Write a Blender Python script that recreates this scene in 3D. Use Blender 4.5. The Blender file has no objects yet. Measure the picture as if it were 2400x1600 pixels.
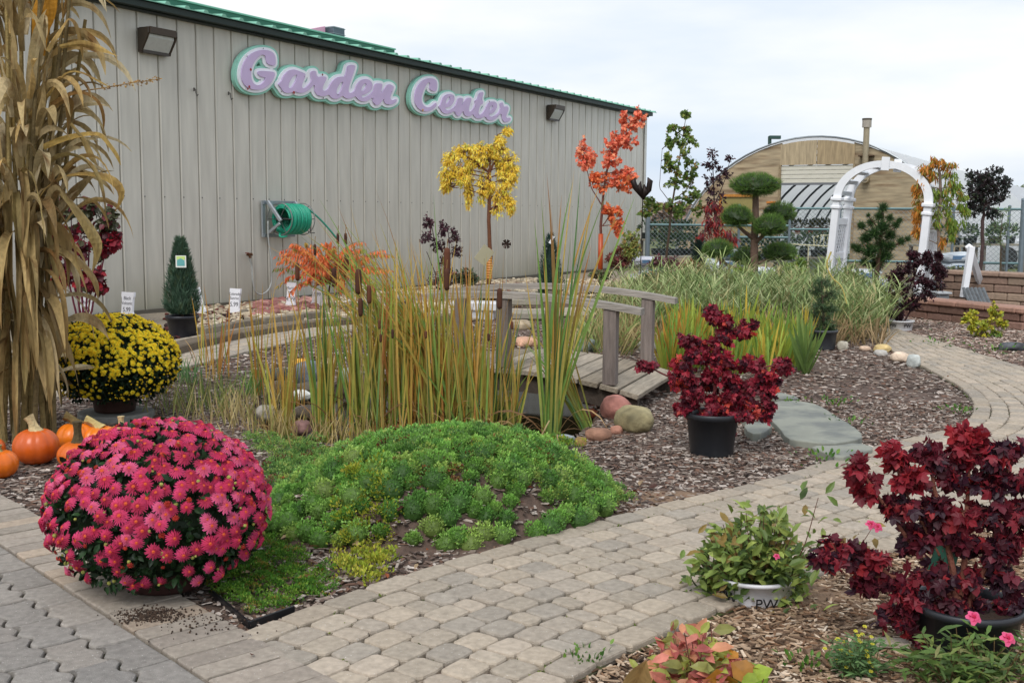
import bpy, bmesh, math, random
import numpy as np
from mathutils import Vector
random.seed(7); RNG = np.random.default_rng(11)
SC = bpy.context.scene
COL = SC.collection
R = math.radians
# ---------------- camera ----------------
FPX, CH = 2600.0, 1.3
PITCH, ROLL = math.atan(293/2600.0), 0.006
_F = np.array([0, math.cos(PITCH), -math.sin(PITCH)]); _R = np.array([1., 0, 0]); _U = np.cross(_R, _F)
CR = math.cos(ROLL)*_R + math.sin(ROLL)*_U
CU = -math.sin(ROLL)*_R + math.cos(ROLL)*_U
CAM = np.array([0, 0, CH])
cd = bpy.data.cameras.new('camera'); cam = bpy.data.objects.new('camera', cd); COL.objects.link(cam)
cd.sensor_width = 36; cd.lens = 36*FPX/2400; cd.clip_start = 0.05; cd.clip_end = 2000
from mathutils import Matrix
cam.matrix_world = Matrix(((CR[0], CU[0], -_F[0], 0), (CR[1], CU[1], -_F[1], 0), (CR[2], CU[2], -_F[2], CH), (0, 0, 0, 1)))
SC.camera = cam
# ---------------- sky ----------------
SUN_EL, SUN_AZ = 48, 200   # degrees; azimuth of the bright part of the overcast
w = bpy.data.worlds.new('World'); SC.world = w; w.use_nodes = True
nt = w.node_tree; nt.nodes.clear()
def wn_(t, **k):
    n = nt.nodes.new(t)
    for a, b in k.items(): setattr(n, a, b)
    return n
wo = wn_('ShaderNodeOutputWorld'); bg = wn_('ShaderNodeBackground'); bg.inputs[1].default_value = 0.1
sky = wn_('ShaderNodeTexSky', sky_type='NISHITA', sun_disc=False, sun_elevation=R(SUN_EL), sun_rotation=R(SUN_AZ), air_density=1.0, dust_density=2.0)
tc = wn_('ShaderNodeTexCoord'); mp = wn_('ShaderNodeMapping'); mp.inputs['Scale'].default_value = (1.2, 1.2, 4.5)
nz = wn_('ShaderNodeTexNoise'); nz.inputs['Scale'].default_value = 1.6; nz.inputs['Detail'].default_value = 7; nz.inputs['Roughness'].default_value = 0.5
rp = wn_('ShaderNodeValToRGB'); rp.color_ramp.elements[0].position = 0.36; rp.color_ramp.elements[1].position = 0.6
rp.color_ramp.elements[0].color = (0.62, 0.74, 0.90, 1); rp.color_ramp.elements[1].color = (1, 1, 1, 1)
vm = wn_('ShaderNodeVectorMath', operation='SCALE'); vm.inputs['Scale'].default_value = 7.2
mx = wn_('ShaderNodeMix', data_type='RGBA'); mx.inputs[0].default_value = 0.9
L = nt.links.new
L(tc.outputs['Generated'], mp.inputs[0]); L(mp.outputs[0], nz.inputs['Vector']); L(nz.outputs['Fac'], rp.inputs[0])
L(rp.outputs[0], vm.inputs[0]); L(sky.outputs[0], mx.inputs[6]); L(vm.outputs[0], mx.inputs[7]); L(mx.outputs[2], bg.inputs[0]); L(bg.outputs[0], wo.inputs[0])
sl = bpy.data.lights.new('sun', 'SUN'); sl.energy = 1.5; sl.angle = R(28); sl.color = (1, .97, .93)
so = bpy.data.objects.new('sun', sl); COL.objects.link(so)
so.rotation_euler = Vector((math.sin(R(SUN_AZ))*math.cos(R(SUN_EL)), math.cos(R(SUN_AZ))*math.cos(R(SUN_EL)), math.sin(R(SUN_EL)))).to_track_quat('Z', 'Y').to_euler()
SC.view_settings.view_transform = 'Standard'; SC.view_settings.look = 'None'; SC.view_settings.exposure = 0.6; SC.view_settings.gamma = 1
SC.render.engine = 'CYCLES'
# ---------------- pixel <-> world ----------------
def ray(u, v): return _F + (u-1200)/FPX*CR - (v-800)/FPX*CU
def G(u, v, z=0.):                      # ground point seen at photo pixel
    d = ray(u, v); return CAM + (z-CH)/d[2]*d
def at(u, v, y):                        # point at distance plane Y
    d = ray(u, v); return CAM + y/d[1]*d
def mpp(p): return float((np.asarray(p)-CAM) @ _F)/FPX
W0 = G(344, 734); W1 = G(1261, 648); WD = (W1-W0)/np.linalg.norm(W1-W0); WN = np.array([WD[1], -WD[0], 0])
def wall_at(u, v, off=0.):
    d = ray(u, v); t = ((W0+WN*off-CAM) @ WN)/(d @ WN); return CAM+t*d
def WP(s, z, off=0.): return W0+WD*s+WN*off+np.array([0, 0, z])
def WS(u, v, off=0.):
    p = wall_at(u, v, off); return float((p-W0) @ WD), float(p[2])
def hexl(h):
    c = np.array([int(h[i:i+2], 16)/255 for i in (0, 2, 4)])
    return np.where(c < .04045, c/12.92, ((c+.055)/1.055)**2.4)
def unit(v):
    v = np.asarray(v, float); return v/np.maximum(np.linalg.norm(v, axis=-1, keepdims=True), 1e-9)
# ---------------- mesh builder ----------------
class MB:
    def __init__(s): s.V = []; s.C = []; s.F = []; s.n = 0
    def add(s, V, F, col=(1, 1, 1)):
        V = np.asarray(V, float).reshape(-1, 3); col = np.asarray(col, float)
        if col.ndim == 1: col = np.tile(col[:3], (len(V), 1))
        s.V.append(V); s.C.append(col)
        by = {}
        if isinstance(F, np.ndarray): by = {F.shape[1]: F}
        else:
            for f in F: by.setdefault(len(f), []).append(f)
        for k, a in by.items(): s.F.append((k, np.asarray(a, np.int64)+s.n))
        s.n += len(V); return s
    def box(s, c, size, col=(1, 1, 1), rot=0., ch=0.004, M=None):
        V, F = cbox(size, ch); Z = M if M is not None else rz(rot)
        return s.add(V @ Z.T + np.asarray(c), F, col)
    def beam(s, a, b, w, h, col=(1, 1, 1), up=(0, 0, 1), ch=0.003):
        a = np.asarray(a, float); b = np.asarray(b, float); y = unit(b-a); z = np.asarray(up, float); z = z-(z @ y)*y
        if np.linalg.norm(z) < 1e-4: z = np.array([0, 1, 0.])-y[1]*y
        z = unit(z); x = np.cross(y, z)
        return s.box((a+b)/2, (w, np.linalg.norm(b-a), h), col, ch=min(ch, w*.2, h*.2), M=np.array([x, y, z]).T)
    def tube(s, P, r, n=6, col=(1, 1, 1), cap=True):
        P = np.asarray(P, float); m = len(P); r = np.broadcast_to(np.asarray(r, float), (m,))
        T = unit(np.gradient(P, axis=0)); ref = np.array([0.31, 0.2, 0.93]) if abs(T[0][2]) < .9 else np.array([1, .1, 0.])
        X = unit(np.cross(T, ref)); Y = np.cross(T, X); a = np.linspace(0, 2*math.pi, n, endpoint=False)
        V = P[:, None]+r[:, None, None]*(np.cos(a)[None, :, None]*X[:, None]+np.sin(a)[None, :, None]*Y[:, None])
        i = np.arange(m-1)[:, None]*n; j = np.arange(n)[None]; k = (j+1) % n
        F = np.stack([i+j, i+k, i+n+k, i+n+j], -1).reshape(-1, 4)
        V = V.reshape(-1, 3); c = np.asarray(col, float)
        if c.ndim == 2: c = np.repeat(c, n, 0)
        s.add(V, F, c)
        if cap and n > 3:
            base = s.n-len(V)
            s.F.append((n, np.array([[base+q for q in range(n)][::-1], [base+(m-1)*n+q for q in range(n)]])))
        return s
    def lathe(s, prof, c, n=24, col=(1, 1, 1), M=None, wob=None):
        prof = np.asarray(prof, float); a = np.linspace(0, 2*math.pi, n, endpoint=False); m = len(prof)
        rr = prof[:, 0][:, None]*np.ones(n) if wob is None else prof[:, 0][:, None]*wob(a)[None]
        V = np.stack([rr*np.cos(a), rr*np.sin(a), prof[:, 1][:, None]+0*rr], -1).reshape(-1, 3)
        if M is not None: V = V @ M.T
        i = np.arange(m-1)[:, None]*n; j = np.arange(n)[None]; k = (j+1) % n
        return s.add(V+np.asarray(c), np.stack([i+j, i+k, i+n+k, i+n+j], -1).reshape(-1, 4), col)
    def scatter(s, tpl, P, D, N, S, col):
        TV, TF, TC = tpl; P = np.asarray(P, float); n = len(P)
        if n == 0: return s
        y = unit(D); z = np.asarray(N, float); z = unit(z-(z*y).sum(1, keepdims=True)*y); x = np.cross(y, z)
        S = np.asarray(S, float); S = np.tile(S[:, None], (1, 3)) if S.ndim == 1 else S
        M = np.stack([x, y, z], 2)*S[:, None, :]
        V = np.einsum('nij,vj->nvi', M, TV)+P[:, None]
        C = np.asarray(col, float)[:, None, :]*TC[None]
        off = (np.arange(n)*len(TV)); base = s.n
        s.V.append(V.reshape(-1, 3)); s.C.append(C.reshape(-1, 3)); s.n += n*len(TV)
        for k, a in TF: s.F.append((k, (a[None]+off[:, None, None]).reshape(-1, k)+base))
        return s
    def mesh(s, name, mat, loc=(0, 0, 0), smooth=False):
        me = bpy.data.meshes.new(name)
        V = np.concatenate(s.V)-np.asarray(loc, float); C = np.concatenate(s.C)
        me.vertices.add(len(V)); me.vertices.foreach_set('co', V.astype(np.float32).ravel())
        lv = np.concatenate([a.ravel() for k, a in s.F]); tot = np.concatenate([np.full(len(a), k) for k, a in s.F])
        me.loops.add(len(lv)); me.loops.foreach_set('vertex_index', lv.astype(np.int32))
        me.polygons.add(len(tot)); st = np.concatenate([[0], np.cumsum(tot)[:-1]])
        me.polygons.foreach_set('loop_start', st.astype(np.int32)); me.polygons.foreach_set('loop_total', tot.astype(np.int32))
        me.polygons.foreach_set('use_smooth', np.full(len(tot), bool(smooth)))
        a = me.attributes.new('tint', 'FLOAT_COLOR', 'POINT')
        a.data.foreach_set('color', np.concatenate([np.clip(C, 0, 1), np.ones((len(C), 1))], 1).astype(np.float32).ravel())
        me.update(calc_edges=True); me.validate()
        if mat: me.materials.append(mat)
        return me
def rz(a): c, s = math.cos(a), math.sin(a); return np.array([[c, -s, 0], [s, c, 0], [0, 0, 1.]])
def cbox(size, ch):
    h = np.array(size, float)/2; ch = min(ch, *(h*.45)); V = []; idx = {}
    for sx in (-1, 1):
        for sy in (-1, 1):
            for sz in (-1, 1):
                s = np.array([sx, sy, sz])
                for ax in range(3):
                    q = s*(h-ch); q[ax] = s[ax]*h[ax]; idx[(sx, sy, sz, ax)] = len(V); V.append(q)
    F = []
    def fix(f):
        P = np.array([V[i] for i in f]); n = np.cross(P[1]-P[0], P[2]-P[0]); F.append(tuple(f) if n @ P.mean(0) > 0 else tuple(f[::-1]))
    for ax in range(3):
        o = [a for a in range(3) if a != ax]
        for sg in (-1, 1):
            f = []
            for a, b in ((-1, -1), (1, -1), (1, 1), (-1, 1)):
                k = [0, 0, 0]; k[ax] = sg; k[o[0]] = a; k[o[1]] = b; f.append(idx[(*k, ax)])
            fix(f)
        for a in (-1, 1):
            for b in (-1, 1):
                f = []
                for t, axx in ((-1, o[0]), (1, o[0]), (1, o[1]), (-1, o[1])):
                    k = [0, 0, 0]; k[ax] = t; k[o[0]] = a; k[o[1]] = b; f.append(idx[(*k, axx)])
                fix(f)
    for sx in (-1, 1):
        for sy in (-1, 1):
            for sz in (-1, 1): fix([idx[(sx, sy, sz, a)] for a in range(3)])
    return np.array(V), F
def tag(o, label=None, cat=None, group=None, kind=None):
    if label: o['label'] = label
    if cat: o['category'] = cat
    if group: o['group'] = group
    if kind: o['kind'] = kind
    return o
class Thing:
    def __init__(s, name, label, cat, loc, group=None):
        s.o = bpy.data.objects.new(name, None); COL.objects.link(s.o); s.o.location = tuple(loc); s.loc = np.asarray(loc, float)
        s.o.empty_display_size = .1; tag(s.o, label, cat, group)
    def part(s, name, mb, mat, smooth=False, label=None, kind=None, parent=None):
        o = bpy.data.objects.new(name, mb.mesh(name, mat, s.loc, smooth)); COL.objects.link(o)
        o.parent = parent or s.o; tag(o, label, kind=kind); return o
    def raw(s, name, me, loc, rot=None, scale=1, parent=None, label=None):
        o = bpy.data.objects.new(name, me); COL.objects.link(o); o.parent = parent or s.o
        o.location = tuple(np.asarray(loc)-s.loc)
        if rot is not None: o.rotation_euler = rot
        o.scale = (scale,)*3; tag(o, label); return o
def single(name, mb, mat, label, cat, group=None, smooth=False, kind=None, loc=None):
    l = np.asarray(loc if loc is not None else (0, 0, 0), float)
    o = bpy.data.objects.new(name, mb.mesh(name, mat, l, smooth)); COL.objects.link(o); o.location = tuple(l)
    return tag(o, label, cat, group, kind)
def struct(name, mb, mat, smooth=False):
    o = bpy.data.objects.new(name, mb.mesh(name, mat, smooth=smooth)); COL.objects.link(o); o['kind'] = 'structure'; return o
# ---------------- materials ----------------
def mat(name, base=None, rough=.7, var=.12, nscale=20., bump=0., bscale=60., metal=0., spec=.4, tint=True, transl=0., base2=None, n2=3., det=6, stretch=None, coat=0., rot=None, r2=(.42, .62)):
    m = bpy.data.materials.new(name); m.use_nodes = True; t = m.node_tree; N = t.nodes; l = t.links.new
    b = N['Principled BSDF']; out = N['Material Output']
    b.inputs['Roughness'].default_value = rough; b.inputs['Metallic'].default_value = metal; b.inputs['Specular IOR Level'].default_value = spec
    b.inputs['Coat Weight'].default_value = coat
    tcn = N.new('ShaderNodeTexCoord'); vec = tcn.outputs['Object']
    if rot is not None:
        mq = N.new('ShaderNodeMapping'); mq.inputs['Rotation'].default_value = (0, 0, rot); l(vec, mq.inputs[0]); vec = mq.outputs[0]
    if stretch:
        mp = N.new('ShaderNodeMapping'); mp.inputs['Scale'].default_value = stretch; l(vec, mp.inputs[0]); vec = mp.outputs[0]
    if tint:
        a = N.new('ShaderNodeAttribute'); a.attribute_name = 'tint'; src = a.outputs['Color']
        if base is not None:
            q = N.new('ShaderNodeMix'); q.data_type = 'RGBA'; q.blend_type = 'MULTIPLY'; q.inputs[0].default_value = 1
            l(src, q.inputs[6]); q.inputs[7].default_value = (*base, 1); src = q.outputs[2]
    else:
        q = N.new('ShaderNodeRGB'); q.outputs[0].default_value = (*base, 1); src = q.outputs[0]
    if base2 is not None:
        nn = N.new('ShaderNodeTexNoise'); nn.inputs['Scale'].default_value = n2; nn.inputs['Detail'].default_value = 5; l(vec, nn.inputs['Vector'])
        rr = N.new('ShaderNodeValToRGB'); rr.color_ramp.elements[0].position = r2[0]; rr.color_ramp.elements[1].position = r2[1]; l(nn.outputs['Fac'], rr.inputs[0])
        q = N.new('ShaderNodeMix'); q.data_type = 'RGBA'; l(rr.outputs[0], q.inputs[0]); l(src, q.inputs[6]); q.inputs[7].default_value = (*base2, 1); src = q.outputs[2]
    if var > 0:
        nn = N.new('ShaderNodeTexNoise'); nn.inputs['Scale'].default_value = nscale; nn.inputs['Detail'].default_value = det; l(vec, nn.inputs['Vector'])
        mr = N.new('ShaderNodeMapRange'); mr.inputs[1].default_value = .25; mr.inputs[2].default_value = .75; mr.inputs[3].default_value = 1-var; mr.inputs[4].default_value = 1+var
        l(nn.outputs['Fac'], mr.inputs[0])
        q = N.new('ShaderNodeVectorMath'); q.operation = 'SCALE'; l(src, q.inputs[0]); l(mr.outputs[0], q.inputs['Scale']); src = q.outputs[0]
    l(src, b.inputs['Base Color'])
    if bump > 0:
        nb = N.new('ShaderNodeTexNoise'); nb.inputs['Scale'].default_value = bscale; nb.inputs['Detail'].default_value = 5; l(vec, nb.inputs['Vector'])
        bb = N.new('ShaderNodeBump'); bb.inputs['Strength'].default_value = bump; bb.inputs['Distance'].default_value = .01; l(nb.outputs['Fac'], bb.inputs['Height']); l(bb.outputs[0], b.inputs['Normal'])
    if transl > 0:
        tr = N.new('ShaderNodeBsdfTranslucent'); l(src, tr.inputs['Color']); ms = N.new('ShaderNodeMixShader'); ms.inputs[0].default_value = transl
        l(b.outputs[0], ms.inputs[1]); l(tr.outputs[0], ms.inputs[2]); l(ms.outputs[0], out.inputs['Surface'])
    return m
M = {}
M['leaf'] = mat('leaf', rough=.5, var=.18, nscale=60, transl=.28, spec=.35)
M['petal'] = mat('petal', rough=.75, var=.08, nscale=80, transl=.3, spec=.2)
M['dryleaf'] = mat('dry_leaf', rough=.7, var=.28, nscale=30, transl=.25, spec=.25, stretch=(2.2, 2.2, .5), base2=tuple(hexl('7a5a34')), n2=5, r2=(.52, .72))
M['woodv'] = mat('weathered_post', rough=.9, var=.34, nscale=6, bump=.7, bscale=14, stretch=(9, 9, .8), det=8)
M['woodb'] = mat('weathered_board', rough=.9, var=.34, nscale=6, bump=.7, bscale=14, rot=.354, stretch=(9, .8, 9), det=8)
M['woodr'] = mat('weathered_rail', rough=.9, var=.34, nscale=6, bump=.7, bscale=14, rot=.354, stretch=(.8, 9, 9), det=8)
M['grassy'] = mat('grass_blade', rough=.55, var=.12, nscale=30, transl=.25, spec=.3)
M['bark'] = mat('bark', rough=.9, var=.3, nscale=40, bump=.6, bscale=90)
M['paint'] = mat('paint', rough=.5, var=.05, nscale=6)
M['matte'] = mat('matte', rough=.85, var=.12, nscale=15)
M['plastic'] = mat('plastic', rough=.42, var=.08, nscale=25, spec=.5)
M['metal'] = mat('galvanised_metal', rough=.45, var=.12, nscale=12, metal=.6)
M['stone'] = mat('stone', rough=.85, var=.22, nscale=22, bump=.5, bscale=45)
M['paver'] = mat('paver_concrete', rough=.93, var=.2, nscale=45, bump=.5, bscale=260, det=9, spec=.2, base2=(.62, .6, .56), n2=170, r2=(.66, .73))
M['wood'] = mat('weathered_wood', rough=.88, var=.3, nscale=26, bump=.5, bscale=50, stretch=(1, 1, 1))
M['chip'] = mat('wood_chip', rough=.9, var=.15, nscale=60)
M['pumpkin'] = mat('pumpkin_skin', rough=.33, var=.12, nscale=9, bump=.12, bscale=40, spec=.5)
# ---------------- leaf templates ----------------
def tpl(V, F, C=None):
    V = np.array(V, float); by = {}
    for f in F: by.setdefault(len(f), []).append(f)
    return V, [(k, np.array(a)) for k, a in by.items()], np.ones((len(V), 3)) if C is None else np.array(C, float)
OVAL = tpl([(0, 0, 0), (-.24, .32, .06), (0, .35, 0), (.24, .32, .06), (-.2, .68, .02), (0, .7, -.04), (.2, .68, .02), (0, 1, -.16)],
           [(0, 3, 2), (0, 2, 1), (2, 3, 6, 5), (1, 2, 5, 4), (5, 6, 7), (4, 5, 7)])
NARROW = tpl([(0, 0, 0), (-.1, .35, .03), (.1, .35, .03), (-.08, .7, -.02), (.08, .7, -.02), (0, 1, -.14)], [(0, 2, 1), (1, 2, 4, 3), (3, 4, 5)])
NEEDLE = tpl([(-.05, 0, 0), (.05, 0, 0), (0, 1, .05)], [(0, 1, 2)])
QUADL = tpl([(0, 0, 0), (.28, .5, .08), (0, 1, 0), (-.28, .5, .08)], [(0, 1, 2, 3)])
ROUND = tpl([(0, 0, 0), (.38, .25, .08), (.45, .6, .04), (0, 1, -.12), (-.45, .6, .04), (-.38, .25, .08), (0, .5, -.03)], [(0, 1, 6), (1, 2, 6), (2, 3, 6), (3, 4, 6), (4, 5, 6), (5, 0, 6)])
_mo = [(0, 0, 0), (.14, .1, .02), (.46, .04, -.1), (.36, .22, 0), (.44, .3, -.03), (.68, .58, -.16), (.42, .56, -.02), (.27, .55, .02), (.3, .74, -.04), (0, 1.05, -.2)]
_m = _mo+[(-x, y, z) for x, y, z in _mo[1:-1][::-1]]+[(0, .4, .05)]
MAPLE = tpl(_m, [(i, (i+1) % 18, 18) for i in range(18)])
def mum_bloom(cin, cout, rings=((22, 1., .14), (18, .8, .3), (13, .58, .44), (8, .36, .54)), eye=None):
    V = []; F = []; C = []
    for k, (n, r, h) in enumerate(rings):
        for i in range(n):
            a = 2*math.pi*(i+.5*(k % 2))/n+random.uniform(-.08, .08); rr = r*random.uniform(.88, 1.08); w = 2.*math.pi*r/n*.62
            c, s = math.cos(a), math.sin(a); b = len(V)
            for (q, wd, z) in ((.12, .25, h*.55), (.62, 1., h), (1., .45, h*.75-.1)):
                for sg in (-1, 1):
                    x = q*rr; y = sg*w*wd*.5
                    V.append((x*c-y*s, x*s+y*c, z+(.03 if sg > 0 else -.02))); C.append(cin*(1-q)+cout*q)
            F += [(b, b+2, b+3, b+1), (b+2, b+4, b+5, b+3)]
    b = len(V); n = 8
    for i in range(n): V.append((.2*math.cos(2*math.pi*i/n), .2*math.sin(2*math.pi*i/n), .48)); C.append(eye if eye is not None else cin)
    V.append((0, 0, .62)); C.append(eye if eye is not None else cin)
    F += [(b+i, b+(i+1) % n, b+n) for i in range(n)]
    V = np.array(V)[:, [0, 2, 1]]*np.array([1, 1, -1])   # face +y (tip direction)
    return tpl(V, F, C)
_ico = {}
def ico(sub):
    if sub not in _ico:
        bm = bmesh.new(); bmesh.ops.create_icosphere(bm, subdivisions=sub, radius=1)
        _ico[sub] = (np.array([v.co[:] for v in bm.verts]), np.array([[v.index for v in f.verts] for f in bm.faces])); bm.free()
    return _ico[sub]
def wobble(P, seed, f=2., a=.1):
    r = np.random.default_rng(seed); out = np.zeros(len(P))
    for k in range(6):
        d = r.normal(size=3)*f*(1+k*.45); out += np.sin(P @ d+r.uniform(0, 6))*a/(1+k*.5)
    return out
def rock_mb(c, size, seed, col, rot=0., sub=4, a=.1, mb=None, flat=1.):
    V, F = ico(sub); V = V*(1+wobble(V, seed, 1.6, a*.6)+wobble(V, seed+9, 4.5, a*.22))[:, None]
    V = np.where(np.abs(V) > .82, np.sign(V)*(.82+(np.abs(V)-.82)*.5), V)
    V = (V*np.asarray(size)) @ rz(rot).T+np.asarray(c); mb = mb or MB()
    cc = np.asarray(col)[None]*(1+wobble(V*3, seed+3, 6, .18))[:, None]
    return mb.add(V, F, np.clip(cc, 0, 1))
def pick(pal, n, jit=.15):
    cs = np.array([hexl(h) for h, _ in pal]); ws = np.array([q for _, q in pal], float); ws /= ws.sum()
    i = RNG.choice(len(pal), n, p=ws); return cs[i]*(1+RNG.uniform(-jit, jit, (n, 1)))
def ribbon(mb, p, d, length, width, droop, col0, col1, segs=7, twist=0., fold=.25, curl=0., side=None):
    p = np.array(p, float); d = unit(np.array(d, float)); st = length/segs
    sd = np.cross(d, (0, 0, 1.)) if side is None else np.asarray(side, float)
    if np.linalg.norm(sd) < .05: a = random.uniform(0, 6.28); sd = np.array([math.cos(a), math.sin(a), 0])
    sd = unit(sd); V = []; C = []
    for i in range(segs+1):
        t = i/segs; n = unit(np.cross(sd, d)); w = width*.5*(min(1, .55+1.6*t) if t < .5 else (1-((t-.5)/.5)**2.2)+.03)
        a = twist*t; s2 = sd*math.cos(a)+n*math.sin(a); n2 = np.cross(s2, d)
        V += [p-s2*w+n2*fold*w, p, p+s2*w+n2*fold*w]; c = col0*(1-t)+col1*t; C += [c, c*.93, c]
        p = p+d*st; d = unit(d+np.array([0, 0, -droop*st*(0.3+1.7*t)])+curl*st*sd); sd = unit(sd-(sd @ d)*d)
    F = []
    for i in range(segs):
        b = 3*i; F += [(b, b+1, b+4, b+3), (b+1, b+2, b+5, b+4)]
    mb.add(V, F, np.array(C)); return p
def text_mb(txt, size, origin, X, Y, col=(0.02, 0.02, 0.02), ext=.0015, align='CENTER'):
    c = bpy.data.curves.new('t', 'FONT'); c.body = txt; c.size = size; c.align_x = align; c.extrude = ext; o = bpy.data.objects.new('t', c); COL.objects.link(o)
    bpy.context.view_layer.update(); me = bpy.data.meshes.new_from_object(o.evaluated_get(bpy.context.evaluated_depsgraph_get()))
    X = unit(X); Y = unit(Y); Z = np.cross(X, Y); V = np.array([v.co[:] for v in me.vertices]) @ np.array([X, Y, Z])+np.asarray(origin)
    F = [tuple(p.vertices) for p in me.polygons]; COL.objects.unlink(o); bpy.data.objects.remove(o); bpy.data.curves.remove(c); bpy.data.meshes.remove(me)
    return MB().add(V, F, col)
# ================= SETTING =================
def catmull(P, n=12):
    P = np.array(P, float); P = np.vstack([2*P[0]-P[1], P, 2*P[-1]-P[-2]]); o = []
    for i in range(1, len(P)-2):
        for t in np.linspace(0, 1, n, endpoint=False):
            a, b, c, d = P[i-1:i+3]; o.append(.5*((2*b)+(c-a)*t+(2*a-5*b+4*c-d)*t*t+(3*b-3*c+d-a)*t**3))
    o.append(P[-2]); return np.array(o)
def poly_sd(P, poly):                      # signed distance, inside positive
    P = np.asarray(P, float); q = np.asarray(poly, float); d = np.full(len(P), 1e9); ins = np.zeros(len(P), bool)
    for i in range(len(q)):
        a, b = q[i], q[(i+1) % len(q)]; ab = b-a; t = np.clip(((P-a) @ ab)/max(ab @ ab, 1e-12), 0, 1)
        d = np.minimum(d, np.linalg.norm(P-a-t[:, None]*ab, axis=1))
        c = (a[1] > P[:, 1]) != (b[1] > P[:, 1])
        with np.errstate(divide='ignore', invalid='ignore'): xx = (b[0]-a[0])*(P[:, 1]-a[1])/(b[1]-a[1])+a[0]
        ins ^= c & (P[:, 0] < xx)
    return np.where(ins, d, -d)
def line_d(P, L_):
    d = np.full(len(P), 1e9)
    for i in range(len(L_)-1):
        a, b = L_[i], L_[i+1]; ab = b-a; t = np.clip(((P-a) @ ab)/(ab @ ab), 0, 1); d = np.minimum(d, np.linalg.norm(P-a-t[:, None]*ab, axis=1))
    return d
POND = np.array([G(*p)[:2] for p in [(600, 985), (660, 1035), (860, 1045), (1050, 1050), (1200, 1040), (1330, 1028), (1385, 995), (1400, 955), (1420, 925), (1350, 895), (1200, 872), (1000, 865), (900, 880), (800, 900), (700, 915), (610, 935)]])
PATH = catmull([(-1.1, 2.0), (-.52, 2.85), (-.1, 3.42), (.45, 3.98), (1.05, 4.5), (1.7, 5.05), (2.4, 5.75), (3.15, 6.45), (3.6, 7.25), (3.88, 8.3), (4.0, 9.4), (4.08, 10.6), (4.2, 11.8), (4.2, 13.0), (3.9, 14.2)])
PHW = catmull([(.5, 0), (.5, 0), (.5, 0), (.5, 0), (.52, 0), (.52, 0), (.54, 0), (.52, 0), (.5, 0), (.46, 0), (.44, 0), (.4, 0), (.3, 0), (.26, 0), (.25, 0)])[:, 0]
BACK = catmull([(-6.2, 5.2), (-4.9, 6.1), (-3.95, 7.4), (-3.45, 9.0), (-2.95, 10.9), (-2.4, 12.6), (-1.3, 14.0), (.2, 14.9), (1.8, 15.3)])
BA = G(0, 1168)[:2]; BB = G(770, 1606)[:2]; BD = unit(BB-BA); BN = np.array([-BD[1], BD[0]])
if BN[0] < 0: BN = -BN                      # towards the garden
def side(P): return (P-BA) @ BN             # >0 garden side of the border course
def mound_h(x, y):
    c = np.array([-.30, 4.78]); X = x-c[0]; Y = y-c[1]
    u = X*.92+Y*.39; v = -X*.39+Y*.92; r = np.sqrt((u/.80)**2+(v/.56)**2)
    return .37*np.clip(1-r**2.2, 0, 1)**.8
def H(x, y):
    x = np.atleast_1d(np.asarray(x, float)); y = np.atleast_1d(np.asarray(y, float)); P = np.stack([x, y], 1)
    d = poly_sd(P, POND); h = -.34*np.clip((d+.02)/.28, 0, 1)**.8
    return h+mound_h(x, y)*.9
def Hf(x, y): return float(H(x, y)[0])
# ground material: soil with bark litter
def ground_mat():
    m = mat('soil', rough=.95, var=.35, nscale=30, bump=.8, bscale=60, det=9)
    return m
M['soil'] = ground_mat()
x = np.arange(-14, 15.01, .1); y = np.arange(1.2, 27.01, .1); X, Y = np.meshgrid(x, y); Pg = np.stack([X.ravel(), Y.ravel()], 1)
dp = poly_sd(Pg, POND)
z = H(Pg[:, 0], Pg[:, 1])+wobble(np.c_[Pg*1.7, 0*Pg[:, 0]], 5, 2, .006)
edge = (Pg[:, 0] < -13.9) | (Pg[:, 0] > 14.9) | (Pg[:, 1] > 26.9) | (Pg[:, 1] < 1.25); z[edge] = 0
mulch = hexl('5a4a41'); grav = hexl('8d8272'); lawn = hexl('5a6138'); mud = hexl('2a2318')
wdist = (np.c_[Pg, 0*Pg[:, 0]]-W0) @ WN
C = np.tile(mulch, (len(Pg), 1))
C[Pg[:, 1] > 17.5] = hexl('6a6152'); C[(line_d(Pg, BACK) > .62) & (wdist < 3.2) & (wdist > -.5)] = grav
k = np.clip(dp/.1, 0, 1)[:, None]; C = C*(1-k)+mud*k
C[(Pg[:, 1] < 5.2) & (Pg[:, 0] > .4)] = hexl('7b6450')
nx, ny = len(x), len(y); i = np.arange(ny-1)[:, None]*nx; j = np.arange(nx-1)[None]
g = MB().add(np.c_[Pg, z], np.stack([i+j, i+j+1, i+nx+j+1, i+nx+j], -1).reshape(-1, 4), C)
x0, x1, y0, y1 = x[0], x[-1], y[0], y[-1]; B = 900
for (a, b, c, d) in ((-B, x0, -B, B), (x1, B, -B, B), (x0, x1, -B, y0), (x0, x1, y1, B)):
    g.add([(a, c, 0), (b, c, 0), (b, d, 0), (a, d, 0)], [(0, 1, 2, 3)], lawn)
struct('ground', g, M['soil'], smooth=True)
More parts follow.
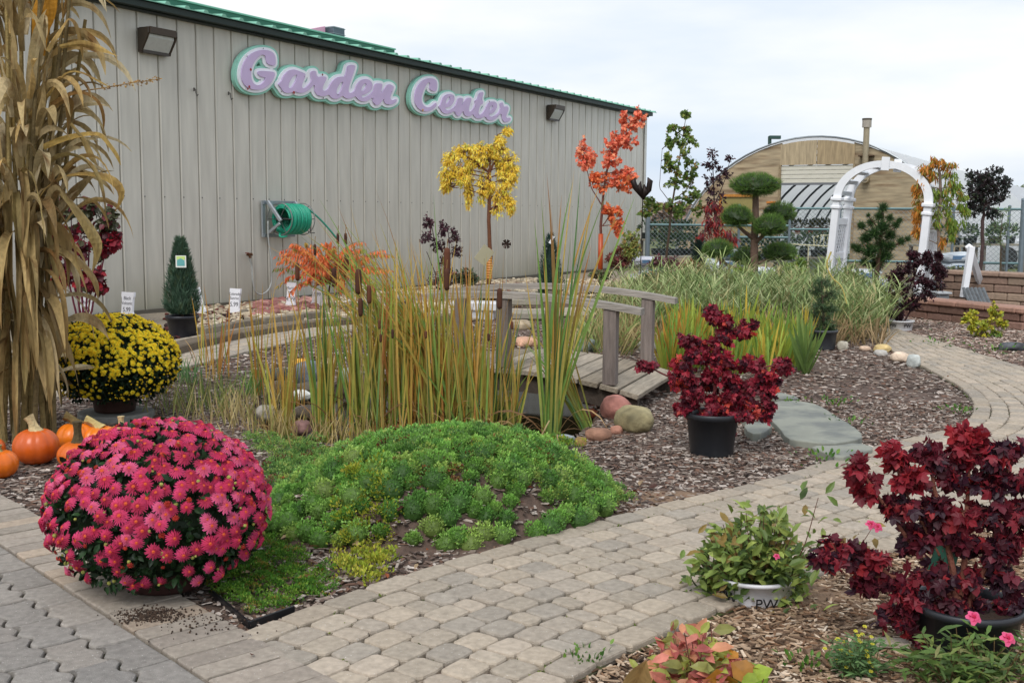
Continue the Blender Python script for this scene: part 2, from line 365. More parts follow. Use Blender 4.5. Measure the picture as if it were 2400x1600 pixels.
# pond water
wm = bpy.data.materials.new('pond_water'); wm.use_nodes = True; b = wm.node_tree.nodes['Principled BSDF']
b.inputs['Base Color'].default_value = (.018, .015, .006, 1); b.inputs['Roughness'].default_value = .06; b.inputs['IOR'].default_value = 1.22; b.inputs['Alpha'].default_value = .88; b.inputs['Specular IOR Level'].default_value = .28
nb = wm.node_tree.nodes.new('ShaderNodeTexNoise'); nb.inputs['Scale'].default_value = 9; bb = wm.node_tree.nodes.new('ShaderNodeBump'); bb.inputs['Strength'].default_value = .12; bb.inputs['Distance'].default_value = .02
wm.node_tree.links.new(nb.outputs[0], bb.inputs['Height']); wm.node_tree.links.new(bb.outputs[0], b.inputs['Normal'])
g = MB(); c = POND.mean(0); q = (POND-c)*1.0+c; n = len(q); g.add(np.r_[np.c_[q, np.full(n, -.07)], [[*c, -.07]]], [(i, (i+1) % n, n) for i in range(n)])
struct('pond_water', g, wm)
# ---- paving ----
def bedding_mat():
    return mat('joint_soil', base=(1, 1, 1), rough=.95, var=.4, nscale=60, base2=tuple(hexl('4f5a22')*.8), n2=5, bump=.6, bscale=120)
M['joint'] = bedding_mat()
def strip(mb, Lc, hw0, hw1, zz, col):
    T = unit(np.gradient(Lc, axis=0)); N_ = np.stack([T[:, 1], -T[:, 0]], 1)
    a = Lc+N_*np.asarray(hw0)[..., None]; b_ = Lc+N_*np.asarray(hw1)[..., None]; n = len(Lc)
    V = np.r_[np.c_[a, np.full(n, zz)], np.c_[b_, np.full(n, zz)]]; mb.add(V, [(i, i+1, n+i+1, n+i) for i in range(n-1)], col)
def stone(mb, outl, z0, z1, col, ins=.007):
    o = np.asarray(outl, float); c = o.mean(0); n = len(o); d = np.linalg.norm(o-c, axis=1, keepdims=True); inn = c+(o-c)*(1-ins*1.3/d); mid = c+(o-c)*(1-ins*.3/d)
    t = np.random.default_rng(abs(int(c[0]*1e4+c[1]*7e5)) % 99999).normal(size=2)*.006
    def zt(p, zz): return np.c_[p, zz+((p-c) @ t)]
    V = np.r_[np.c_[o, np.full(n, z0)], zt(o, z1-ins*.9), zt(mid, z1-ins*.3), zt(inn, z1)]
    F = [(k*n+i, k*n+(i+1) % n, (k+1)*n+(i+1) % n, (k+1)*n+i) for k in range(3) for i in range(n)]+[tuple(3*n+i for i in range(n))]
    mb.add(V, F, col)
class Frame:
    def __init__(s, L_):
        s.L = L_; s.s = np.r_[0, np.cumsum(np.linalg.norm(np.diff(L_, axis=0), axis=1))]; T = unit(np.gradient(L_, axis=0)); s.N = np.stack([T[:, 1], -T[:, 0]], 1)
    def __call__(s, t, o):
        p = np.array([np.interp(t, s.s, s.L[:, k]) for k in (0, 1)]).T; n = unit(np.array([np.interp(t, s.s, s.N[:, k]) for k in (0, 1)]).T); return p+n*np.asarray(o)[..., None]
def rounded(a, b, c, d, r, bul=.0):
    r = min(r, (b-a)*.35, (d-c)*.35); m = [(a+r, c), ((a+b)/2, c-bul), (b-r, c), (b, c+r), (b+bul, (c+d)/2), (b, d-r), (b-r, d), ((a+b)/2, d+bul), (a+r, d), (a, d-r), (a-bul, (c+d)/2), (a, c+r)]; return np.array(m)
PAL_P = [hexl(h) for h in ('a99d8d', 'a39889', 'aea191', '9d9488', 'ab9e8d', 'a59a8c')]
def pave(mb, fr, hwf, t0, t1, lane, lens, skip, r=.026, jog=.006, edge=True):
    t = t0; nl = max(2, int(round(2*np.interp((t0+t1)/2, fr.s, hwf)/lane)))
    for k in range(nl):
        t = t0+random.uniform(0, .1); e = edge and k in (0, nl-1)
        while t < t1:
            ln = random.choice(lens) if not e else .17
            hw = float(np.interp(t+ln/2, fr.s, hwf)); w_ = 2*hw/nl; o0 = -hw+k*w_; cen = fr(np.array([t+ln/2]), np.array([o0+w_/2]))[0]
            if not skip(cen):
                q = rounded(t+.004, t+ln-.004, o0+.004, o0+w_-.004, r if not e else .012, .003); q += np.random.default_rng(int(t*1e4)+k).normal(size=q.shape)*.0016+random.uniform(-jog, jog)*np.array([0, .5])
                stone(mb, fr(q[:, 0], q[:, 1]), -.0, .028+random.uniform(-.003, .003), random.choice(PAL_P)*random.uniform(.9, 1.08)*(.93 if e else 1), .009)
            t += ln
fr = Frame(PATH); hw = PHW
mb = MB(); strip(mb, PATH, -PHW-.01, PHW+.01, .008, hexl('3a3128')); mb2 = MB()
bl = lambda c: side(c[None])[0] < -.05 or c[1] < 2.2
pave(mb2, fr, hw, 0.3, fr.s[-1]-.1, .108, (.132, .132, .086), bl, r=.013)
# the bedding under the path stops at the border course: build it as one piece
strip(mb, BACK, np.full(len(BACK), -.62), np.full(len(BACK), .62), .006, hexl('463b30'))
struct('path_bedding', mb, M['joint'])
struct('path', mb2, M['paver'])
mb = MB(); frb = Frame(BACK); pave(mb, frb, np.full(len(BACK), .6), .2, frb.s[-1], .13, (.16, .16, .1), lambda c: False, r=.02)
struct('back_path', mb, M['paver'])
# border course of long bricks beside the mulch, and wavy interlocking pavers in front
mb = MB(); base = MB(); w_ = .265; t = -1.2; Ltot = 5.5
def bf(t, o): return BA+np.multiply.outer(np.asarray(t), BD)+np.multiply.outer(np.asarray(o), BN)
while t < Ltot:
    q = rounded(t+.003, t+.092, -w_+.003, -.003, .006); q = q+RNG.normal(size=q.shape)*.001
    base_c = hexl(random.choice(['a1968a', '998f84', 'a89887', '9c9286'])); 
    if bf(t, -.1)[1] > 1.6: stone(mb, bf(q[:, 0], q[:, 1]), 0, .03+random.uniform(-.002, .002), base_c*random.uniform(.85, 1.08), .005)
    t += .0955
struct('border_course', mb, M['paver'])
mb = MB()
lw = .13; A = .014
for k in range(24):
    o1 = -w_-.004-k*lw; t = -2.4+(k % 2)*.1125
    while t < 4.6:
        ln = .225; ts = np.linspace(t+.0035, t+ln-.0035, 13); wv = lambda tt: A*np.sin(2*np.pi*(tt+2.4)/.1125)
        lo = o1-lw+.0045+(wv(ts)); hi = o1-.0045+(wv(ts) if k > 0 else 0*ts)
        wl = lambda oo: .006*np.sin(np.linspace(0, 2*np.pi, len(oo)))
        q = np.r_[np.c_[ts, lo], np.c_[ts[-1:]+.004, [(lo[-1]+hi[-1])/2]], np.c_[ts[::-1], hi[::-1]], np.c_[ts[:1]+.004, [(lo[0]+hi[0])/2]]]
        P_ = bf(q[:, 0], q[:, 1])
        if P_[:, 1].min() > 1.4 and P_[:, 0].min() > -7: stone(mb, P_, 0, .028+random.uniform(-.002, .002), hexl(random.choice(['928c85', '8c8781', '968f87', '88847f']))*random.uniform(.86, 1.08), .008)
        t += ln
struct('interlocking_paving', mb, M['paver'])
mb = MB(); a, b_, c, d = bf(-2.6, -.0), bf(4.8, -.0), bf(4.8, -3.6), bf(-2.6, -3.6)
mb.add([(*p, .010) for p in (a, b_, c, d)], [(3, 2, 1, 0)], hexl('39342c')); struct('paving_bedding', mb, M['joint'])
# flat black edging strip at the tip of the planting
mb = MB(); p0 = G(500, 1405); p1 = G(585, 1478); p2 = G(690, 1440)
for a, b_ in ((p0, p1), (p1, p2)): mb.beam(a+[0, 0, .015], b_+[0, 0, .015], .008, .035, hexl('17171a'))
single('edging_strip', mb, M['plastic'], 'thin black plastic edging strip at the tip of the green planting bed', 'edging')
# hills / tree belt on the horizon
g = MB(); n = 120; a = np.linspace(-1.2, 1.2, n); rr = 330.
hh = 3.2+wobble(np.c_[a*9, a*0, a*0], 3, 2.2, .5)+wobble(np.c_[a*60, a*0, a*0], 4, 2.2, .5)
V = []
for k, (s_, hs) in enumerate(((0, 0), (6, .7), (14, 1.0), (60, 1.0))):
    V.append(np.c_[np.sin(a)*(rr+s_), np.cos(a)*(rr+s_), hh*hs-1*(k == 0)])
V = np.concatenate(V); g.add(V, [(k*n+i, k*n+i+1, (k+1)*n+i+1, (k+1)*n+i) for k in range(3) for i in range(n-1)], hexl('6f7a66'))
struct('hills', g, M['matte'])

# ================= METAL BUILDING =================
EAVE = 3.905; S1 = 16.85; S0 = -9.0
B_ = Thing('metal_building', 'long grey ribbed metal building with green roof edge behind the garden', 'building', W0)
g = MB(); prof = []; s = S0; ribs = []; off0 = WS(718/2352*2400, 50)[0]
sp = .341
r0 = WS(270.3, 50)[0]; s = r0-sp*math.ceil((r0-S0)/sp)
while s < S1-.1:
    prof += [(s-.013, 0), (s-.010, -.03), (s+.009, -.03), (s+.012, 0), (s+.02, .008), (s+.034, .008), (s+.042, 0)]; ribs.append(s); s += sp
prof = [p for p in prof if S0 <= p[0] <= S1]; prof = [(S0, 0)]+prof+[(S1, 0)]
zs = [0.02, .12, .3, .55, 1.0, 1.6, 2.4, 3.2, EAVE]; V = []; C = []
wc = hexl('c2bfb5')
for z_ in zs:
    for (s_, o_) in prof:
        V.append(WP(s_, z_, o_)); st = max(0, 1-z_/.7)*(.5+.5*math.sin(s_*2.1+1)*math.sin(s_*.77+2)); st = max(0, st)
        C.append(wc*(1-.62*st)+hexl('6f6c46')*.62*st)
n = len(prof); g.add(V, [(k*n+i, k*n+i+1, (k+1)*n+i+1, (k+1)*n+i) for k in range(len(zs)-1) for i in range(n-1)], np.array(C))
DEP = 12.
for (a, b_) in (((S1, 0), (S1, -DEP)), ((S1, -DEP), (S0, -DEP)), ((S0, -DEP), (S0, 0))):
    g.add([WP(a[0], 0, a[1]), WP(b_[0], 0, b_[1]), WP(b_[0], EAVE, b_[1]), WP(a[0], EAVE, a[1])], [(0, 1, 2, 3)], wc)
WALL = g
M['siding'] = mat('painted_metal_siding', rough=.5, var=.11, nscale=3.5, spec=.35, stretch=(2.5, 2.5, .35))
def wbox(mb, s0, s1, z0, z1, o0, o1, col, ch=.004):
    return mb.box(WP((s0+s1)/2, (z0+z1)/2, (o0+o1)/2), (s1-s0, o1-o0, z1-z0), col, ch=ch, M=np.array([WD, WN, [0, 0, 1]]).T)
g = MB(); wbox(g, S1-.09, S1+.03, .02, EAVE-.02, .028, .05, hexl('c3c2bb')); wbox(g, S1+.002, S1+.03, .02, EAVE-.02, -.12, .0275, hexl('c3c2bb')); B_.part('corner_trim', g, M['paint'])
g = MB(); wbox(g, S0, S1+.02, -.02, .055, .03, .05, hexl('5b574e')); B_.part('base_flashing', g, M['paint'])
for s_ in ribs:
    for z_ in (1.53,): WALL.lathe([(0.0001, .012), (.009, .008), (.011, 0)], WP(s_+.045, z_, .001), 6, hexl('55524c'), M=np.array([WD, [0, 0, 1], WN]).T)
B_.part('wall', WALL, M['siding'])
# gutter/fascia + roof
g = MB(); wbox(g, S0, S1+.12, EAVE-.0, EAVE+.085, .032, .17, hexl('182a24')); wbox(g, S0, S1+.1, EAVE-.03, EAVE-.002, .0, .07, hexl('2a2f2a')); B_.part('fascia', g, M['paint'])
g = MB(); s = ribs[0]; rd = hexl('78b09a')
def rp_(s_, o_, up=0.): return WP(s_, EAVE+.10+(.2-o_)*.07+up, o_)
prof = []
for s_ in ribs+[ribs[-1]+sp*k for k in (1,)]:
    prof += [(s_-.05, 0), (s_-.025, .035), (s_+.025, .035), (s_+.05, 0)]
prof = [(S0, 0)]+[p for p in prof if S0 < p[0] < S1+.25]+[(S1+.3, 0)]
V = [rp_(s_, .21, u_) for s_, u_ in prof]+[rp_(s_, -6., u_) for s_, u_ in prof]+[WP(s_, EAVE+.087, .21) for s_, u_ in prof]; n = len(prof)
g.add(V, [(i+1, i, n+i, n+i+1) for i in range(n-1)]+[(i, i+1, 2*n+i+1, 2*n+i) for i in range(n-1)], rd)
g.add([rp_(S0, -6), rp_(S1+.3, -6), rp_(S1+.3, -12.5)-[0, 0, 2.0], rp_(S0, -12.5)-[0, 0, 2.]], [(0, 1, 2, 3)], rd)
B_.part('roof', g, M['paint'])
g = MB(); sv = WS(925, 118, -1.2); zt = wall_at(925, 118, -1.2)[2]
wbox(g, S0, sv[0], zt-.09, zt, -1.3, -1.2, hexl('2c6b58')); wbox(g, S0, sv[0]+.02, zt+.002, zt+.03, -1.34, -1.18, hexl('7fb8a3')); B_.part('upper_roof_edge', g, M['paint'])
# wall pack lights
for k, (u0, v0, u1, v1, lab) in enumerate(((318, 66, 402, 128, 'larger dark bronze floodlight high on the wall left of the lettering'), (1279, 247, 1321, 284, 'smaller looking bronze floodlight high on the wall right of the lettering'))):
    sa, zt = WS(u0, v0, .0); sb, zb = WS(u1, v1, .2); zt, zb = (WS(u0, v0)[1], WS(u0, v1-(6 if k == 0 else 3))[1]); wd_ = .50; h_ = zt-zb; d_ = .2
    c0 = WP(sa, zb, .027); T = Thing('wall_light', lab, 'wall light', c0, 'wall lights on the metal building')
    XF = np.array([WD, WN, [0, 0, 1]]).T
    def pr(mb, pts, x0, x1, col):
        n = len(pts); V = [c0+WD*x0+WN*p[0]+np.array([0, 0, p[1]]) for p in pts]+[c0+WD*x1+WN*p[0]+np.array([0, 0, p[1]]) for p in pts]
        mb.add(V, [tuple(range(n)), tuple(range(2*n-1, n-1, -1))]+[(i, n+i, n+(i+1) % n, (i+1) % n)[::-1] for i in range(n)], col)
    g = MB(); pr(g, [(0, 0), (.06, 0), (.07, h_*.12), (.17, h_*.62), (.19, h_*.78), (.19, h_), (0, h_)], 0, .03, hexl('33291f')); pr(g, [(0, 0), (.06, 0), (.07, h_*.12), (.17, h_*.62), (.19, h_*.78), (.19, h_), (0, h_)], wd_-.03, wd_, hexl('33291f'))
    pr(g, [(0, h_*.76), (.2, h_*.76), (.21, h_+.01), (0, h_+.012)], .0305, wd_-.0305, hexl('40342a')); pr(g, [(0, -.004), (.065, -.004), (.065, h_*.1), (0, h_*.1)], .0305, wd_-.0305, hexl('33291f')); T.part('housing', g, M['plastic'])
    g = MB(); pr(g, [(0.02, h_*.11), (.062, h_*.11), (.16, h_*.62), (.165, h_*.75), (.02, h_*.75)], .034, wd_-.034, hexl('b9bcb8')); T.part('lens', g, M['glassy'] if 'glassy' in M else M['plastic'])
# two small hooks
for u, v, lab in ((455, 217, 'small metal hook on the wall, the left one near the floodlight'), (536, 226, 'small metal hook on the wall, the right one nearest the large G')):
    c0 = wall_at(u, v, .03); g = MB(); g.tube([c0+WN*0+[0, 0, .05], c0+WN*.03+[0, 0, .04], c0+WN*.035+[0, 0, -.01], c0+WN*.05+[0, 0, -.05], c0+WN*.075+[0, 0, -.03]], .008, 6, hexl('5c5a55')); g.box(c0+[0, 0, .04], (.02, .02, .05), hexl('5c5a55'), M=np.array([WD, WN, [0, 0, 1]]).T)
    single('wall_hook', g, M['metal'], lab, 'hook', 'hooks on the metal wall', loc=c0)
# rooftop pieces seen beyond the eave
p = wall_at(712, 95, -2.2); g = MB(); a = wall_at(708, 72, -2.4); b_ = wall_at(762, 62, -2.4); bz = EAVE+.3
for z0, z1, col, o in ((0, 0, 'e5a9c4', 0),):
    V = [np.array([a[0], a[1], bz]), np.array([b_[0], b_[1], bz]), b_, a]; V2 = [q+WN*-.08 for q in V]
    g.add(V+V2, [(0, 1, 2, 3), (7, 6, 5, 4), (3, 2, 6, 7), (1, 5, 6, 2), (0, 3, 7, 4), (0, 4, 5, 1)], hexl(col))
single('roof_sign', g, M['paint'], 'pink panel standing on the roof above the lettering', 'sign', loc=p)
p = wall_at(779, 80, -2.4); g = MB(); wbox_c = np.array([p[0], p[1], EAVE+.62]); t_ = wall_at(779, 66, -2.4)[2]
g.box((p[0], p[1], (t_+bz)/2), (.34, .34, t_-bz), hexl('5d6a72'), M=np.array([WD, WN, [0, 0, 1]]).T, ch=.01)
for k in range(6): g.box((p[0], p[1], bz+.1+(t_-bz-.12)*k/5), (.36, .36, .012), hexl('8b979c'), M=np.array([WD, WN, [0, 0, 1]]).T)
single('roof_vent', g, M['metal'], 'grey louvred box beside the pink panel on the roof', 'vent', loc=p)
# ================= SCRIPT LETTERING =================
def chaikin(P, n=1):
    P = np.array(P, float)
    for _ in range(n): Q = np.roll(P, -1, 0); P = np.stack([.75*P+.25*Q, .25*P+.75*Q], 1).reshape(-1, 2)
    return P
def sdf_word(grid, outs, holes):
    f = np.full(len(grid), -1e9)
    for o in outs: f = np.maximum(f, poly_sd(grid, chaikin(o, 2)))
    for h in holes: f = np.minimum(f, -poly_sd(grid, chaikin(h, 2)))
    return f
def iso_mesh(f, nx, ny, step, x0, y0, iso, to3, off0, off1, col, sel=None):
    mb = MB(); f = f.reshape(ny, nx)+iso; F = []; V = []; key = {}
    def vid(x, y, o):
        k = (round(x, 2), round(y, 2), o)
        if k not in key: key[k] = len(V); V.append(to3(x0+x*step, y0+y*step, o))
        return key[k]
    for j in range(ny-1):
        for i in range(nx-1):
            if sel is not None and not sel(x0+(i+.5)*step, y0+(j+.5)*step): continue
            c = [(i, j), (i+1, j), (i+1, j+1), (i, j+1)]; v = [f[q[1], q[0]] for q in c]
            if max(v) <= 0: continue
            poly = []; cut = []
            for k in range(4):
                a, b = v[k], v[(k+1) % 4]; p, q = c[k], c[(k+1) % 4]
                if a > 0: poly.append((p[0], p[1]))
                if (a > 0) != (b > 0):
                    t = a/(a-b); m = (p[0]+(q[0]-p[0])*t, p[1]+(q[1]-p[1])*t); poly.append(m); cut.append((m, a > 0))
            if len(poly) < 3: continue
            F.append(tuple(vid(*p, off1) for p in poly)[::-1])
            if len(cut) == 2:
                o_ = [m for m, out in cut if out][0]; i_ = [m for m, out in cut if not out][0]
                F.append((vid(*o_, off1), vid(*i_, off1), vid(*i_, off0), vid(*o_, off0)))
    return mb.add(V, F, col)
def sign_word(label, outs, holes, x0, y0, x1, y1, sc, ox, oy, wh, mint, step, cuts, spots):
    nx = int((x1-x0)/step)+1; ny = int((y1-y0)/step)+1; gx, gy = np.meshgrid(x0+np.arange(nx)*step, y0+np.arange(ny)*step); grid = np.c_[gx.ravel(), gy.ravel()]
    f = sdf_word(grid, outs, holes)
    to3 = lambda x, y, o: wall_at(ox+x/sc, oy+y/sc, .16)+WN*(o-.16)
    c0 = wall_at(ox+(x0+x1)/2/sc, oy+(y0+y1)/2/sc, .03); T = Thing('sign', label, 'sign', c0, 'script sign boards on the metal wall')
    T.part('backing_board', iso_mesh(f, nx, ny, step, x0, y0, mint, to3, .03, .095, hexl('93cdbb')), M['signpaint'])
    go = iso_mesh(f, nx, ny, step, x0, y0, wh, to3, .096, .115, hexl('eceef4'))
    for k in range(len(cuts)-1):
        a, b = cuts[k], cuts[k+1]
        T.part('letter', iso_mesh(f, nx, ny, step, x0, y0, 0, to3, .116, .135, hexl('c6b2d6'), sel=lambda x, y, a=a, b=b: a <= x+.28*(y-y0) < b), M['signpaint'])
    for (x, y, r, h) in spots: go.lathe([(0.0001, .004), (r/sc*.0062, .003), (r/sc*.0075, 0)], to3(x, y, .1365), 7, hexl(h), M=np.array([WD, [0, 0, 1], WN]).T)
    T.part('outline', go, M['signpaint'])
M['signpaint'] = mat('sign_paint', rough=.6, var=.07, nscale=5)
GG = [(610, 365), (615, 300), (605, 220), (560, 170), (480, 150), (400, 155), (320, 185), (250, 240), (200, 310), (170, 400), (163, 480), (175, 560), (215, 625), (270, 660), (340, 678), (420, 675), (490, 645), (550, 590), (590, 520), (614, 442), (500, 430), (385, 425), (378, 460), (400, 495), (440, 508), (485, 515), (470, 555), (440, 590), (400, 618), (350, 612), (315, 580), (295, 530), (288, 470), (295, 400), (320, 330), (360, 270), (410, 225), (450, 212), (480, 230), (490, 270), (495, 320), (530, 350)]
AR = [(640, 600), (690, 565), (700, 520), (740, 460), (790, 420), (850, 405), (910, 425), (960, 445), (1003, 465), (1003, 495), (975, 560), (955, 625), (965, 658), (995, 658), (1045, 610), (1085, 555), (1078, 500), (1072, 450), (1090, 428), (1130, 425), (1145, 440), (1150, 480), (1165, 508), (1210, 500), (1260, 500), (1280, 515), (1278, 540), (1245, 600), (1225, 660), (1235, 690), (1270, 690), (1310, 655), (1335, 590), (1380, 540), (1430, 508), (1490, 500), (1520, 505), (1535, 460), (1550, 400), (1560, 360), (1600, 348), (1650, 355), (1660, 370), (1640, 440), (1610, 520), (1580, 610), (1565, 690), (1580, 720), (1620, 715), (1655, 680), (1670, 620), (1705, 570), (1750, 540), (1800, 530), (1850, 550), (1880, 590), (1885, 640), (1860, 690), (1800, 732), (1735, 745), (1745, 783), (1790, 775), (1850, 740), (1900, 690), (1912, 600), (1940, 590), (2000, 592), (2015, 610), (2000, 680), (1990, 735), (2050, 650), (2078, 605), (2120, 603), (2165, 632), (2160, 660), (2125, 740), (2115, 790), (2140, 820), (2180, 798), (2203, 800), (2200, 830), (2160, 860), (2110, 875), (2060, 865), (2035, 830), (2035, 780), (1990, 850), (1960, 880), (1915, 875), (1890, 840), (1885, 770), (1850, 800), (1800, 828), (1740, 830), (1690, 800), (1660, 755), (1600, 790), (1560, 795), (1520, 780), (1490, 750), (1440, 790), (1390, 800), (1340, 780), (1310, 735), (1270, 757), (1200, 765), (1150, 740), (1125, 690), (1130, 640), (1120, 600), (1080, 650), (1030, 695), (970, 720), (900, 715), (860, 690), (820, 715), (760, 722), (710, 700), (685, 650)]
AH = [[(880, 475), (900, 478), (890, 530), (850, 610), (815, 657), (785, 655), (780, 620), (800, 560), (840, 500)], [(1470, 570), (1495, 570), (1500, 600), (1465, 700), (1440, 735), (1415, 735), (1408, 700), (1425, 640)], [(1780, 590), (1808, 592), (1805, 630), (1775, 682), (1740, 703), (1733, 670), (1750, 625)]]
sign_word('lilac script board with white and mint outline reading Garden', [GG, AR], AH, 60, 60, 2270, 990, 5.6, 540, 90, 37, 68, 9, [0, 740, 1130, 1380, 1700, 1985, 9999],
          [(285, 410, 16, '9a3030'), (265, 635, 16, '9a3030'), (245, 665, 12, '9a3030'), (850, 712, 18, '9a3030'), (1225, 478, 14, '7a3a3a'), (1235, 783, 10, '4a3a3a'), (235, 235, 7, '4a4a4a'), (448, 133, 7, '4a4a4a'), (683, 703, 7, '4a4a4a')])
CC = [(745, 508), (765, 430), (765, 340), (735, 290), (680, 265), (600, 262), (520, 290), (450, 350), (390, 440), (355, 560), (352, 680), (380, 770), (430, 830), (500, 870), (580, 880), (660, 850), (730, 800), (765, 750), (745, 712), (715, 730), (680, 770), (620, 800), (560, 795), (510, 755), (480, 700), (475, 620), (500, 520), (540, 430), (590, 350), (625, 335), (640, 360), (630, 430), (630, 470), (680, 500)]
EN = [(785, 780), (830, 750), (845, 680), (880, 600), (940, 560), (1000, 548), (1060, 570), (1085, 620), (1080, 680), (1040, 750), (980, 795), (915, 800), (920, 842), (980, 860), (1050, 820), (1100, 770), (1130, 690), (1150, 630), (1190, 620), (1240, 635), (1245, 660), (1215, 740), (1215, 775), (1270, 680), (1310, 625), (1360, 622), (1395, 640), (1390, 680), (1355, 770), (1345, 860), (1365, 885), (1410, 850), (1450, 790), (1470, 730), (1455, 690), (1465, 670), (1500, 655), (1520, 590), (1540, 530), (1600, 515), (1615, 540), (1590, 620), (1590, 670), (1612, 695), (1600, 740), (1560, 745), (1530, 830), (1520, 900), (1540, 940), (1590, 920), (1640, 850), (1680, 760), (1720, 700), (1780, 685), (1840, 700), (1870, 750), (1860, 810), (1810, 890), (1760, 920), (1720, 920), (1725, 962), (1780, 975), (1850, 940), (1905, 880), (1930, 800), (1920, 740), (1930, 710), (1970, 710), (1980, 760), (1995, 790), (2040, 775), (2075, 800), (2070, 850), (2040, 920), (2030, 980), (2060, 1000), (2090, 985), (2115, 1000), (2105, 1040), (2050, 1070), (2000, 1070), (1965, 1030), (1955, 960), (1942, 905), (1900, 950), (1850, 1000), (1790, 1035), (1720, 1040), (1670, 1010), (1645, 960), (1600, 990), (1540, 1010), (1480, 1000), (1440, 960), (1430, 920), (1380, 960), (1320, 970), (1275, 950), (1250, 900), (1245, 850), (1200, 930), (1170, 965), (1120, 950), (1095, 900), (1080, 870), (1020, 900), (960, 920), (900, 915), (850, 880), (825, 830)]
EH = [[(985, 597), (1008, 605), (1000, 660), (960, 722), (930, 742), (920, 700), (945, 640)], [(1775, 755), (1793, 770), (1780, 820), (1745, 865), (1722, 852), (1735, 800)]]
sign_word('lilac script board with white and mint outline reading Center', [CC, EN], EH, 250, 190, 2200, 1180, 7.84, 930, 150, 43, 74, 10, [0, 925, 1235, 1540, 1775, 2060, 9999],
          [(500, 850, 26, 'c9964a'), (465, 865, 9, '4a4a4a'), (1720, 690, 14, '7a6a4a'), (1160, 900, 12, 'd9c9d0'), (1880, 655, 9, '4a5a4a')])
# ================= PLANT BUILDER =================
def bez(a, b, c, n=7):
    t = np.linspace(0, 1, n)[:, None]; return (1-t)**2*a+2*t*(1-t)*b+t*t*c
def plant(T, y0, base, trunk, blobs, leaf, size, pal, twigs=30, lpt=10, droop=0., jit=.18, bark='5a4636', twr=.004, spread=1., leafdir=(0, 0, 0), leafmat='leaf', lay=.5, trunk_name='trunk', crown='crown', from_top=False, tl=.55, pj=.6, bs=1.):
    """trunk: list of polylines [(u,v,radius m)], blobs: (u,v,ru,rv[,palette])"""
    g = MB(); TP = []
    for tr in trunk:
        P = np.array([at(u, v, y0) for u, v, r in tr]); rr = np.array([q[2] for q in tr])
        if len(P) > 2:
            n = 14; t0 = np.linspace(0, 1, len(P)); t1 = np.linspace(0, 1, n); P = np.array([np.interp(t1, t0, P[:, k]) for k in range(3)]).T; rr = np.interp(t1, t0, rr); P += RNG.normal(size=P.shape)*rr[:, None]*.25
        g.tube(P, rr, 8, hexl(bark)); TP.append(P)
    allT = np.concatenate(TP); m = mpp(allT[0]); P_, D_, N_, S_, C_ = [], [], [], [], []
    for bi, bl_ in enumerate(blobs):
        u, v, ru, rv = bl_[:4]; ru, rv = ru*bs, rv*bs; pl = bl_[4] if len(bl_) > 4 else pal; c = at(u, v, y0+RNG.uniform(-1, 1)*ru*m*.3*spread); rad = np.array([ru*m, ru*m*spread, rv*m])
        dd = np.linalg.norm(allT-c, axis=1)+np.maximum(0, allT[:, 2]-c[2]+rad[2]*.3)*(0 if from_top else 1.5); a = allT[dd.argmin()]
        mid = (a+c)/2+np.array([0, 0, .12*np.linalg.norm(c-a)]); g.tube(bez(a, mid, c), np.linspace(twr*2.2, twr*1.1, 7), 5, hexl(bark))
        nt = max(3, int(twigs*(bl_[5] if len(bl_) > 5 else 1)))
        for k in range(nt):
            q = unit(RNG.normal(size=3))*RNG.uniform(.25, 1)**.45; e = c+q*rad; s = c+(a-c)*RNG.uniform(0, .35)+RNG.normal(size=3)*rad*.15
            mid = (s+e)/2+np.array([0, 0, abs(droop)*np.linalg.norm(e-s)*.5]); tw = bez(s, mid, e, 6); g.tube(tw, np.linspace(twr, twr*.4, 6), 3, hexl(bark), cap=False)
            col = pick(pl, 1, .12)[0]; n = max(2, int(lpt*RNG.uniform(.6, 1.4))); t = 1-RNG.uniform(0, 1, n)**1.3*tl
            P = np.array([np.interp(t, np.linspace(0, 1, 6), tw[:, j]) for j in range(3)]).T+RNG.normal(size=(n, 3))*size*.22
            d = unit(e-s)[None]*.5+RNG.normal(size=(n, 3))*pj+np.array(leafdir)
            cc = col[None]*(1+RNG.uniform(-jit, jit, (n, 1))); mixc = pick(pl, n, jit); sel = RNG.random(n) < .4; cc[sel] = mixc[sel]
            P_.append(P); D_.append(d); N_.append(RNG.normal(size=(n, 3))*.6+np.array([0, 0, lay*1.6])+np.array([0, -.5, 0])); S_.append(size*RNG.uniform(.65, 1.2, n)); C_.append(cc)
    if trunk_name: T.part(trunk_name, g, M['bark'])
    g2 = MB(); g2.scatter(leaf, np.concatenate(P_), np.concatenate(D_), np.concatenate(N_), np.concatenate(S_), np.concatenate(C_)); T.part(crown, g2, M[leafmat]); return T
def pot_mb(c, r, h, col, rim=True, taper=.78):
    g = MB(); g.lathe([(.001, .004), (r*taper, .004), (r*taper+.003, .015), (r*.985, h*.86)]+([(r*1.06, h*.865), (r*1.07, h*.985), (r*1.04, h)] if rim else [(r, h)])+[(r*.97, h*.99), (r*.95, h*.82)], c, 32, col)
    return g
def soil_mb(c, r, h, col='32241b'): return MB().lathe([(.001, h*.84), (r*.955, h*.83)], c, 24, hexl(col))
def pot(T, c, r, h, colhex, rim=True, taper=.78, name='pot', mat_='plastic'):
    T.part(name, pot_mb(c, r, h, hexl(colhex), rim, taper), M[mat_], smooth=True); T.part('soil', soil_mb(c, r, h), M['soil'])
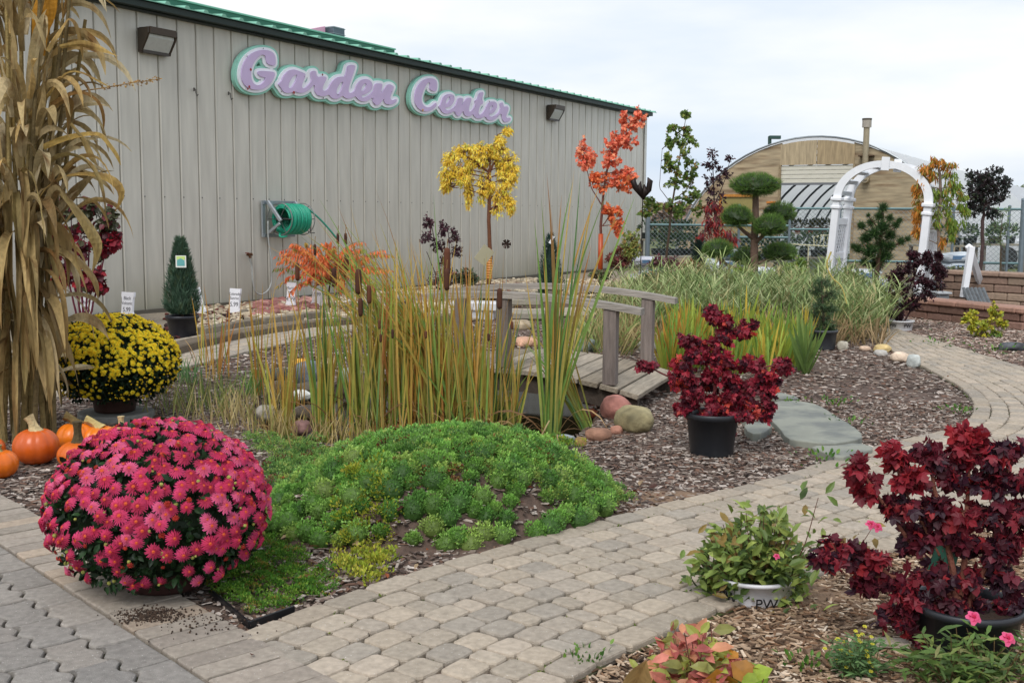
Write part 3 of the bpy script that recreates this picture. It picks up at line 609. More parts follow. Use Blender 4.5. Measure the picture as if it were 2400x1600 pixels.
def dome(T, c, rad, nfl, bloom, fsize, foli, nleaf, zmin=-.55, cluster=0, nbud=0, budcol='7a7a20', topbias=0., dens=None):
    """hemisphere of blooms over dark foliage; centre c, radii rad"""
    c = np.asarray(c); rad = np.asarray(rad); g = MB()
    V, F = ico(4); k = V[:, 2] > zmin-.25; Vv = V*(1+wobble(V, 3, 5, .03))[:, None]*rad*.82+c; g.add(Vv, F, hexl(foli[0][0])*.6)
    n = nleaf; q = unit(RNG.normal(size=(n*2, 3))); q = q[q[:, 2] > zmin-.12][:n]; n = len(q); P = c+q*rad*RNG.uniform(.78, .985, (n, 1)); D = q*.8+RNG.normal(size=(n, 3))*.7
    g.scatter(OVAL, P, D, q+RNG.normal(size=(n, 3))*.5, RNG.uniform(.022, .04, n), pick(foli, n, .25)); T.part('foliage', g, M['leaf'])
    pts = []; tries = 0; mind = fsize*1.15
    while len(pts) < nfl and tries < nfl*60:
        tries += 1; q = unit(RNG.normal(size=3))
        if q[2] < zmin or (q[1] > .55 and q[2] < .3): continue
        if dens is not None and RNG.random() > dens(q): continue
        p = c+q*rad*RNG.uniform(.96, 1.03)
        if any(np.sum((p-o[0])**2) < mind**2*o[2] for o in pts[-400:]): continue
        pts.append((p, q, RNG.uniform(.35, 1)))
    pts.sort(key=lambda o: np.linalg.norm(o[0]-CAM)-.4*(o[1] @ unit(CAM-o[0]))); rest = MB()
    blooms = bloom if isinstance(bloom, list) else [bloom]; mes = []
    for V, TF, TC in blooms: bm = MB(); bm.V = [V]; bm.C = [TC]; bm.n = len(V); bm.F = list(TF); mes.append(bm.mesh('flower', M['petal']))
    for i, (p, q, s) in enumerate(pts):
        nrm = unit(q+np.array([0, -.1, .25])+RNG.normal(size=3)*.18); sc = fsize*(.62+.45*s)*random.uniform(.9, 1.1)
        if i < 100:
            zq = Vector(tuple(nrm)).to_track_quat('Y', 'Z'); T.raw('flower', mes[int(abs(math.sin(p[0]*31+p[2]*17))*len(mes)) % len(mes)], p, zq.to_euler(), sc)
        else: rest.scatter(blooms[i % len(blooms)], [p], [nrm], [[.1, .2, 1]], np.array([sc]), np.array([[1., 1, 1]]))
    if rest.n: T.part('flowers', rest, M['petal'], kind='stuff')
    if nbud:
        q = unit(RNG.normal(size=(nbud*2, 3))); q = q[q[:, 2] > zmin][:nbud]; b = MB()
        V, F = ico(1); tp = (V*np.array([1, 1, 1.]), [(3, F)], np.ones((len(V), 3))); b.scatter(tp, c+q*rad*RNG.uniform(.98, 1.04, (len(q), 1)), q, RNG.normal(size=q.shape), RNG.uniform(.004, .008, len(q)), pick([(budcol, 1)], len(q), .2)); T.part('buds', b, M['petal'], kind='stuff')

# ---- pink mum ----
y0 = 3.72; c = at(372, 1188, y0); pb = G(395, 1405); pb = np.array([c[0]+.02, y0, .03])
T = Thing('potted_mum', 'large pink chrysanthemum dome in a brown pot on the brick border', 'potted flower', (pb[0], pb[1], .03))
pot(T, pb, .17, .2, '3a2320')
pk = [mum_bloom(hexl(a_), hexl(b_), eye=hexl('e06a3c')) for a_, b_ in (('d84e40', 'dc4c84'), ('d44a3c', 'd03a70'), ('dc6050', 'e46a9c'), ('c43a34', 'c4406c'))]
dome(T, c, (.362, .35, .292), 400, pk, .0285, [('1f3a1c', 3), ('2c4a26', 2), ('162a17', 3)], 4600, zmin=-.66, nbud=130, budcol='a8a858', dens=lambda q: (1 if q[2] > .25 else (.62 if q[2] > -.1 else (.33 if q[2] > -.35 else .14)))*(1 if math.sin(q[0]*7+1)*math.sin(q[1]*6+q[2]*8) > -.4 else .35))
pkb = MB(); qq = unit(RNG.normal(size=(260, 3))); qq = qq[(qq[:, 2] > -.5)][:130]; pkb.scatter(mum_bloom(hexl('b83a2c'), hexl('c0443a'), rings=((10, .8, .5), (7, .5, .7))), c+qq*np.array([.362, .35, .292])*RNG.uniform(.97, 1.03, (len(qq), 1)), qq, RNG.normal(size=qq.shape), RNG.uniform(.009, .016, len(qq)), pick([('ffffff', 1)], len(qq), .2)); T.part('half_open_flowers', pkb, M['petal'], kind='stuff')
# ---- yellow mum ----
y0 = 7.0; c = at(268, 848, y0); pb = np.array([at(270, 965, y0)[0], y0, .05])
T = Thing('potted_mum', 'round yellow chrysanthemum in a brown pot on a grey stone slab', 'potted flower', pb)
pot(T, pb, .165, .28, '3d2721', taper=.75)
ye = mum_bloom(hexl('ffd820'), hexl('fff048'), rings=((12, 1., .15), (9, .6, .45)), eye=hexl('f8c818'))
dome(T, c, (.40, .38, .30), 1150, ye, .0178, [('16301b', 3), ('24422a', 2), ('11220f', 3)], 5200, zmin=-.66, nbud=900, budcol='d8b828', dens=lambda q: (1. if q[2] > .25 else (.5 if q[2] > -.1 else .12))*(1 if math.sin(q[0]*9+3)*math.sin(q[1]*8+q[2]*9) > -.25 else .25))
g = MB(); o = [(math.cos(a)*.235*(1+.04*math.sin(3*a)), math.sin(a)*.235) for a in np.linspace(0, 2*math.pi, 28, endpoint=False)]; stone(g, np.array(o)+pb[:2], 0, .048, hexl('84847f'), .008)
single('stepping_stone', g, M['stone'], 'round grey stone slab under the brown pot of the yellow chrysanthemum', 'stone slab', loc=(pb[0], pb[1], 0))
# ---- pumpkins ----
def pumpkin(u, v, w, h, col, stem, lab, ribs_=10, depth=.035, lean=(0, 0), stl=.5, yb=None):
    """u,v: bottom centre px; w,h: px"""
    b = G(u, v); m = mpp(b); r = w*m/2; hh = h*m*.97; b = b+[0, r*.75, 0]; b = np.array([at(u, v, b[1])[0], b[1], 0]); T = Thing('pumpkin', lab, 'pumpkin', b, 'pumpkins beside the corn shock')
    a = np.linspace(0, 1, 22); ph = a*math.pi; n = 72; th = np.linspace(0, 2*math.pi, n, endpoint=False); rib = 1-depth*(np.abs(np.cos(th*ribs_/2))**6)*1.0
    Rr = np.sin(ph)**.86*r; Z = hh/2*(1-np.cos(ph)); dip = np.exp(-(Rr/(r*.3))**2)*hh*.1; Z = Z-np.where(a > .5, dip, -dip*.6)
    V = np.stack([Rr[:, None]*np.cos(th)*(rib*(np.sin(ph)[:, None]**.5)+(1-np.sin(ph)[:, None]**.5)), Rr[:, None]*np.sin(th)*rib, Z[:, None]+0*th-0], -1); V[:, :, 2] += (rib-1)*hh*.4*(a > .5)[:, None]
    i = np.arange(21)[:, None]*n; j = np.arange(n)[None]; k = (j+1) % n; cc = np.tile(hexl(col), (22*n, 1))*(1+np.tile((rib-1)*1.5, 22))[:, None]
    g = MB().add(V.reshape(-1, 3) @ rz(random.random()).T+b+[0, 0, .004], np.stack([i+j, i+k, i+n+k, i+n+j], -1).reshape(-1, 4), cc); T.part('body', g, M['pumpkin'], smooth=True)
    s = MB(); t = b+[0, 0, hh*.9]; L_ = stl*hh; P = np.array([t, t+[lean[0]*.15*L_, lean[1]*.2*L_, L_*.35], t+[lean[0]*.5*L_, lean[1]*.5*L_, L_*.75], t+[lean[0]*L_, lean[1]*L_, L_*(1-.3*abs(lean[0]))]]); P = bez(P[0], P[1]*.5+P[2]*.5, P[3], 7)
    s.tube(P, np.array([.05, .034, .026, .023, .023, .026, .03])*r/.12*1.0, 7, hexl(stem)); T.part('stem', s, M['bark'])
pumpkin(87, 1098, 106, 90, 'c8591a', 'b9a67c', 'dark orange pumpkin with a pale upright stem left of the pink flowers', lean=(-.35, 0), stl=.5)
pumpkin(-2, 1131, 92, 72, 'd96a14', '8f8456', 'smooth orange pumpkin cut by the left photo edge, lowest in front', stl=.28)
pumpkin(-12, 1085, 52, 56, 'cf5f18', '8f8456', 'orange pumpkin at the left photo edge behind the lowest one', stl=.3)
pumpkin(183, 1062, 96, 68, 'e07416', '6b5a35', 'bright orange ribbed pumpkin behind the dark upright stem', ribs_=9, depth=.06, lean=(-.8, -.2), stl=.5)
pumpkin(186, 1108, 98, 70, 'd2651a', '4b4028', 'orange pumpkin half hidden by pink flowers with a dark thick stem', lean=(-.0, 0), stl=.8)
pumpkin(236, 1062, 84, 60, 'e27a1c', 'b5a16a', 'light orange pumpkin with a leaning tan stem beside the pink flowers', ribs_=9, depth=.07, lean=(-1., 0), stl=.55)
pumpkin(286, 1052, 70, 52, 'dd7018', 'b9a67c', 'orange pumpkin behind the pink flowers with only its stem tip showing', stl=.55)
# ---- corn shock ----
y0 = 6.35; cb = np.array([at(48, 1020, y0)[0], y0, 0]); m = mpp(cb)
T = Thing('corn_shock', 'tall bundle of dried corn stalks standing beside the pumpkins', 'corn stalks', cb)
pc = ['bca880', 'c9b78e', 'a38f66', 'd2c19c', '93805a', 'b8a274', 'ae976a', 'c0a26a']
for k in range(24):
    a = k*2.4; r_ = .03+.15*math.sqrt(k/24); b = cb+[r_*math.cos(a)*1.1, r_*math.sin(a), 0]; hgt = random.uniform(2.3, 2.85); top = b+[random.gauss(.05, .16)+r_*.6*math.cos(a), random.gauss(0, .12), hgt]
    mid = (b+top)/2+[r_*-.5*math.cos(a), -r_*.5*math.sin(a), 0]; P = bez(b, mid, top, 12); g = MB(); cc = hexl(random.choice(['8f7d50', '7d6c44', '9c8858', '6f6040', '85744a'])); rr = np.linspace(.017, .009, 12)*random.uniform(.85, 1.15)
    g.tube(P, rr, 7, cc)
    for q in range(1, 9): i = int(q*1.3); g.tube([P[i]-[0, 0, .008], P[i]+[0, 0, .008]], rr[i]*1.12, 7, cc*.85)
    T.part('stalk', g, M['bark'])
    if k % 3 == 0:
        g = MB()
        for q in range(7): d = unit([random.gauss(0, .3)+.1, random.gauss(0, .3), 1.]); e = P[-1]+d*.34; PP = bez(P[-1], (P[-1]+e)/2+[0, 0, .04], e, 8); g.tube(PP, .0035, 4, hexl('a8854e')); pp = PP[RNG.integers(2, 8, 26)]+RNG.normal(size=(26, 3))*.004; g.scatter(QUADL, pp, d+RNG.normal(size=(26, 3))*.5, RNG.normal(size=(26, 3)), RNG.uniform(.012, .018, 26), pick([('b08a50', 1), ('9a7040', 1)], 26))
        T.part('tassel', g, M['dryleaf'])
leafs = []
def cleaf(p, d, L_, w_, dr, tw, c0, seg=11, curl=0.):
    g = MB(); h0 = hexl(c0); ribbon(g, p, d, L_, w_, dr, h0*random.uniform(.8, 1.05), h0*random.uniform(.9, 1.15), seg, tw, random.uniform(.2, .7), curl); leafs.append(g)
for k in range(250):            # leaves leaving the bundle all round
    z = random.choice([random.uniform(.35, 2.7), random.uniform(1.2, 2.6)]); a = random.uniform(0, 6.28); rr = .17*math.sqrt(random.random())+.03; p = cb+[rr*math.cos(a)+.03+z*.03, rr*math.sin(a), z]; el = random.uniform(.75, 1.5) if z > .9 else random.uniform(-.9, .5)
    cleaf(p, [math.cos(a)*math.cos(el), math.sin(a)*math.cos(el), math.sin(el)], random.uniform(.3, .66), random.uniform(.028, .062), random.uniform(1.5, 9), random.uniform(-4, 4), random.choice(pc), curl=random.uniform(-.8, .8))
for k in range(95):            # limp leaves hanging down the front of the lower half
    z = random.uniform(.7, 1.6); a = random.uniform(-3.0, -.2); rr = random.uniform(.08, .17); p = cb+[rr*math.cos(a)*1.1+.02, rr*math.sin(a), z]
    cleaf(p, [math.cos(a)*.2, math.sin(a)*.3, random.uniform(-.7, .2)], random.uniform(.45, .8), random.uniform(.03, .062), random.uniform(4, 8), random.uniform(-3., 3.), random.choice(['a08a5c', '8d7448', 'b39a68', '7c6540', 'a3905f']), curl=random.uniform(-.5, .5))
def pl(pts, w_, c0, yy=-.12):   # leaf following an arch seen in the photo
    P = catmull([at(u, v, y0+yy)-0 for u, v in pts][:], 5) if False else None
    Q = np.array([at(u, v, y0+yy+.02*i) for i, (u, v) in enumerate(pts)]); t = np.linspace(0, 1, len(Q)); tt = np.linspace(0, 1, 16)
    S = np.array([np.interp(tt, t, Q[:, k]) for k in range(3)]).T
    for _ in range(2): S[1:-1] = (S[:-2]+S[1:-1]*2+S[2:])/4
    g = MB(); h0 = hexl(c0); D = unit(np.gradient(S, axis=0)); V = []; C = []
    for i in range(16):
        t_ = i/15; w = w_*.5*((.5+1.2*t_) if t_ < .4 else (1-((t_-.4)/.6)**2)+.04); sd = unit(np.cross(D[i], (0, -1, 0))); a = .4+1.0*math.sin(3*t_+len(pts)); sd = sd*math.cos(a)+np.array([0, -1, 0])*math.sin(a)
        n_ = np.cross(D[i], sd); V += [S[i]-sd*w+n_*w*.3, S[i], S[i]+sd*w+n_*w*.3]; C += [h0*1.05, h0*.85, h0]
    g.add(V, [f for i in range(15) for f in ((3*i, 3*i+1, 3*i+4, 3*i+3), (3*i+1, 3*i+2, 3*i+5, 3*i+4))], np.array(C)); leafs.append(g)
pl([(85, 470), (110, 430), (160, 405), (225, 400), (270, 420), (292, 455), (270, 495)], .07, 'b39556')
pl([(100, 345), (150, 320), (230, 305), (250, 325), (275, 360), (283, 388)], .065, 'b99a55')
pl([(110, 120), (140, 70), (160, 38), (180, 50), (190, 95), (195, 140)], .055, 'c2a468')
pl([(70, 270), (110, 225), (150, 165), (190, 165), (225, 185), (258, 205)], .05, 'a88b4e')
pl([(140, 110), (190, 102), (230, 112), (276, 132)], .04, 'b89a5c')
pl([(120, 245), (165, 215), (200, 212), (235, 235), (245, 270), (243, 305)], .05, '8f6a38')
pl([(85, 360), (130, 430), (175, 480), (205, 520), (225, 560), (232, 585), (215, 640)], .085, 'ab9460')
pl([(60, 590), (110, 570), (165, 590), (205, 625), (228, 660), (230, 700)], .085, 'a08658')
pl([(45, 540), (100, 520), (150, 545), (165, 600), (160, 680)], .08, '9b8152')
pl([(110, 660), (130, 720), (150, 780), (145, 830), (120, 860), (115, 960)], .10, 'a38b62')
pl([(120, 255), (150, 230), (165, 240), (163, 280), (158, 330)], .05, '8f7040')
pl([(165, 290), (195, 330), (215, 370), (230, 390)], .04, 'b29a66')
pl([(95, 130), (100, 60), (118, 0), (125, -60)], .09, 'c48a2c'); pl([(85, 110), (92, 50), (100, -10), (96, -60)], .08, 'b98225')
pl([(8, 105), (35, 160), (48, 230), (55, 320)], .08, 'b9a06c'); pl([(10, 160), (20, 240), (28, 330)], .07, 'a98f58')
leafs.sort(key=lambda g: -g.V[0].shape[0])
for g in leafs[-100:]: T.part('leaf', g, M['dryleaf'])
if len(leafs) > 100:
    g = MB()
    for q in leafs[:-100]: g.add(q.V[0], [tuple(r) for k_, a_ in q.F for r in a_], q.C[0])
    T.part('leaves', g, M['dryleaf'], kind='stuff')
g = MB()                        # one tassel reaching over the wall to the right
P = np.array([at(u, v, y0-.05) for u, v in ((180, 215), (240, 207), (300, 196), (372, 186))]); g.tube(P, [.004, .003, .0025, .002], 4, hexl('a8854e'))
pp = np.array([P[1]+(P[3]-P[1])*t for t in RNG.random(90)])+RNG.normal(size=(90, 3))*.006; g.scatter(QUADL, pp, (P[3]-P[1])[None]+RNG.normal(size=(90, 3))*.15, RNG.normal(size=(90, 3)), RNG.uniform(.012, .02, 90), pick([('b9945a', 1), ('a07a45', 1)], 90))
T.part('tassel', g, M['dryleaf'])
# ---- red dogwood behind the corn ----
y0 = 12.6; b = G(190, 770); b = np.array([at(195, 740, y0)[0], y0, 0])
T = Thing('dogwood_shrub', 'upright shrub with red and dark green leaves behind the corn stalks', 'shrub', b)
st = [[(u0, 745, .012), ((u0+u1)/2+random.uniform(-6, 6), (745+v1)/2, .009), (u1, v1, .004)] for u0, u1, v1 in ((180, 130, 520), (188, 165, 480), (195, 190, 500), (200, 215, 480), (205, 240, 500), (210, 262, 520), (198, 180, 560), (192, 150, 570))]
rp2 = [('7c1f2e', 4), ('8f2233', 3), ('55222c', 3), ('4c4a34', 2), ('a32430', 1)]; gt = [('5a5b42', 3), ('6b3038', 2), ('4a4c36', 2)]
plant(T, y0, b, st, [(150, 490, 22, 28, gt), (205, 490, 24, 26, gt), (250, 510, 22, 28, gt), (140, 560, 24, 40), (190, 560, 26, 45), (240, 570, 22, 45), (268, 560, 10, 20, rp2), (150, 640, 20, 30), (200, 650, 24, 35), (232, 660, 16, 30), (120, 600, 18, 40)], ROUND, .078, rp2, twigs=20, lpt=7, leafdir=(0, 0, -.5), bark='5a2030', twr=.004)
# ---- conical potted spruce ----
def cone_conifer(name, lab, u, vb, vt, wpx, yy, pal, n, needle=.05, potc=None, stem=False):
    b = np.array([at(u, vb, yy)[0], yy, 0]); T = Thing(name, lab, 'conifer', b, None); z0 = at(u, vb, yy)[2]; z1 = at(u, vt, yy)[2]; r = wpx*mpp(b)/2
    t = RNG.uniform(0, 1, n)**1.25; a = RNG.uniform(0, 6.283, n); prof = (np.minimum(1, (1-t)*1.25)**.75*.9+.1)*np.minimum(1, .72+t*3); rr = r*prof*(.6+.42*RNG.random(n)**.6)*(1+.1*np.sin(5*a+9*t)+.07*np.sin(11*a-17*t))
    P = np.stack([b[0]+rr*np.cos(a), b[1]+rr*np.sin(a), z0+(z1-z0)*t*.97], 1); D = np.stack([np.cos(a)*.45, np.sin(a)*.45, np.ones(n)*.9], 1)+RNG.normal(size=(n, 3))*.3
    tp = tpl([(-.06, 0, 0), (.06, 0, 0), (.04, .6, .02), (0, 1, .0), (-.04, .6, .02)], [(0, 1, 2, 3, 4)])
    g = MB(); g.lathe([(r*.45, z0), (r*.66, z0+(z1-z0)*.15), (r*.5, z0+(z1-z0)*.5), (r*.05, z0+(z1-z0)*.93)], (b[0], b[1], 0), 12, hexl(pal[0][0])*.5)
    cl = pick(pal, 200, .12)[(np.floor(a*6)*5+np.floor(t*14)).astype(int) % 200]*(1+RNG.uniform(-.25, .25, (n, 1)))
    g.scatter(tp, P, D, RNG.normal(size=(n, 3))+np.c_[np.cos(a), np.sin(a), 0*a], needle*RNG.uniform(.6, 1.3, n), cl); T.part('foliage', g, M['leaf'])
    g = MB(); g.tube([(b[0], b[1], .02), (b[0], b[1], z0+.1)], .016, 6, hexl('4a3a2c')); T.part('trunk', g, M['bark']); return T, b, z0, z1
T, b, z0, z1 = cone_conifer('potted_spruce', 'narrow cone shaped evergreen in a black pot with a small picture tag', 427, 735, 556, 76, 11.75, [('486350', 3), ('3a5642', 2), ('5c7862', 2), ('55664a', 1)], 7000, .055)
pot(T, b, .165, .235, '22232a')
g = MB(); q = at(424, 613, 11.75-.13); g.box(q, (.11, .004, .125), hexl('d9dcd6'), ch=.001); T.part('plant_tag', g, M['paint'])
g = MB(); 
g.add([q+[-.04, -.004, -.045], q+[.04, -.004, -.045], q+[.04, -.004, .01], q+[0, -.004, .035], q+[-.04, -.004, .015]], [(0, 1, 2, 3, 4)], hexl('5f9fa0')); g.add([q+[-.045, -.0035, .02], q+[.045, -.0035, .02], q+[.045, -.0035, .055], q+[-.045, -.0035, .055]], [(0, 1, 2, 3)], hexl('b9d27c')); T.part('tag_picture', g, M['paint'])
T, b, z0, z1 = cone_conifer('juniper', 'small dark blue green columnar evergreen near the grey wall behind the bridge rails', 1289, 690, 546, 60, 17.6, [('2d4a42', 3), ('24403a', 2), ('3a5a50', 2)], 3500, .06)
pot(T, b, .17, .16, '2a2628')
g = MB(); q = at(1293, 562, 17.35); g.box(q, (.04, .004, .13), hexl('dfe3e6'), M=rz(0) @ np.array([[.85, 0, .5], [0, 1, 0], [-.5, 0, .85]])); T.part('plant_tag', g, M['paint'])
# ---- price signs ----
def price_sign(u, v, w, h, yy, lines, lab, tilt=0.05, yaw=0.5):
    b = at(u, v, yy); b[2] = max(0, b[2]*0); m = mpp(b); W_, H_ = w*m*1.1, h*m*1.15; T = Thing('price_sign', lab, 'price sign', b, 'white price bags standing in the gravel bed')
    X = unit([math.cos(yaw), math.sin(yaw)*-1, 0]); Y = unit(np.array([tilt, .12, 1.])); Z = np.cross(X, Y); X = np.cross(Y, Z); g = MB(); o = b+Y*.02
    outl = [(-.5, 0), (.5, 0), (.5, .12), (.44, .2), (.44, .72), (.5, .82), (.5, 1), (.42, .985), (-.42, 1.0), (-.5, 1), (-.5, .84), (-.43, .74), (-.43, .2), (-.5, .12)]
    bul = lambda p: .02*(1-(2*p[0])**2)*math.sin(math.pi*min(1, max(0, p[1])))
    F_ = [o+X*p[0]*W_+Y*p[1]*H_+Z*.015 for p in outl]; K_ = [o+X*p[0]*W_+Y*p[1]*H_-Z*.015 for p in outl]; n = len(outl); g.add(F_+K_, [tuple(range(n)), tuple(range(2*n-1, n-1, -1))]+[(i, i+n, (i+1) % n+n, (i+1) % n) for i in range(n)], hexl('e4e4ea')); T.part('bag', g, M['paint'])
    g = MB(); zz = .9
    for t, s_ in lines: zz -= s_*1.1; q = text_mb(t, s_*H_, o+Y*zz*H_+Z*.0165, X, Y, hexl('2a2a33'), .0004); g.V += q.V; g.C += q.C; g.F += [(k, a+g.n) for k, a in q.F]; g.n += q.n
    T.part('lettering', g, M['paint'])
price_sign(200, 738, 38, 44, 13.6, [('Red', .2), ('Lava', .2), ('5.99', .24)], 'white price bag behind the dogwood shrub stems')
price_sign(298, 745, 37, 50, 13.9, [('Black', .2), ('Volcanic', .18), ('5.99', .26)], 'white price bag reading Black Volcanic above the yellow flowers')
price_sign(472, 730, 30, 52, 14.4, [('5.99', .2)], 'white price bag leaning behind the potted cone evergreen', tilt=-.28)
price_sign(549, 728, 29, 50, 14.5, [('Colorado', .16), ('Sunrise', .16), ('5.99', .26)], 'white price bag reading Colorado Sunrise below the wall tap')
price_sign(681, 716, 25, 50, 15.5, [('Marble', .17), ('Mix', .17), ('4.99', .26)], 'white price bag below the hose reel')
price_sign(742, 712, 30, 34, 15.8, [('5.99', .3)], 'small white price bag behind the orange sumac', tilt=.1)
price_sign(858, 700, 24, 40, 16.6, [('5.99', .25)], 'white price bag in the cattails under the sumac tip')
# ---- hose reel ----
rc = wall_at(655, 510, .0); s0, zT = WS(608, 470); s1 = s0+.74; _, zB = WS(608, 556); zB2 = WS(612, 560)[1]
T = Thing('hose_reel', 'wall mounted grey hose reel wound with green hose', 'hose reel', WP(s0, zB, .03))
g = MB(); gc = hexl('a9b0b5')
for s_ in (s0+.03, s0+.66): wbox(g, s_-.035, s_+.035, zB, zT, .03, .055, gc)
wbox(g, s0-.005, s0+.695, zT-.06, zT, .0555, .085, hexl('8d979c')); wbox(g, s0-.005, s0+.695, zB, zB+.05, .0555, .085, hexl('8d979c'))
for s_ in (s0+.055, s0+.66): g.beam(WP(s_, zT-.01, .11), WP(s_, (zT+zB)/2-.03, .36), .035, .05, gc); g.beam(WP(s_, zB+.06, .11), WP(s_, (zT+zB)/2-.06, .34), .03, .04, gc)
T.part('frame', g, M['metal'])
ax0 = WP(s0+.1, (zT+zB)/2, .3); 
g = MB(); XR = np.array([WN, [0, 0, 1], WD]).T
for s_ in (s0+.10, s0+.615):
    a = np.linspace(0, 2*math.pi, 41); g.tube(np.array([WP(s_, (zT+zB)/2, .3)+.235*(math.cos(t)*WN+math.sin(t)*np.array([0, 0, 1])) for t in a]), .008, 6, hexl('8b8f8e'))
    for t in np.linspace(0, 2*math.pi, 6, endpoint=False): g.tube([WP(s_, (zT+zB)/2, .3), WP(s_, (zT+zB)/2, .3)+.235*(math.cos(t)*WN+math.sin(t)*np.array([0, 0, 1]))], .007, 5, hexl('5b5f5e'))
    g.lathe([(.001, -.02), (.05, -.02), (.05, .02), (.001, .02)], WP(s_, (zT+zB)/2, .3), 14, hexl('2b2d2e'), M=XR)
g.tube([WP(s0+.04, (zT+zB)/2, .3), WP(s0+.7, (zT+zB)/2, .3)], .02, 8, hexl('5b5f5e')); T.part('drum', g, M['metal'])
g = MB(); t = np.linspace(0, 1, 900); nt_ = 13; P = []
for L_, (rr, s_a, s_b) in enumerate(((.165, s0+.13, s0+.595), (.195, s0+.58, s0+.15), (.212, s0+.18, s0+.57))):
    tt = np.linspace(0, 1, 330)
    for q in tt: a = q*nt_*2*math.pi+L_; P.append(WP(s_a+(s_b-s_a)*q+.008*math.sin(a*.5), (zT+zB)/2, .3)+(rr+.006*math.sin(a*.37))*(math.cos(a)*WN+math.sin(a)*np.array([0, 0, 1])))
g.tube(np.array(P), .0155, 7, hexl('1f9b7c')); 
e = wall_at(792, 563, .36); P0 = WP(s0+.56, (zT+zB)/2+.17, .42); g.tube(bez(P0, (P0+e)/2+[0, 0, .08], e, 10), .0155, 8, hexl('38a98f')); g.tube(bez(WP(s0+.1, zB+.06, .3), WP(s0+.0, zB-.02, .34), WP(s0+.16, zB+.02, .38), 8), .0155, 8, hexl('1f9b7c')); T.part('hose', g, M['plastic'], smooth=True)
g = MB(); cpt = WP(s0+.7, (zT+zB)/2-.05, .34); g.tube([cpt, cpt+WD*.04-[0, 0, .0], cpt+WD*.04-[0, 0, .16], cpt+WD*.14-[0, 0, .16]], .008, 6, hexl('4a4745')); T.part('crank_handle', g, M['metal'])
g = MB(); P = np.array([wall_at(u, v, .12 if i < 3 else .08) for i, (u, v) in enumerate(((628, 518), (629, 560), (637, 620), (636, 660), (628, 680), (612, 690), (598, 682), (592, 655), (590, 625), (584, 604)))]); P = catmull(P, 6) if P.shape[1] == 3 else P
g.tube(P, .012, 7, hexl('a9adaa')); T.part('feed_hose', g, M['plastic'], smooth=True)
p = wall_at(579, 600, .05); g = MB(); br = hexl('6a4b35'); g.tube([WP(*WS(579, 597), .0), WP(*WS(579, 597), .1)], .016, 8, br); g.tube([p+WN*.03+[0, 0, .03], p+WN*.05-[0, 0, .03]+WD*.02], .018, 8, br); g.tube([p+WN*.05-WD*.05+[0, 0, .035], p+WN*.05+WD*.05+[0, 0, .035]], .013, 6, br); g.lathe([(.001, 0), (.03, 0), (.03, .012), (.001, .012)], p+WN*.05-WD*.05+[0, 0, .04], 8, hexl('7a3a2c'))
single('water_tap', g, M['metal'], 'brass garden tap on the wall feeding the grey hose', 'tap', loc=p)
# ================= EDGING, GRAVEL, BARK =================
g = MB(); kp = catmull([G(*p)[:2] for p in [(330, 862), (430, 826), (560, 796), (700, 774), (840, 762), (980, 757), (1120, 752)]], 8); fk = Frame(kp); t = 0; k = 0
while t < fk.s[-1]-.3:
    ln = random.uniform(.55, .8); a, b_ = fk(np.array([t+.01]), np.array([0.]))[0], fk(np.array([min(t+ln, fk.s[-1])-.01]), np.array([0.]))[0]
    g.beam((*a, .045), (*b_, .045), .2, .11+random.uniform(-.01, .01), hexl(random.choice(['6f6353', '7d7060', '665a4b', '5c5145'])), ch=.012); t += ln
single('stone_edging', g, M['stone'], 'low curved edging of long stone blocks between the paved path and the gravel bed', 'edging')
g = MB(); kp = catmull([G(*p)[:2] for p in [(470, 790), (560, 772), (660, 757), (760, 746)]], 8); fk2 = Frame(kp); t = 0
while t < fk2.s[-1]-.3:
    ln = random.uniform(.6, .8); a, b_ = fk2(np.array([t+.01]), np.array([0.]))[0], fk2(np.array([min(t+ln, fk2.s[-1])-.01]), np.array([0.]))[0]
    g.beam((*a, .05), (*b_, .05), .1, .1, hexl(random.choice(['8a8070', '94897a', '7a7062'])), ch=.012); t += ln
single('stone_edging', g, M['stone'], 'second thin row of edging stones inside the gravel bed behind the curved edging', 'edging')
V0, F0 = ico(1); PEB = (V0, [(3, F0)], np.ones((len(V0), 3)))
V2, F2 = ico(2); PEB2 = (V2*(1+wobble(V2, 8, 2, .08))[:, None], [(3, F2)], np.ones((len(V2), 3)))
def pebbles(n, box, cond, pal, s0, s1, name, lab, cat, smooth=True):
    P = np.c_[RNG.uniform(box[0], box[1], n), RNG.uniform(box[2], box[3], n)]; P = P[cond(P)]; n = len(P); s = RNG.uniform(s0, s1, n)
    S = np.stack([s*RNG.uniform(.8, 1.5, n), s*RNG.uniform(.7, 1.1, n), s*RNG.uniform(.45, .8, n)], 1)
    g = MB(); d = RNG.normal(size=(n, 3)); d[:, 2] *= .2; g.scatter(PEB2, np.c_[P, H(P[:, 0], P[:, 1])+s*.3], d, np.tile([0, 0, 1.], (n, 1))+RNG.normal(size=(n, 3))*.2, S, pick(pal, n, .15)); return single(name, g, M['stone'], lab, cat, kind='stuff', smooth=smooth)
def W_(P): return (np.c_[P, 0*P[:, 0]]-W0) @ WN
gb = lambda P: (W_(P) > .06) & (line_d(P, BACK) > .72) & (W_(P) < 3.6) & (P[:, 0] < 2.4)
px = lambda P: 1200+FPX*(P[:, 0])/(P[:, 1]*math.cos(PITCH))
pebbles(11000, (-4.6, 2.4, 12.6, 23), lambda P: gb(P) & (px(P) > 450), [('b3a48c', 4), ('9a8b76', 3), ('c8bca4', 2), ('7a5a4a', 1), ('8b8272', 2)], .022, .05, 'river_gravel', 'tan and cream river gravel in the bed along the grey metal wall', 'gravel')
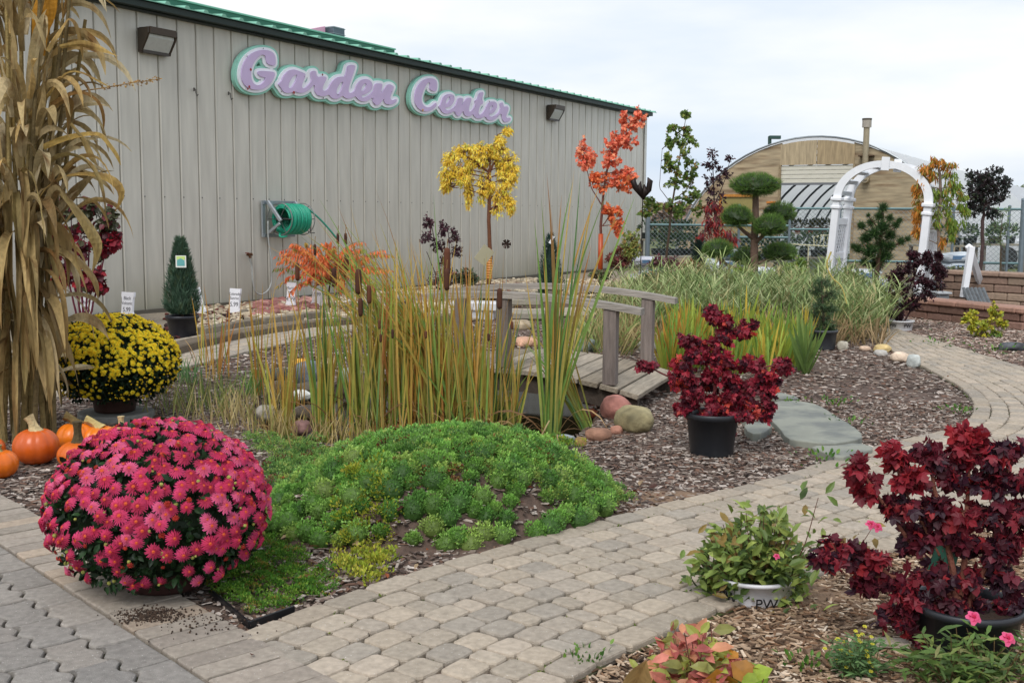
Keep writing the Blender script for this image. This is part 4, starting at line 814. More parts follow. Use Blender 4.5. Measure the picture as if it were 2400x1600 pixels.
pebbles(900, (-4, -1.5, 13.5, 17), lambda P: gb(P) & (px(P) > 590) & (px(P) < 740) & (W_(P) < 1.5), [('a0706a', 2), ('8e5d58', 2), ('b58a80', 1)], .04, .075, 'pink_gravel', 'reddish pink gravel patch by the wall under the hose reel', 'gravel')
pebbles(900, (-5, -2.4, 11, 15), lambda P: gb(P) & (px(P) > 380) & (px(P) < 560) & (W_(P) < 3) & (W_(P) > .4), [('5c2a22', 2), ('4a211c', 2), ('30201e', 2)], .02, .045, 'lava_gravel', 'dark red lava gravel around the black pot of the cone evergreen', 'gravel')
pebbles(600, (-2.5, 0.2, 13, 17), lambda P: gb(P) & (px(P) > 740) & (px(P) < 960) & (W_(P) > .5) & (W_(P) < 1.4), [('e2e0d8', 3), ('cfccc2', 2)], .025, .05, 'white_gravel', 'white gravel band behind the cattails', 'gravel')
# bark chips
CHIP = tpl([(-.5, -.5, 0), (.5, -.42, .0), (.42, .5, .02), (-.38, .42, 0), (-.4, -.45, .25), (.38, -.36, .3), (.34, .4, .2), (-.3, .36, .3)], [(4, 5, 6, 7), (0, 1, 5, 4), (1, 2, 6, 5), (2, 3, 7, 6), (3, 0, 4, 7)])
def chips(n, box, cond, pal, name, lab, l0, l1, w0, w1):
    P = np.c_[RNG.uniform(box[0], box[1], n), RNG.uniform(box[2], box[3], n)]; P = P[cond(P)]; n = len(P)
    a = RNG.uniform(0, 6.283, n); S = np.stack([RNG.uniform(w0, w1, n), RNG.uniform(l0, l1, n)*RNG.uniform(.5, 1, n), RNG.uniform(.006, .014, n)], 1)
    N_ = np.tile([0, 0, 1.], (n, 1))+RNG.normal(size=(n, 3))*.28; g = MB(); g.scatter(CHIP, np.c_[P, H(P[:, 0], P[:, 1])+RNG.uniform(0, .014, n)], np.c_[np.cos(a), np.sin(a), RNG.normal(size=n)*.12], N_, S, pick(pal, n, .22)); single(name, g, M['chip'], lab, 'bark mulch', kind='stuff')
FL = {}
def on_path(P): return line_d(P, PATH) < np.interp(P[:, 1], np.maximum.accumulate(PATH[:, 1]), PHW)-.0
free = lambda P: (~on_path(P)) & (line_d(P, BACK) > .6) & (side(P) > .0) & (poly_sd(P, POND) < -.02)
pc_ = [('66554c', 4), ('84766b', 4), ('9c9086', 3), ('b0a59c', 1.6), ('463a34', 4), ('6f5446', 3), ('bdb2a8', .3)]
inner = lambda P: free(P) & ((P[:, 0] < np.interp(P[:, 1], np.maximum.accumulate(PATH[:, 1]), PATH[:, 0])))
chips(98000, (-4.2, 4, 3.2, 7.8), inner, pc_, 'bark_chips', 'grey brown bark chips around the pond and the flagstones', .025, .06, .008, .018)
chips(30000, (-4.2, 4.2, 7.8, 13.5), lambda P: inner(P) & (W_(P) > 3.3), pc_, 'bark_chips', 'grey brown bark chips beside the far bend of the paved path', .035, .08, .012, .026)
pr_ = [('8f775f', 4), ('a89078', 4), ('c2ae98', 2), ('6a5340', 4), ('4b3828', 3), ('c8b8a4', .5), ('7a5c44', 3)]
outer = lambda P: (~on_path(P)) & (P[:, 0] > np.interp(P[:, 1], np.maximum.accumulate(PATH[:, 1]), PATH[:, 0]))
chips(80000, (.2, 4.6, 2.4, 5.6), outer, pr_, 'shredded_bark', 'tan shredded bark in the bed at the lower right corner', .02, .07, .005, .013)
chips(26000, (3.6, 7.5, 8.5, 15), lambda P: outer(P) & (P[:, 1] > 7.5), [('8c7568', 4), ('a8968a', 3), ('c0b2a6', 2), ('6b5347', 4), ('57654a', .4)], 'bark_chips', 'pale bark chips below the block wall right of the path', .03, .08, .012, .026)
# scattered weeds and fallen leaves
def weeds(pts, name, lab, pal=[('4f7a2c', 2), ('6b8c3a', 1), ('3d6526', 1)], sz=.03, n=40, r=.06, h=.04):
    for (u, v, sc) in pts:
        p = G(u, v); q = RNG.normal(size=(n, 2))*r*sc; g = MB(); d = np.c_[q*6, np.abs(RNG.normal(size=n))*.8+.3]; g.scatter(OVAL, np.c_[p[0]+q[:, 0], p[1]+q[:, 1], .015+RNG.uniform(0, h, n)*sc], d, np.tile([0, 0, 1.], (n, 1))+RNG.normal(size=(n, 3))*.3, RNG.uniform(.5, 1.1, n)*sz*sc**.5, pick(pal, n, .2)); single(name, g, M['leaf'], lab(u, v), 'weed', 'weeds growing in the bark and path edges', loc=p)
labs = {(1930, 1095): 'low green weed tuft below the second flagstone', (1950, 955): 'small green weed in the bark behind the large flagstone', (1990, 1000): 'small green weed at the right edge of the large flagstone', (2250, 975): 'green weed tuft at the inner edge of the far path bend', (1850, 955): 'thin green weed between the flagstones', (1890, 1575): 'flat green weed in the tan bark at the bottom', (1370, 1560): 'bluish weed by the bottom path edge', (2220, 730): 'green weed patch at the foot of the block wall', (2330, 830): 'green weed patch right of the yellow shrub', (2200, 815): 'small weed by the white pot'}
weeds([(1930, 1095, 1.6), (1950, 955, 1.2), (1990, 1000, 1), (2250, 975, 1.1), (1850, 955, .9), (1890, 1575, .7), (1370, 1560, .6), (2220, 730, 3.), (2330, 830, 2.6), (2200, 815, 2)], 'weed', lambda u, v: labs[(u, v)])
def litter(n, box, cond, pal, name, lab, s):
    P = np.c_[RNG.uniform(box[0], box[1], n), RNG.uniform(box[2], box[3], n)]; P = P[cond(P)]; n = len(P); a = RNG.uniform(0, 6.28, n); g = MB()
    g.scatter(OVAL, np.c_[P, H(P[:, 0], P[:, 1])+.03+RNG.uniform(0, .01, n)], np.c_[np.cos(a), np.sin(a), RNG.normal(size=n)*.2], np.tile([0, 0, 1.], (n, 1))+RNG.normal(size=(n, 3))*.4, RNG.uniform(.5, 1.1, n)*s, pick(pal, n, .2)); single(name, g, M['leaf'], lab, 'leaf litter', kind='stuff')
litter(55, (-1.2, 4.5, 2.6, 12), lambda P: line_d(P, PATH) < .5, [('5a3426', 3), ('8a5a34', 1), ('b08a5a', 1), ('3a241c', 2)], 'fallen_leaves', 'scattered brown leaf bits lying on the paved path', .028)
# moss / tiny weeds in the joints
n = 7000; t = RNG.uniform(.3, 6.5, n); o = RNG.choice(np.arange(-4, 5), n)*(2*np.interp(t, fr.s, PHW)/np.maximum(2, np.round(2*np.interp(3.5, fr.s, PHW)/.108)))+RNG.normal(size=n)*.004; cl = np.sin(t*7)*np.sin(o*17+t*3) > .15; t, o = t[cl], o[cl]; P = fr(t, o); ok = side(P) > .02; P = P[ok]; n = len(P)
g = MB(); g.scatter(QUADL, np.c_[P, np.full(n, .018)], np.c_[RNG.normal(size=(n, 2)), np.full(n, .7)], RNG.normal(size=(n, 3)), RNG.uniform(.006, .016, n), pick([('6a7a2e', 2), ('4f5f24', 2), ('84903e', 1)], n, .2)); single('joint_moss', g, M['leaf'], 'yellow green moss growing in the joints of the near path', 'moss', kind='stuff')
# flagstones
def flag(pts, lab, col='8d8f84', th=.05, step=8):
    q = np.array([G(u, v)[:2] for u, v in pts]); q = chaikin(q, 1); a = np.sum(q[:, 0]*np.roll(q[:, 1], -1)-np.roll(q[:, 0], -1)*q[:, 1]); q = q if a > 0 else q[::-1]
    g = MB(); stone(g, q, 0, th, hexl(col), .008); single('flagstone', g, M['flag'], lab, 'flagstone', 'flagstones in the bark', loc=(*q.mean(0), 0))
M['flag'] = mat('flagstone_rock', rough=.8, var=.14, nscale=5, bump=.35, bscale=14, base2=tuple(hexl('6b6e6a')), n2=4.5)
flag([(1800, 975), (1812, 958), (1850, 954), (1900, 960), (1930, 972), (1961, 994), (1998, 1015), (2025, 1040), (2005, 1050), (1944, 1059), (1875, 1052), (1842, 1046), (1826, 1020), (1805, 1000)], 'large pale grey flagstone in the bark right of the red maple pot')
flag([(1894, 1064), (1960, 1064), (2010, 1056), (2055, 1070), (2010, 1082), (1965, 1094), (1925, 1078)], 'smaller grey flagstone in front of the large flagstone beside the path')
flag([(1790, 930), (1830, 934), (1878, 948), (1850, 950), (1810, 948), (1780, 944)], 'thin strip of grey flagstone behind the large flagstone')
flag([(1735, 960), (1780, 962), (1796, 985), (1785, 1003), (1745, 1002), (1725, 985)], 'grey flagstone partly hidden by the red maple leaves')
flag([(1740, 1010), (1770, 1006), (1815, 1010), (1790, 1034), (1755, 1036)], 'small grey flagstone next to the black maple pot')
# ---- rocks ----
def rock(u, v, w, h, col, lab, seed, d=.8, sub=4, lift=0., zz=0.):
    b = G(u, v, zz); m = mpp(b); r = w*m/2; c = b+[0, r*d*.8, h*m*.42+lift]; single('rock', rock_mb(c, (r, r*d, h*m*.55), seed, hexl(col), rot=seed*.7, sub=sub), M['stone'], lab, 'rock', 'rocks around the pond', smooth=True, loc=(c[0], c[1], 0))
rock(1447, 987, 84, 62, '9c6a60', 'large reddish pink boulder at the near end of the bridge', 3)
rock(1489, 1018, 102, 66, '8f8564', 'large olive tan boulder beside the reddish boulder', 12)
rock(1405, 1036, 66, 32, '96705c', 'low reddish brown rock in front of the two boulders', 5)
rock(1446, 1020, 36, 22, 'a27462', 'small pink rock wedged between the boulders', 15)
rock(1324, 1042, 58, 22, '8d9498', 'flat bluish grey rock at the front pond edge', 6)
rock(1361, 1048, 36, 24, 'a08350', 'small yellow brown rock at the front pond edge', 7)
rock(700, 940, 56, 26, 'cfcfc8', 'white rock among the sparse cattails at the left of the pond', 8)
rock(646, 945, 70, 54, '5c5142', 'dark brown rock at the left pond edge', 9)
rock(715, 985, 78, 34, '6b6055', 'grey brown rock below the white rock', 10)
rock(720, 905, 90, 60, '6f767c', 'slate grey rock behind the white rock', 11)
rock(650, 895, 66, 34, '4c4f48', 'dark mossy stone at the far left pond corner', 13)
rock(730, 925, 110, 26, '5d564a', 'long flat brown slab over the dark gap behind the white rock', 14)
rock(620, 985, 66, 36, '9a948a', 'rounded pale grey rock low at the left pond edge', 16)
rock(705, 1020, 50, 36, '7e5f5a', 'small purple brown rock at the water in front of the slab', 17)
rock(838, 1000, 46, 60, '5f646a', 'dark grey rock between the cattail stems', 18)
rock(820, 905, 60, 44, '8a9186', 'grey green rock behind the cattail stems', 19)
rock(700, 856, 78, 15, 'd09a3a', 'yellow ochre stone on the bark behind the pond', 20, d=.5)
rock(775, 858, 60, 20, 'b0a080', 'tan rock right of the yellow ochre stone', 21)
rock(1235, 815, 60, 26, 'b78f78', 'pinkish rock beyond the bridge deck near the far left post', 22)
rock(1215, 775, 70, 26, 'a09078', 'tan rock in the steps beyond the bridge', 23)
rock(1375, 828, 58, 36, '6f7770', 'grey rock in the grass beyond the bridge', 24)
rock(1520, 830, 60, 34, '8c8a80', 'pale grey rock behind the far right bridge post', 25)
rock(1977, 822, 28, 24, 'a8a294', 'rounded light grey rock beside the black conifer pot', 26)
rock(2030, 823, 30, 13, 'b8a08c', 'small pink flat rock left of the yellow rocks at the path bend', 27)
rock(2074, 828, 48, 22, 'c4ac78', 'yellow and white rock at the start of the far path', 28)
rock(2068, 836, 40, 16, 'b4b0aa', 'white grey rock under the yellow rock at the path bend', 29)
rock(2113, 850, 46, 26, 'c8b4a0', 'pale pink rock at the inner path edge', 30)
rock(2145, 862, 34, 34, 'b8bcb8', 'long white rock leaning at the inner path edge, nearest the paving', 31)
rock(2385, 825, 70, 22, '4a4c50', 'dark slate rock at the right photo edge', 32)
# stone steps beyond the bridge
for k, (u, v, w) in enumerate(((1235, 752, 90), (1225, 727, 84))):
    b = G(u, v); m = mpp(b); g = MB(); g.box(b+[0, .2, .06+.05*k], (w*m, .4, .1), hexl('8d877a'), ch=.02); single('stone_step', g, M['stone'], ['lower grey stone step beyond the bridge', 'upper grey stone step beyond the bridge'][k], 'stone step', 'stone steps beyond the bridge', loc=b)
# ================= BRIDGE =================
ax = np.array([math.cos(-.354), math.sin(-.354)]); cr = np.array([-ax[1], ax[0]]); BC = np.array([.126, 8.062]); hw_ = .535; hl = .758
T = Thing('footbridge', 'small arched weathered wooden footbridge with curved handrails over the pond', 'bridge', (*BC, 0))
LB = .97; X3 = np.array([*ax, 0]); Y3 = np.array([*cr, 0]); C3 = np.array([*BC, 0.])
arc = lambda x: .25-.128*(x/LB)**2
def bp(x, y, z): return C3+X3*x+Y3*y+np.array([0, 0, z])
wc_ = ['8f8474', '998e7e', '847969', '9f9484', '8a7f6f']
nP = 14; pw = 2*LB/nP
for i in range(nP):
    x = -LB+(i+.5)*pw; sl_ = -2*.128*x/LB**2; t_ = unit(X3+np.array([0, 0, sl_])); n_ = np.cross(t_, Y3); n_ = n_ if n_[2] > 0 else -n_; g = MB(); hh_ = .585+random.uniform(-.006, .006)
    g.box(bp(x, 0, arc(x)), (pw-.012, 2*hh_, .036), hexl(random.choice(wc_))*random.uniform(.9, 1.1), ch=.004, M=np.array([t_, Y3, n_]).T); T.part('deck_board', g, M['woodb'])
for sy in (-1, 1):
    g = MB(); xs = np.linspace(-LB+.02, LB-.02, 15); top = [bp(x, sy*(hw_-.0), arc(x)-.02) for x in xs]; V = []
    for x in xs:
        for yy in (-.02, .02):
            for zz in (-.021, -.021-.12): V.append(bp(x, sy*(hw_-.02)+yy, arc(x)+zz))
    F = []
    for i in range(14):
        b_ = 4*i; F += [(b_, b_+4, b_+6, b_+2), (b_+1, b_+3, b_+7, b_+5), (b_, b_+1, b_+5, b_+4), (b_+2, b_+6, b_+7, b_+3)]
    F += [(0, 2, 3, 1), (56, 57, 59, 58)]; g.add(V, F, hexl('4a4038')); T.part('beam', g, M['wood'])
    for sx in (-1, 0, 1):
        x = sx*hl; g = MB(); zt_ = .745-.08*(x/LB)**2; g.box(bp(x, sy*(hw_-.01)*1., (arc(x)+zt_)/2+.01), (.088, .088, zt_-arc(x)-.02), hexl(random.choice(['756a62', '6f655e', '7b706a'])), ch=.005, M=np.array([X3, Y3, [0, 0, 1]]).T); T.part('post', g, M['woodv'])
    g = MB(); xs = np.linspace(-LB*1.0, LB*1.0, 15); rz_ = lambda x: .746-.082*(x/LB)**2; V = []
    for x in xs:
        for (yy, zz) in ((-.055, 0), (-.05, .042), (.05, .042), (.055, 0)): V.append(bp(x, sy*(hw_-.01)+yy, rz_(x)+zz))
    F = [(4*i+j, 4*i+(j+1) % 4, 4*i+4+(j+1) % 4, 4*i+4+j) for i in range(14) for j in range(4)]+[(3, 2, 1, 0), (56, 57, 58, 59)]; g.add(V, F, hexl('8f8880')); T.part('handrail', g, M['woodr'])
# ================= CATTAILS =================
YG = [hexl(h) for h in ('97a84a', '869a44', 'b0aa4c', '7d944a', 'b89f4c')]; OR = [hexl(h) for h in ('c69a48', 'bc8a3c', 'ae7638', 'd0ab5c', 'a87040', 'c2a050')]; GR = [hexl(h) for h in ('6b8f48', '7a9e4c', '5c8050', '8aa854')]; DB = [hexl(h) for h in ('8a6a48', 'a88a60', '7a5a3c')]
def cattail(lab, bases, n, hpx, heads=(), lean=(0, 0), pal=(YG, OR, YG, GR), spread=.07, w=.0115, droopf=.25, dead=10, z0=-.1, name='cattails', group='cattail clumps in the pond', tall=0.):
    b0 = G(*bases[0]); T = Thing(name, lab, 'cattail', (b0[0], b0[1], z0), group); g = MB()
    for (u, v) in bases:
        b = G(u, v); m = mpp(b)
        for k in range(n//len(bases)):
            p = b+[random.gauss(0, spread), random.gauss(0, spread), z0]; L_ = hpx*m*random.uniform(.5, 1.05)*1.05; pl_ = random.choice(pal); c0 = random.choice(pl_); c1 = random.choice(OR if random.random() < .5 else pl_)
            d = [random.gauss(lean[0]*.5, .09), random.gauss(lean[1], .09), 1.]; ribbon(g, p, d, L_, w*random.uniform(.6, 1.25), random.uniform(0, droopf)/L_, c0, c1, 8, random.uniform(-1.2, 1.2), .15, curl=random.gauss(0, .12)+lean[0]*random.uniform(-.1, .7), side=(1, random.gauss(0, .6), 0))
        for k in range(dead//len(bases)):
            p = b+[random.gauss(0, spread), random.gauss(0, spread), z0]; d = [random.gauss(0, .5), random.gauss(-.1, .4), 1.]; c0 = random.choice(DB); ribbon(g, p, d, hpx*m*random.uniform(.2, .45), w*.7, random.uniform(2, 9), c0, c0*1.2, 8, random.uniform(-2, 2), .3)
    T.part('leaves', g, M['grassy'])
    for (u, v, h, yy) in heads:
        q = at(u, v, b0[1]+yy); m = mpp(q); hh_ = h*m; r = max(.008, hh_*.13)
        hb = MB(); hb.lathe([(.001, -hh_/2), (r*.8, -hh_*.46), (r, -hh_*.3), (r, hh_*.3), (r*.8, hh_*.46), (.002, hh_/2)], q, 10, hexl(random.choice(['4a2a1a', '5a3320', '41241a']))); sb = MB(); sb.tube([(q[0]+.02, q[1], z0), q-[0, 0, hh_*.5]], [.004, .003], 5, hexl('9a8a4a')); sb.tube([q+[0, 0, hh_*.5], q+[0.004, 0, hh_*.5+.05]], .002, 4, hexl('9a7a4a'))
        o = T.part('seed_head', hb, M['matte'], smooth=True); T.part('stem', sb, M['grassy'])
cattail('thick stand of tall yellow and orange cattails in the middle of the pond', [(860, 1010), (900, 1000), (935, 1012), (975, 1005), (1010, 1012), (1050, 1008), (1090, 1012), (1120, 1015)], 300, 450, heads=[(1048, 610, 60, -.2), (1047, 655, 52, -.25), (840, 660, 60, -.1), (865, 690, 44, -.2), (889, 760, 22, -.3), (892, 792, 20, -.3), (920, 782, 22, -.3), (1145, 790, 18, -.3), (998, 784, 18, -.3), (1171, 700, 50, -.3), (1200, 762, 18, -.3), (845, 720, 44, -.2)], spread=.06, lean=(-.02, 0), dead=90)
cattail('long cattail blades leaning left over the middle of the pond', [(1095, 1005), (1060, 1000), (1030, 995), (990, 990)], 150, 560, lean=(-.62, 0), spread=.06, pal=(YG, GR, YG, YG), dead=4, droopf=.9)
cattail('upright green cattail blades at the left side of the thick stand', [(752, 1010), (770, 1004), (830, 1008)], 60, 420, heads=[(783, 650, 46, .3), (697, 637, 42, .5), (812, 615, 42, .5), (738, 585, 26, .5), (792, 560, 26, .5), (810, 560, 28, .5)], spread=.03, pal=(GR, YG), dead=14)
cattail('narrow clump of green cattail blades with one yellow edge by the white rock', [(668, 1000), (672, 1005)], 24, 330, spread=.02, pal=(YG, YG, OR), dead=8)
cattail('thin golden cattail clump at the far left of the pond', [(606, 930)], 12, 300, spread=.015, pal=(OR, YG), dead=4)
cattail('sparse yellow cattail clump left of the white rock', [(640, 965), (700, 975)], 18, 290, spread=.02, pal=(YG, OR), dead=10)
cattail('sparse brown tipped reeds beside the paved path', [(505, 890), (520, 880), (480, 860)], 22, 190, spread=.05, pal=(YG, OR), dead=10, z0=0)
cattail('tallest green cattail fan standing alone in front of the bridge', [(1290, 1018), (1296, 1020), (1284, 1016)], 44, 600, lean=(.14, 0), spread=.018, w=.017, pal=(GR, GR, YG), dead=8, droopf=.06)
cattail('dark green leaning blades in front of the bridge beam', [(1395, 1000), (1390, 1002)], 26, 330, lean=(-.85, 0), spread=.02, w=.012, pal=(GR,), dead=4, droopf=.05)
cattail('small green cattail clump in dark water below the bridge', [(1205, 1010), (1200, 1012)], 20, 230, lean=(.1, 0), spread=.02, pal=(GR, YG), dead=14, droopf=1.2)
cattail('green blades rising through the bridge shadow left of the tallest fan', [(1160, 1000), (1180, 995)], 26, 330, lean=(.25, 0), spread=.03, pal=(GR, YG), dead=10, droopf=1.)
# grassy tufts at the left pond edge
def tuft(lab, u, v, n, hpx, pal, r=.12, w=.006, dr=3., name='grass_tuft', grp='grass tufts at the pond edge', z=0., stf=None):
    b = G(u, v); m = mpp(b); g = MB()
    for k in range(n):
        q = RNG.normal(size=2)*r; c0 = hexl(random.choice(pal)); ribbon(g, [b[0]+q[0], b[1]+q[1], z], [random.gauss(0, .25), random.gauss(0, .25), 1], hpx*m*random.uniform(.45, 1.05), w*random.uniform(.7, 1.2), random.uniform(0, dr), c0*.9, c0*random.uniform(.9, 1.3), 5, random.uniform(-1, 1), .2, side=(1, random.gauss(0, .8), 0))
    return single(name, g, M['grassy'], lab, 'grass', grp, loc=b, kind=stf)
tuft('blue green grass tuft beside the paved path left of the pond', 440, 900, 40, 85, ['5f8a50', '6d9258', '4f7a48'], .05)
tuft('wide olive grass tuft in front of the paved path', 470, 965, 130, 110, ['7a8c4c', '8f9a58', '6a7c48', 'a09a60'], .16)
tuft('pale dry grass tuft at the left pond corner', 560, 985, 150, 90, ['b0a070', 'a08c60', '8c8a50', 'c0b080'], .16)
tuft('dry curled grass tuft above the green stonecrop', 640, 1015, 120, 70, ['c0ac78', 'a89260', '8c8a50'], .14, dr=9)
tuft('fresh green grass tuft near the dark brown rock', 590, 930, 50, 80, ['6a9248', '7fa050'], .06)
tuft('dry curled grass tuft at the front rim of the pond', 790, 1030, 130, 75, ['c0ac78', 'a89260', '9a8a50'], .18, dr=9)
# two long bleached stems lying at the front
for k, (a, b_, c) in enumerate((((1250, 1080), (1262, 1030), (1288, 985)), ((1300, 1090), (1310, 1050), (1306, 1018)))):
    pa, pb_, pc2 = G(*a)+[0, 0, .02], at(*b_, G(*a)[1]+.05), at(*c, G(*a)[1]+.1); g = MB(); g.tube(bez(pa, pb_, pc2, 8), [.006]*4+[.004]*4, 5, hexl('c2ad84')); single('dry_stem', g, M['dryleaf'], ['long bleached dry stem leaning by the front pond edge', 'short bleached dry stem right of the long one'][k], 'stem', loc=pa)
# ================= STONECROP MOUND AND CARPETS =================
def carpet(name, lab, cat, poly, n, size, pal, dens=None, zadd=.02, tpl_=None, leafs_=10, kind=None, puff=.03, hump=True, smooth=False):
    q = np.array([G(u, v)[:2] for u, v in poly]) if poly is not None else None; lo, hi = (q.min(0), q.max(0)); P = np.c_[RNG.uniform(lo[0], hi[0], n), RNG.uniform(lo[1], hi[1], n)]; d = poly_sd(P, q); k = d > 0
    if dens is not None: k &= RNG.random(n) < dens(P, d)
    P = P[k]; m_ = len(P); z = H(P[:, 0], P[:, 1])+zadd*RNG.uniform(.3, 1, m_)+(.026*np.sin(P[:, 0]*40+2*np.sin(P[:, 1]*17))*np.sin(P[:, 1]*38+1.5*np.sin(P[:, 0]*15))+.014*np.sin(P[:, 0]*19+1)*np.sin(P[:, 1]*23) if hump else 0); cl = pick(pal, m_, .15)
    e = 1e-2; nx_ = -(H(P[:, 0]+e, P[:, 1])-H(P[:, 0]-e, P[:, 1]))/(2*e); ny_ = -(H(P[:, 0], P[:, 1]+e)-H(P[:, 0], P[:, 1]-e))/(2*e); N0 = unit(np.c_[nx_, ny_, np.ones(m_)])
    C0 = np.repeat(np.c_[P, z], leafs_, 0); N1 = np.repeat(N0, leafs_, 0); dr_ = unit(RNG.normal(size=(m_*leafs_, 3))); dr_ = dr_*np.sign((dr_*N1).sum(1))[:, None]; dr_ = unit(dr_+N1*.35); P2 = C0+dr_*puff*RNG.uniform(.75, 1.05, (m_*leafs_, 1))
    g = MB(); g.scatter(tpl_ or QUADL, P2, dr_*.8+N1*.5+RNG.normal(size=(m_*leafs_, 3))*.35, RNG.normal(size=(m_*leafs_, 3)), RNG.uniform(.7, 1.2, m_*leafs_)*size, np.repeat(cl, leafs_, 0)*RNG.uniform(.75, 1.25, (m_*leafs_, 1))); return single(name, g, M['leaf'], lab, cat, kind=kind, loc=(*q.mean(0), 0))
A_ = np.linspace(0, 2*math.pi, 40, endpoint=False)
mc = np.array([-.30, 4.78]); mo = [(mc[0]+.92*.78*math.cos(a)-.39*.56*math.sin(a), mc[1]+.39*.78*math.cos(a)+.92*.56*math.sin(a)) for a in A_]
def px_of(x, y): q = np.array([x, y, 0])-CAM; d = q @ _F; return 1200+FPX*(q @ CR)/d, 800-FPX*(q @ CU)/d
front = lambda P: (P[:, 1]-mc[1])*.92-(P[:, 0]-mc[0])*.39
def puffs(name, lab, P, r0, r1, n, size, pal, kind=None, up=.25, cat='ground cover plant'):
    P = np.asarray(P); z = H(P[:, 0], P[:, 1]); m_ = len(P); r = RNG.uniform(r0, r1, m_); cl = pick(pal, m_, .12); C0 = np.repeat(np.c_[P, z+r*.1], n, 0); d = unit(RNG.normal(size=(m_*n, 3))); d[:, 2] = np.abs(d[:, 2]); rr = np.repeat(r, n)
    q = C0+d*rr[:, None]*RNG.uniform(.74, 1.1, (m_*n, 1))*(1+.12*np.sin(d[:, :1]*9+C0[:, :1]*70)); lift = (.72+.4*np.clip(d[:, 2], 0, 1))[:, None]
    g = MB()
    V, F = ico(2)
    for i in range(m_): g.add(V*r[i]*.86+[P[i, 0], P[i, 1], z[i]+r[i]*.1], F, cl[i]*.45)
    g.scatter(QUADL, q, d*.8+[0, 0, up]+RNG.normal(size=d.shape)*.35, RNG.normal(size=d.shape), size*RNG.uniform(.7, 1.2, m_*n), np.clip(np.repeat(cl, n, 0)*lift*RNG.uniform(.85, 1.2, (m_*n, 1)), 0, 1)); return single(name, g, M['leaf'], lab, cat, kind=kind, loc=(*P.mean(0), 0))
def poisson(poly, d, tries=4000, dens=None):
    q = np.array([G(u, v)[:2] for u, v in poly]); lo, hi = q.min(0), q.max(0); P = np.c_[RNG.uniform(lo[0], hi[0], tries), RNG.uniform(lo[1], hi[1], tries)]; P = P[poly_sd(P, q) > 0]; o = []
    for p in P:
        if all((p[0]-a[0])**2+(p[1]-a[1])**2 > d*d for a in o): o.append(p)
    return np.array(o)
MP = poisson([px_of(*p) for p in mo], .047); kk = (front(MP) > -.3) | (RNG.random(len(MP)) < .85); MP = MP[kk]
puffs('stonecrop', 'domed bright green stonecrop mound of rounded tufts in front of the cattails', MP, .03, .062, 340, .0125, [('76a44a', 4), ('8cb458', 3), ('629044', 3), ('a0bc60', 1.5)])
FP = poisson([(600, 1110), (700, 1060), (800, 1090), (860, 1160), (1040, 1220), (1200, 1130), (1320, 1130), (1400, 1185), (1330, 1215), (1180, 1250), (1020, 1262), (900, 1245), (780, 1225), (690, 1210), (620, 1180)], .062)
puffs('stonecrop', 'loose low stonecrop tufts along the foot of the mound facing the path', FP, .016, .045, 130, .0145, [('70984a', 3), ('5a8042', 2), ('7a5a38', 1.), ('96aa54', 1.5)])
gpal = [('6c944a', 3), ('80a252', 3), ('567a42', 2), ('9cac5a', 1.5)]
nf = lambda f, s, th: (lambda P, d: (wobble(np.c_[P*f, 0*P[:, 0]], s, 1.3, .5) > th)*np.clip(d*12+.3, 0, 1))
carpet('green_carpet', 'feathery green stonecrop carpet spilling right onto the path edge', 'ground cover', [(1120, 1060), (1250, 1050), (1345, 1075), (1365, 1115), (1505, 1182), (1475, 1200), (1390, 1212), (1370, 1235), (1270, 1268), (1130, 1250), (1040, 1230), (1100, 1140)], 3600, .014, gpal+[('8a9a38', 1)], dens=nf(3, 2, -.35), leafs_=14, puff=.028, kind='stuff')
carpet('green_carpet', 'green stonecrop carpet with bare brown gaps left of the mound', 'ground cover', [(560, 1030), (770, 1012), (840, 1010), (800, 1080), (850, 1150), (1050, 1220), (1000, 1265), (920, 1240), (800, 1210), (720, 1230), (640, 1190), (620, 1080)], 4600, .013, gpal, dens=nf(3.5, 5, -.12), leafs_=14, puff=.027, kind='stuff')
carpet('moss_carpet', 'low yellow green moss like carpet at the brick corner right of the pink flowers', 'ground cover', [(520, 1230), (620, 1245), (700, 1290), (740, 1340), (800, 1365), (790, 1400), (700, 1425), (600, 1460), (500, 1400), (470, 1380), (480, 1300)], 4200, .010, [('5f8a2e', 3), ('4a7828', 3), ('7a9a3a', 2), ('8a7a3a', .7)], dens=nf(4, 7, -.5), leafs_=12, puff=.018, zadd=.02, kind='stuff')
carpet('creeping_jenny', 'yellow green trailing plant between the stonecrop and the path', 'ground cover', [(790, 1260), (880, 1220), (940, 1260), (930, 1330), (880, 1385), (800, 1370), (770, 1310)], 700, .017, [('a3a83a', 3), ('8a9a34', 2), ('b8b04a', 1)], dens=nf(4, 3, -.3), leafs_=8, puff=.03, kind='stuff')
carpet('creeping_jenny', 'yellow green low plants between pond rim and the bleached stems', 'ground cover', [(1150, 1040), (1260, 1030), (1365, 1055), (1370, 1080), (1250, 1085), (1180, 1080)], 700, .018, [('7f9a3a', 3), ('5a8434', 2), ('a8a844', 1)], dens=nf(4, 8, -.4), leafs_=9, puff=.03, kind='stuff')
carpet('dead_stonecrop', 'rusty brown dried stonecrop patches on the front of the mound', 'ground cover', [(700, 1060), (820, 1060), (900, 1130), (1100, 1210), (1330, 1190), (1360, 1215), (1200, 1250), (1000, 1270), (850, 1260), (700, 1220), (640, 1120)], 1500, .013, [('6a3a24', 3), ('84512f', 2), ('4f3022', 2), ('8f7a3a', 1)], dens=nf(4, 12, .05), leafs_=9, puff=.022, kind='stuff')
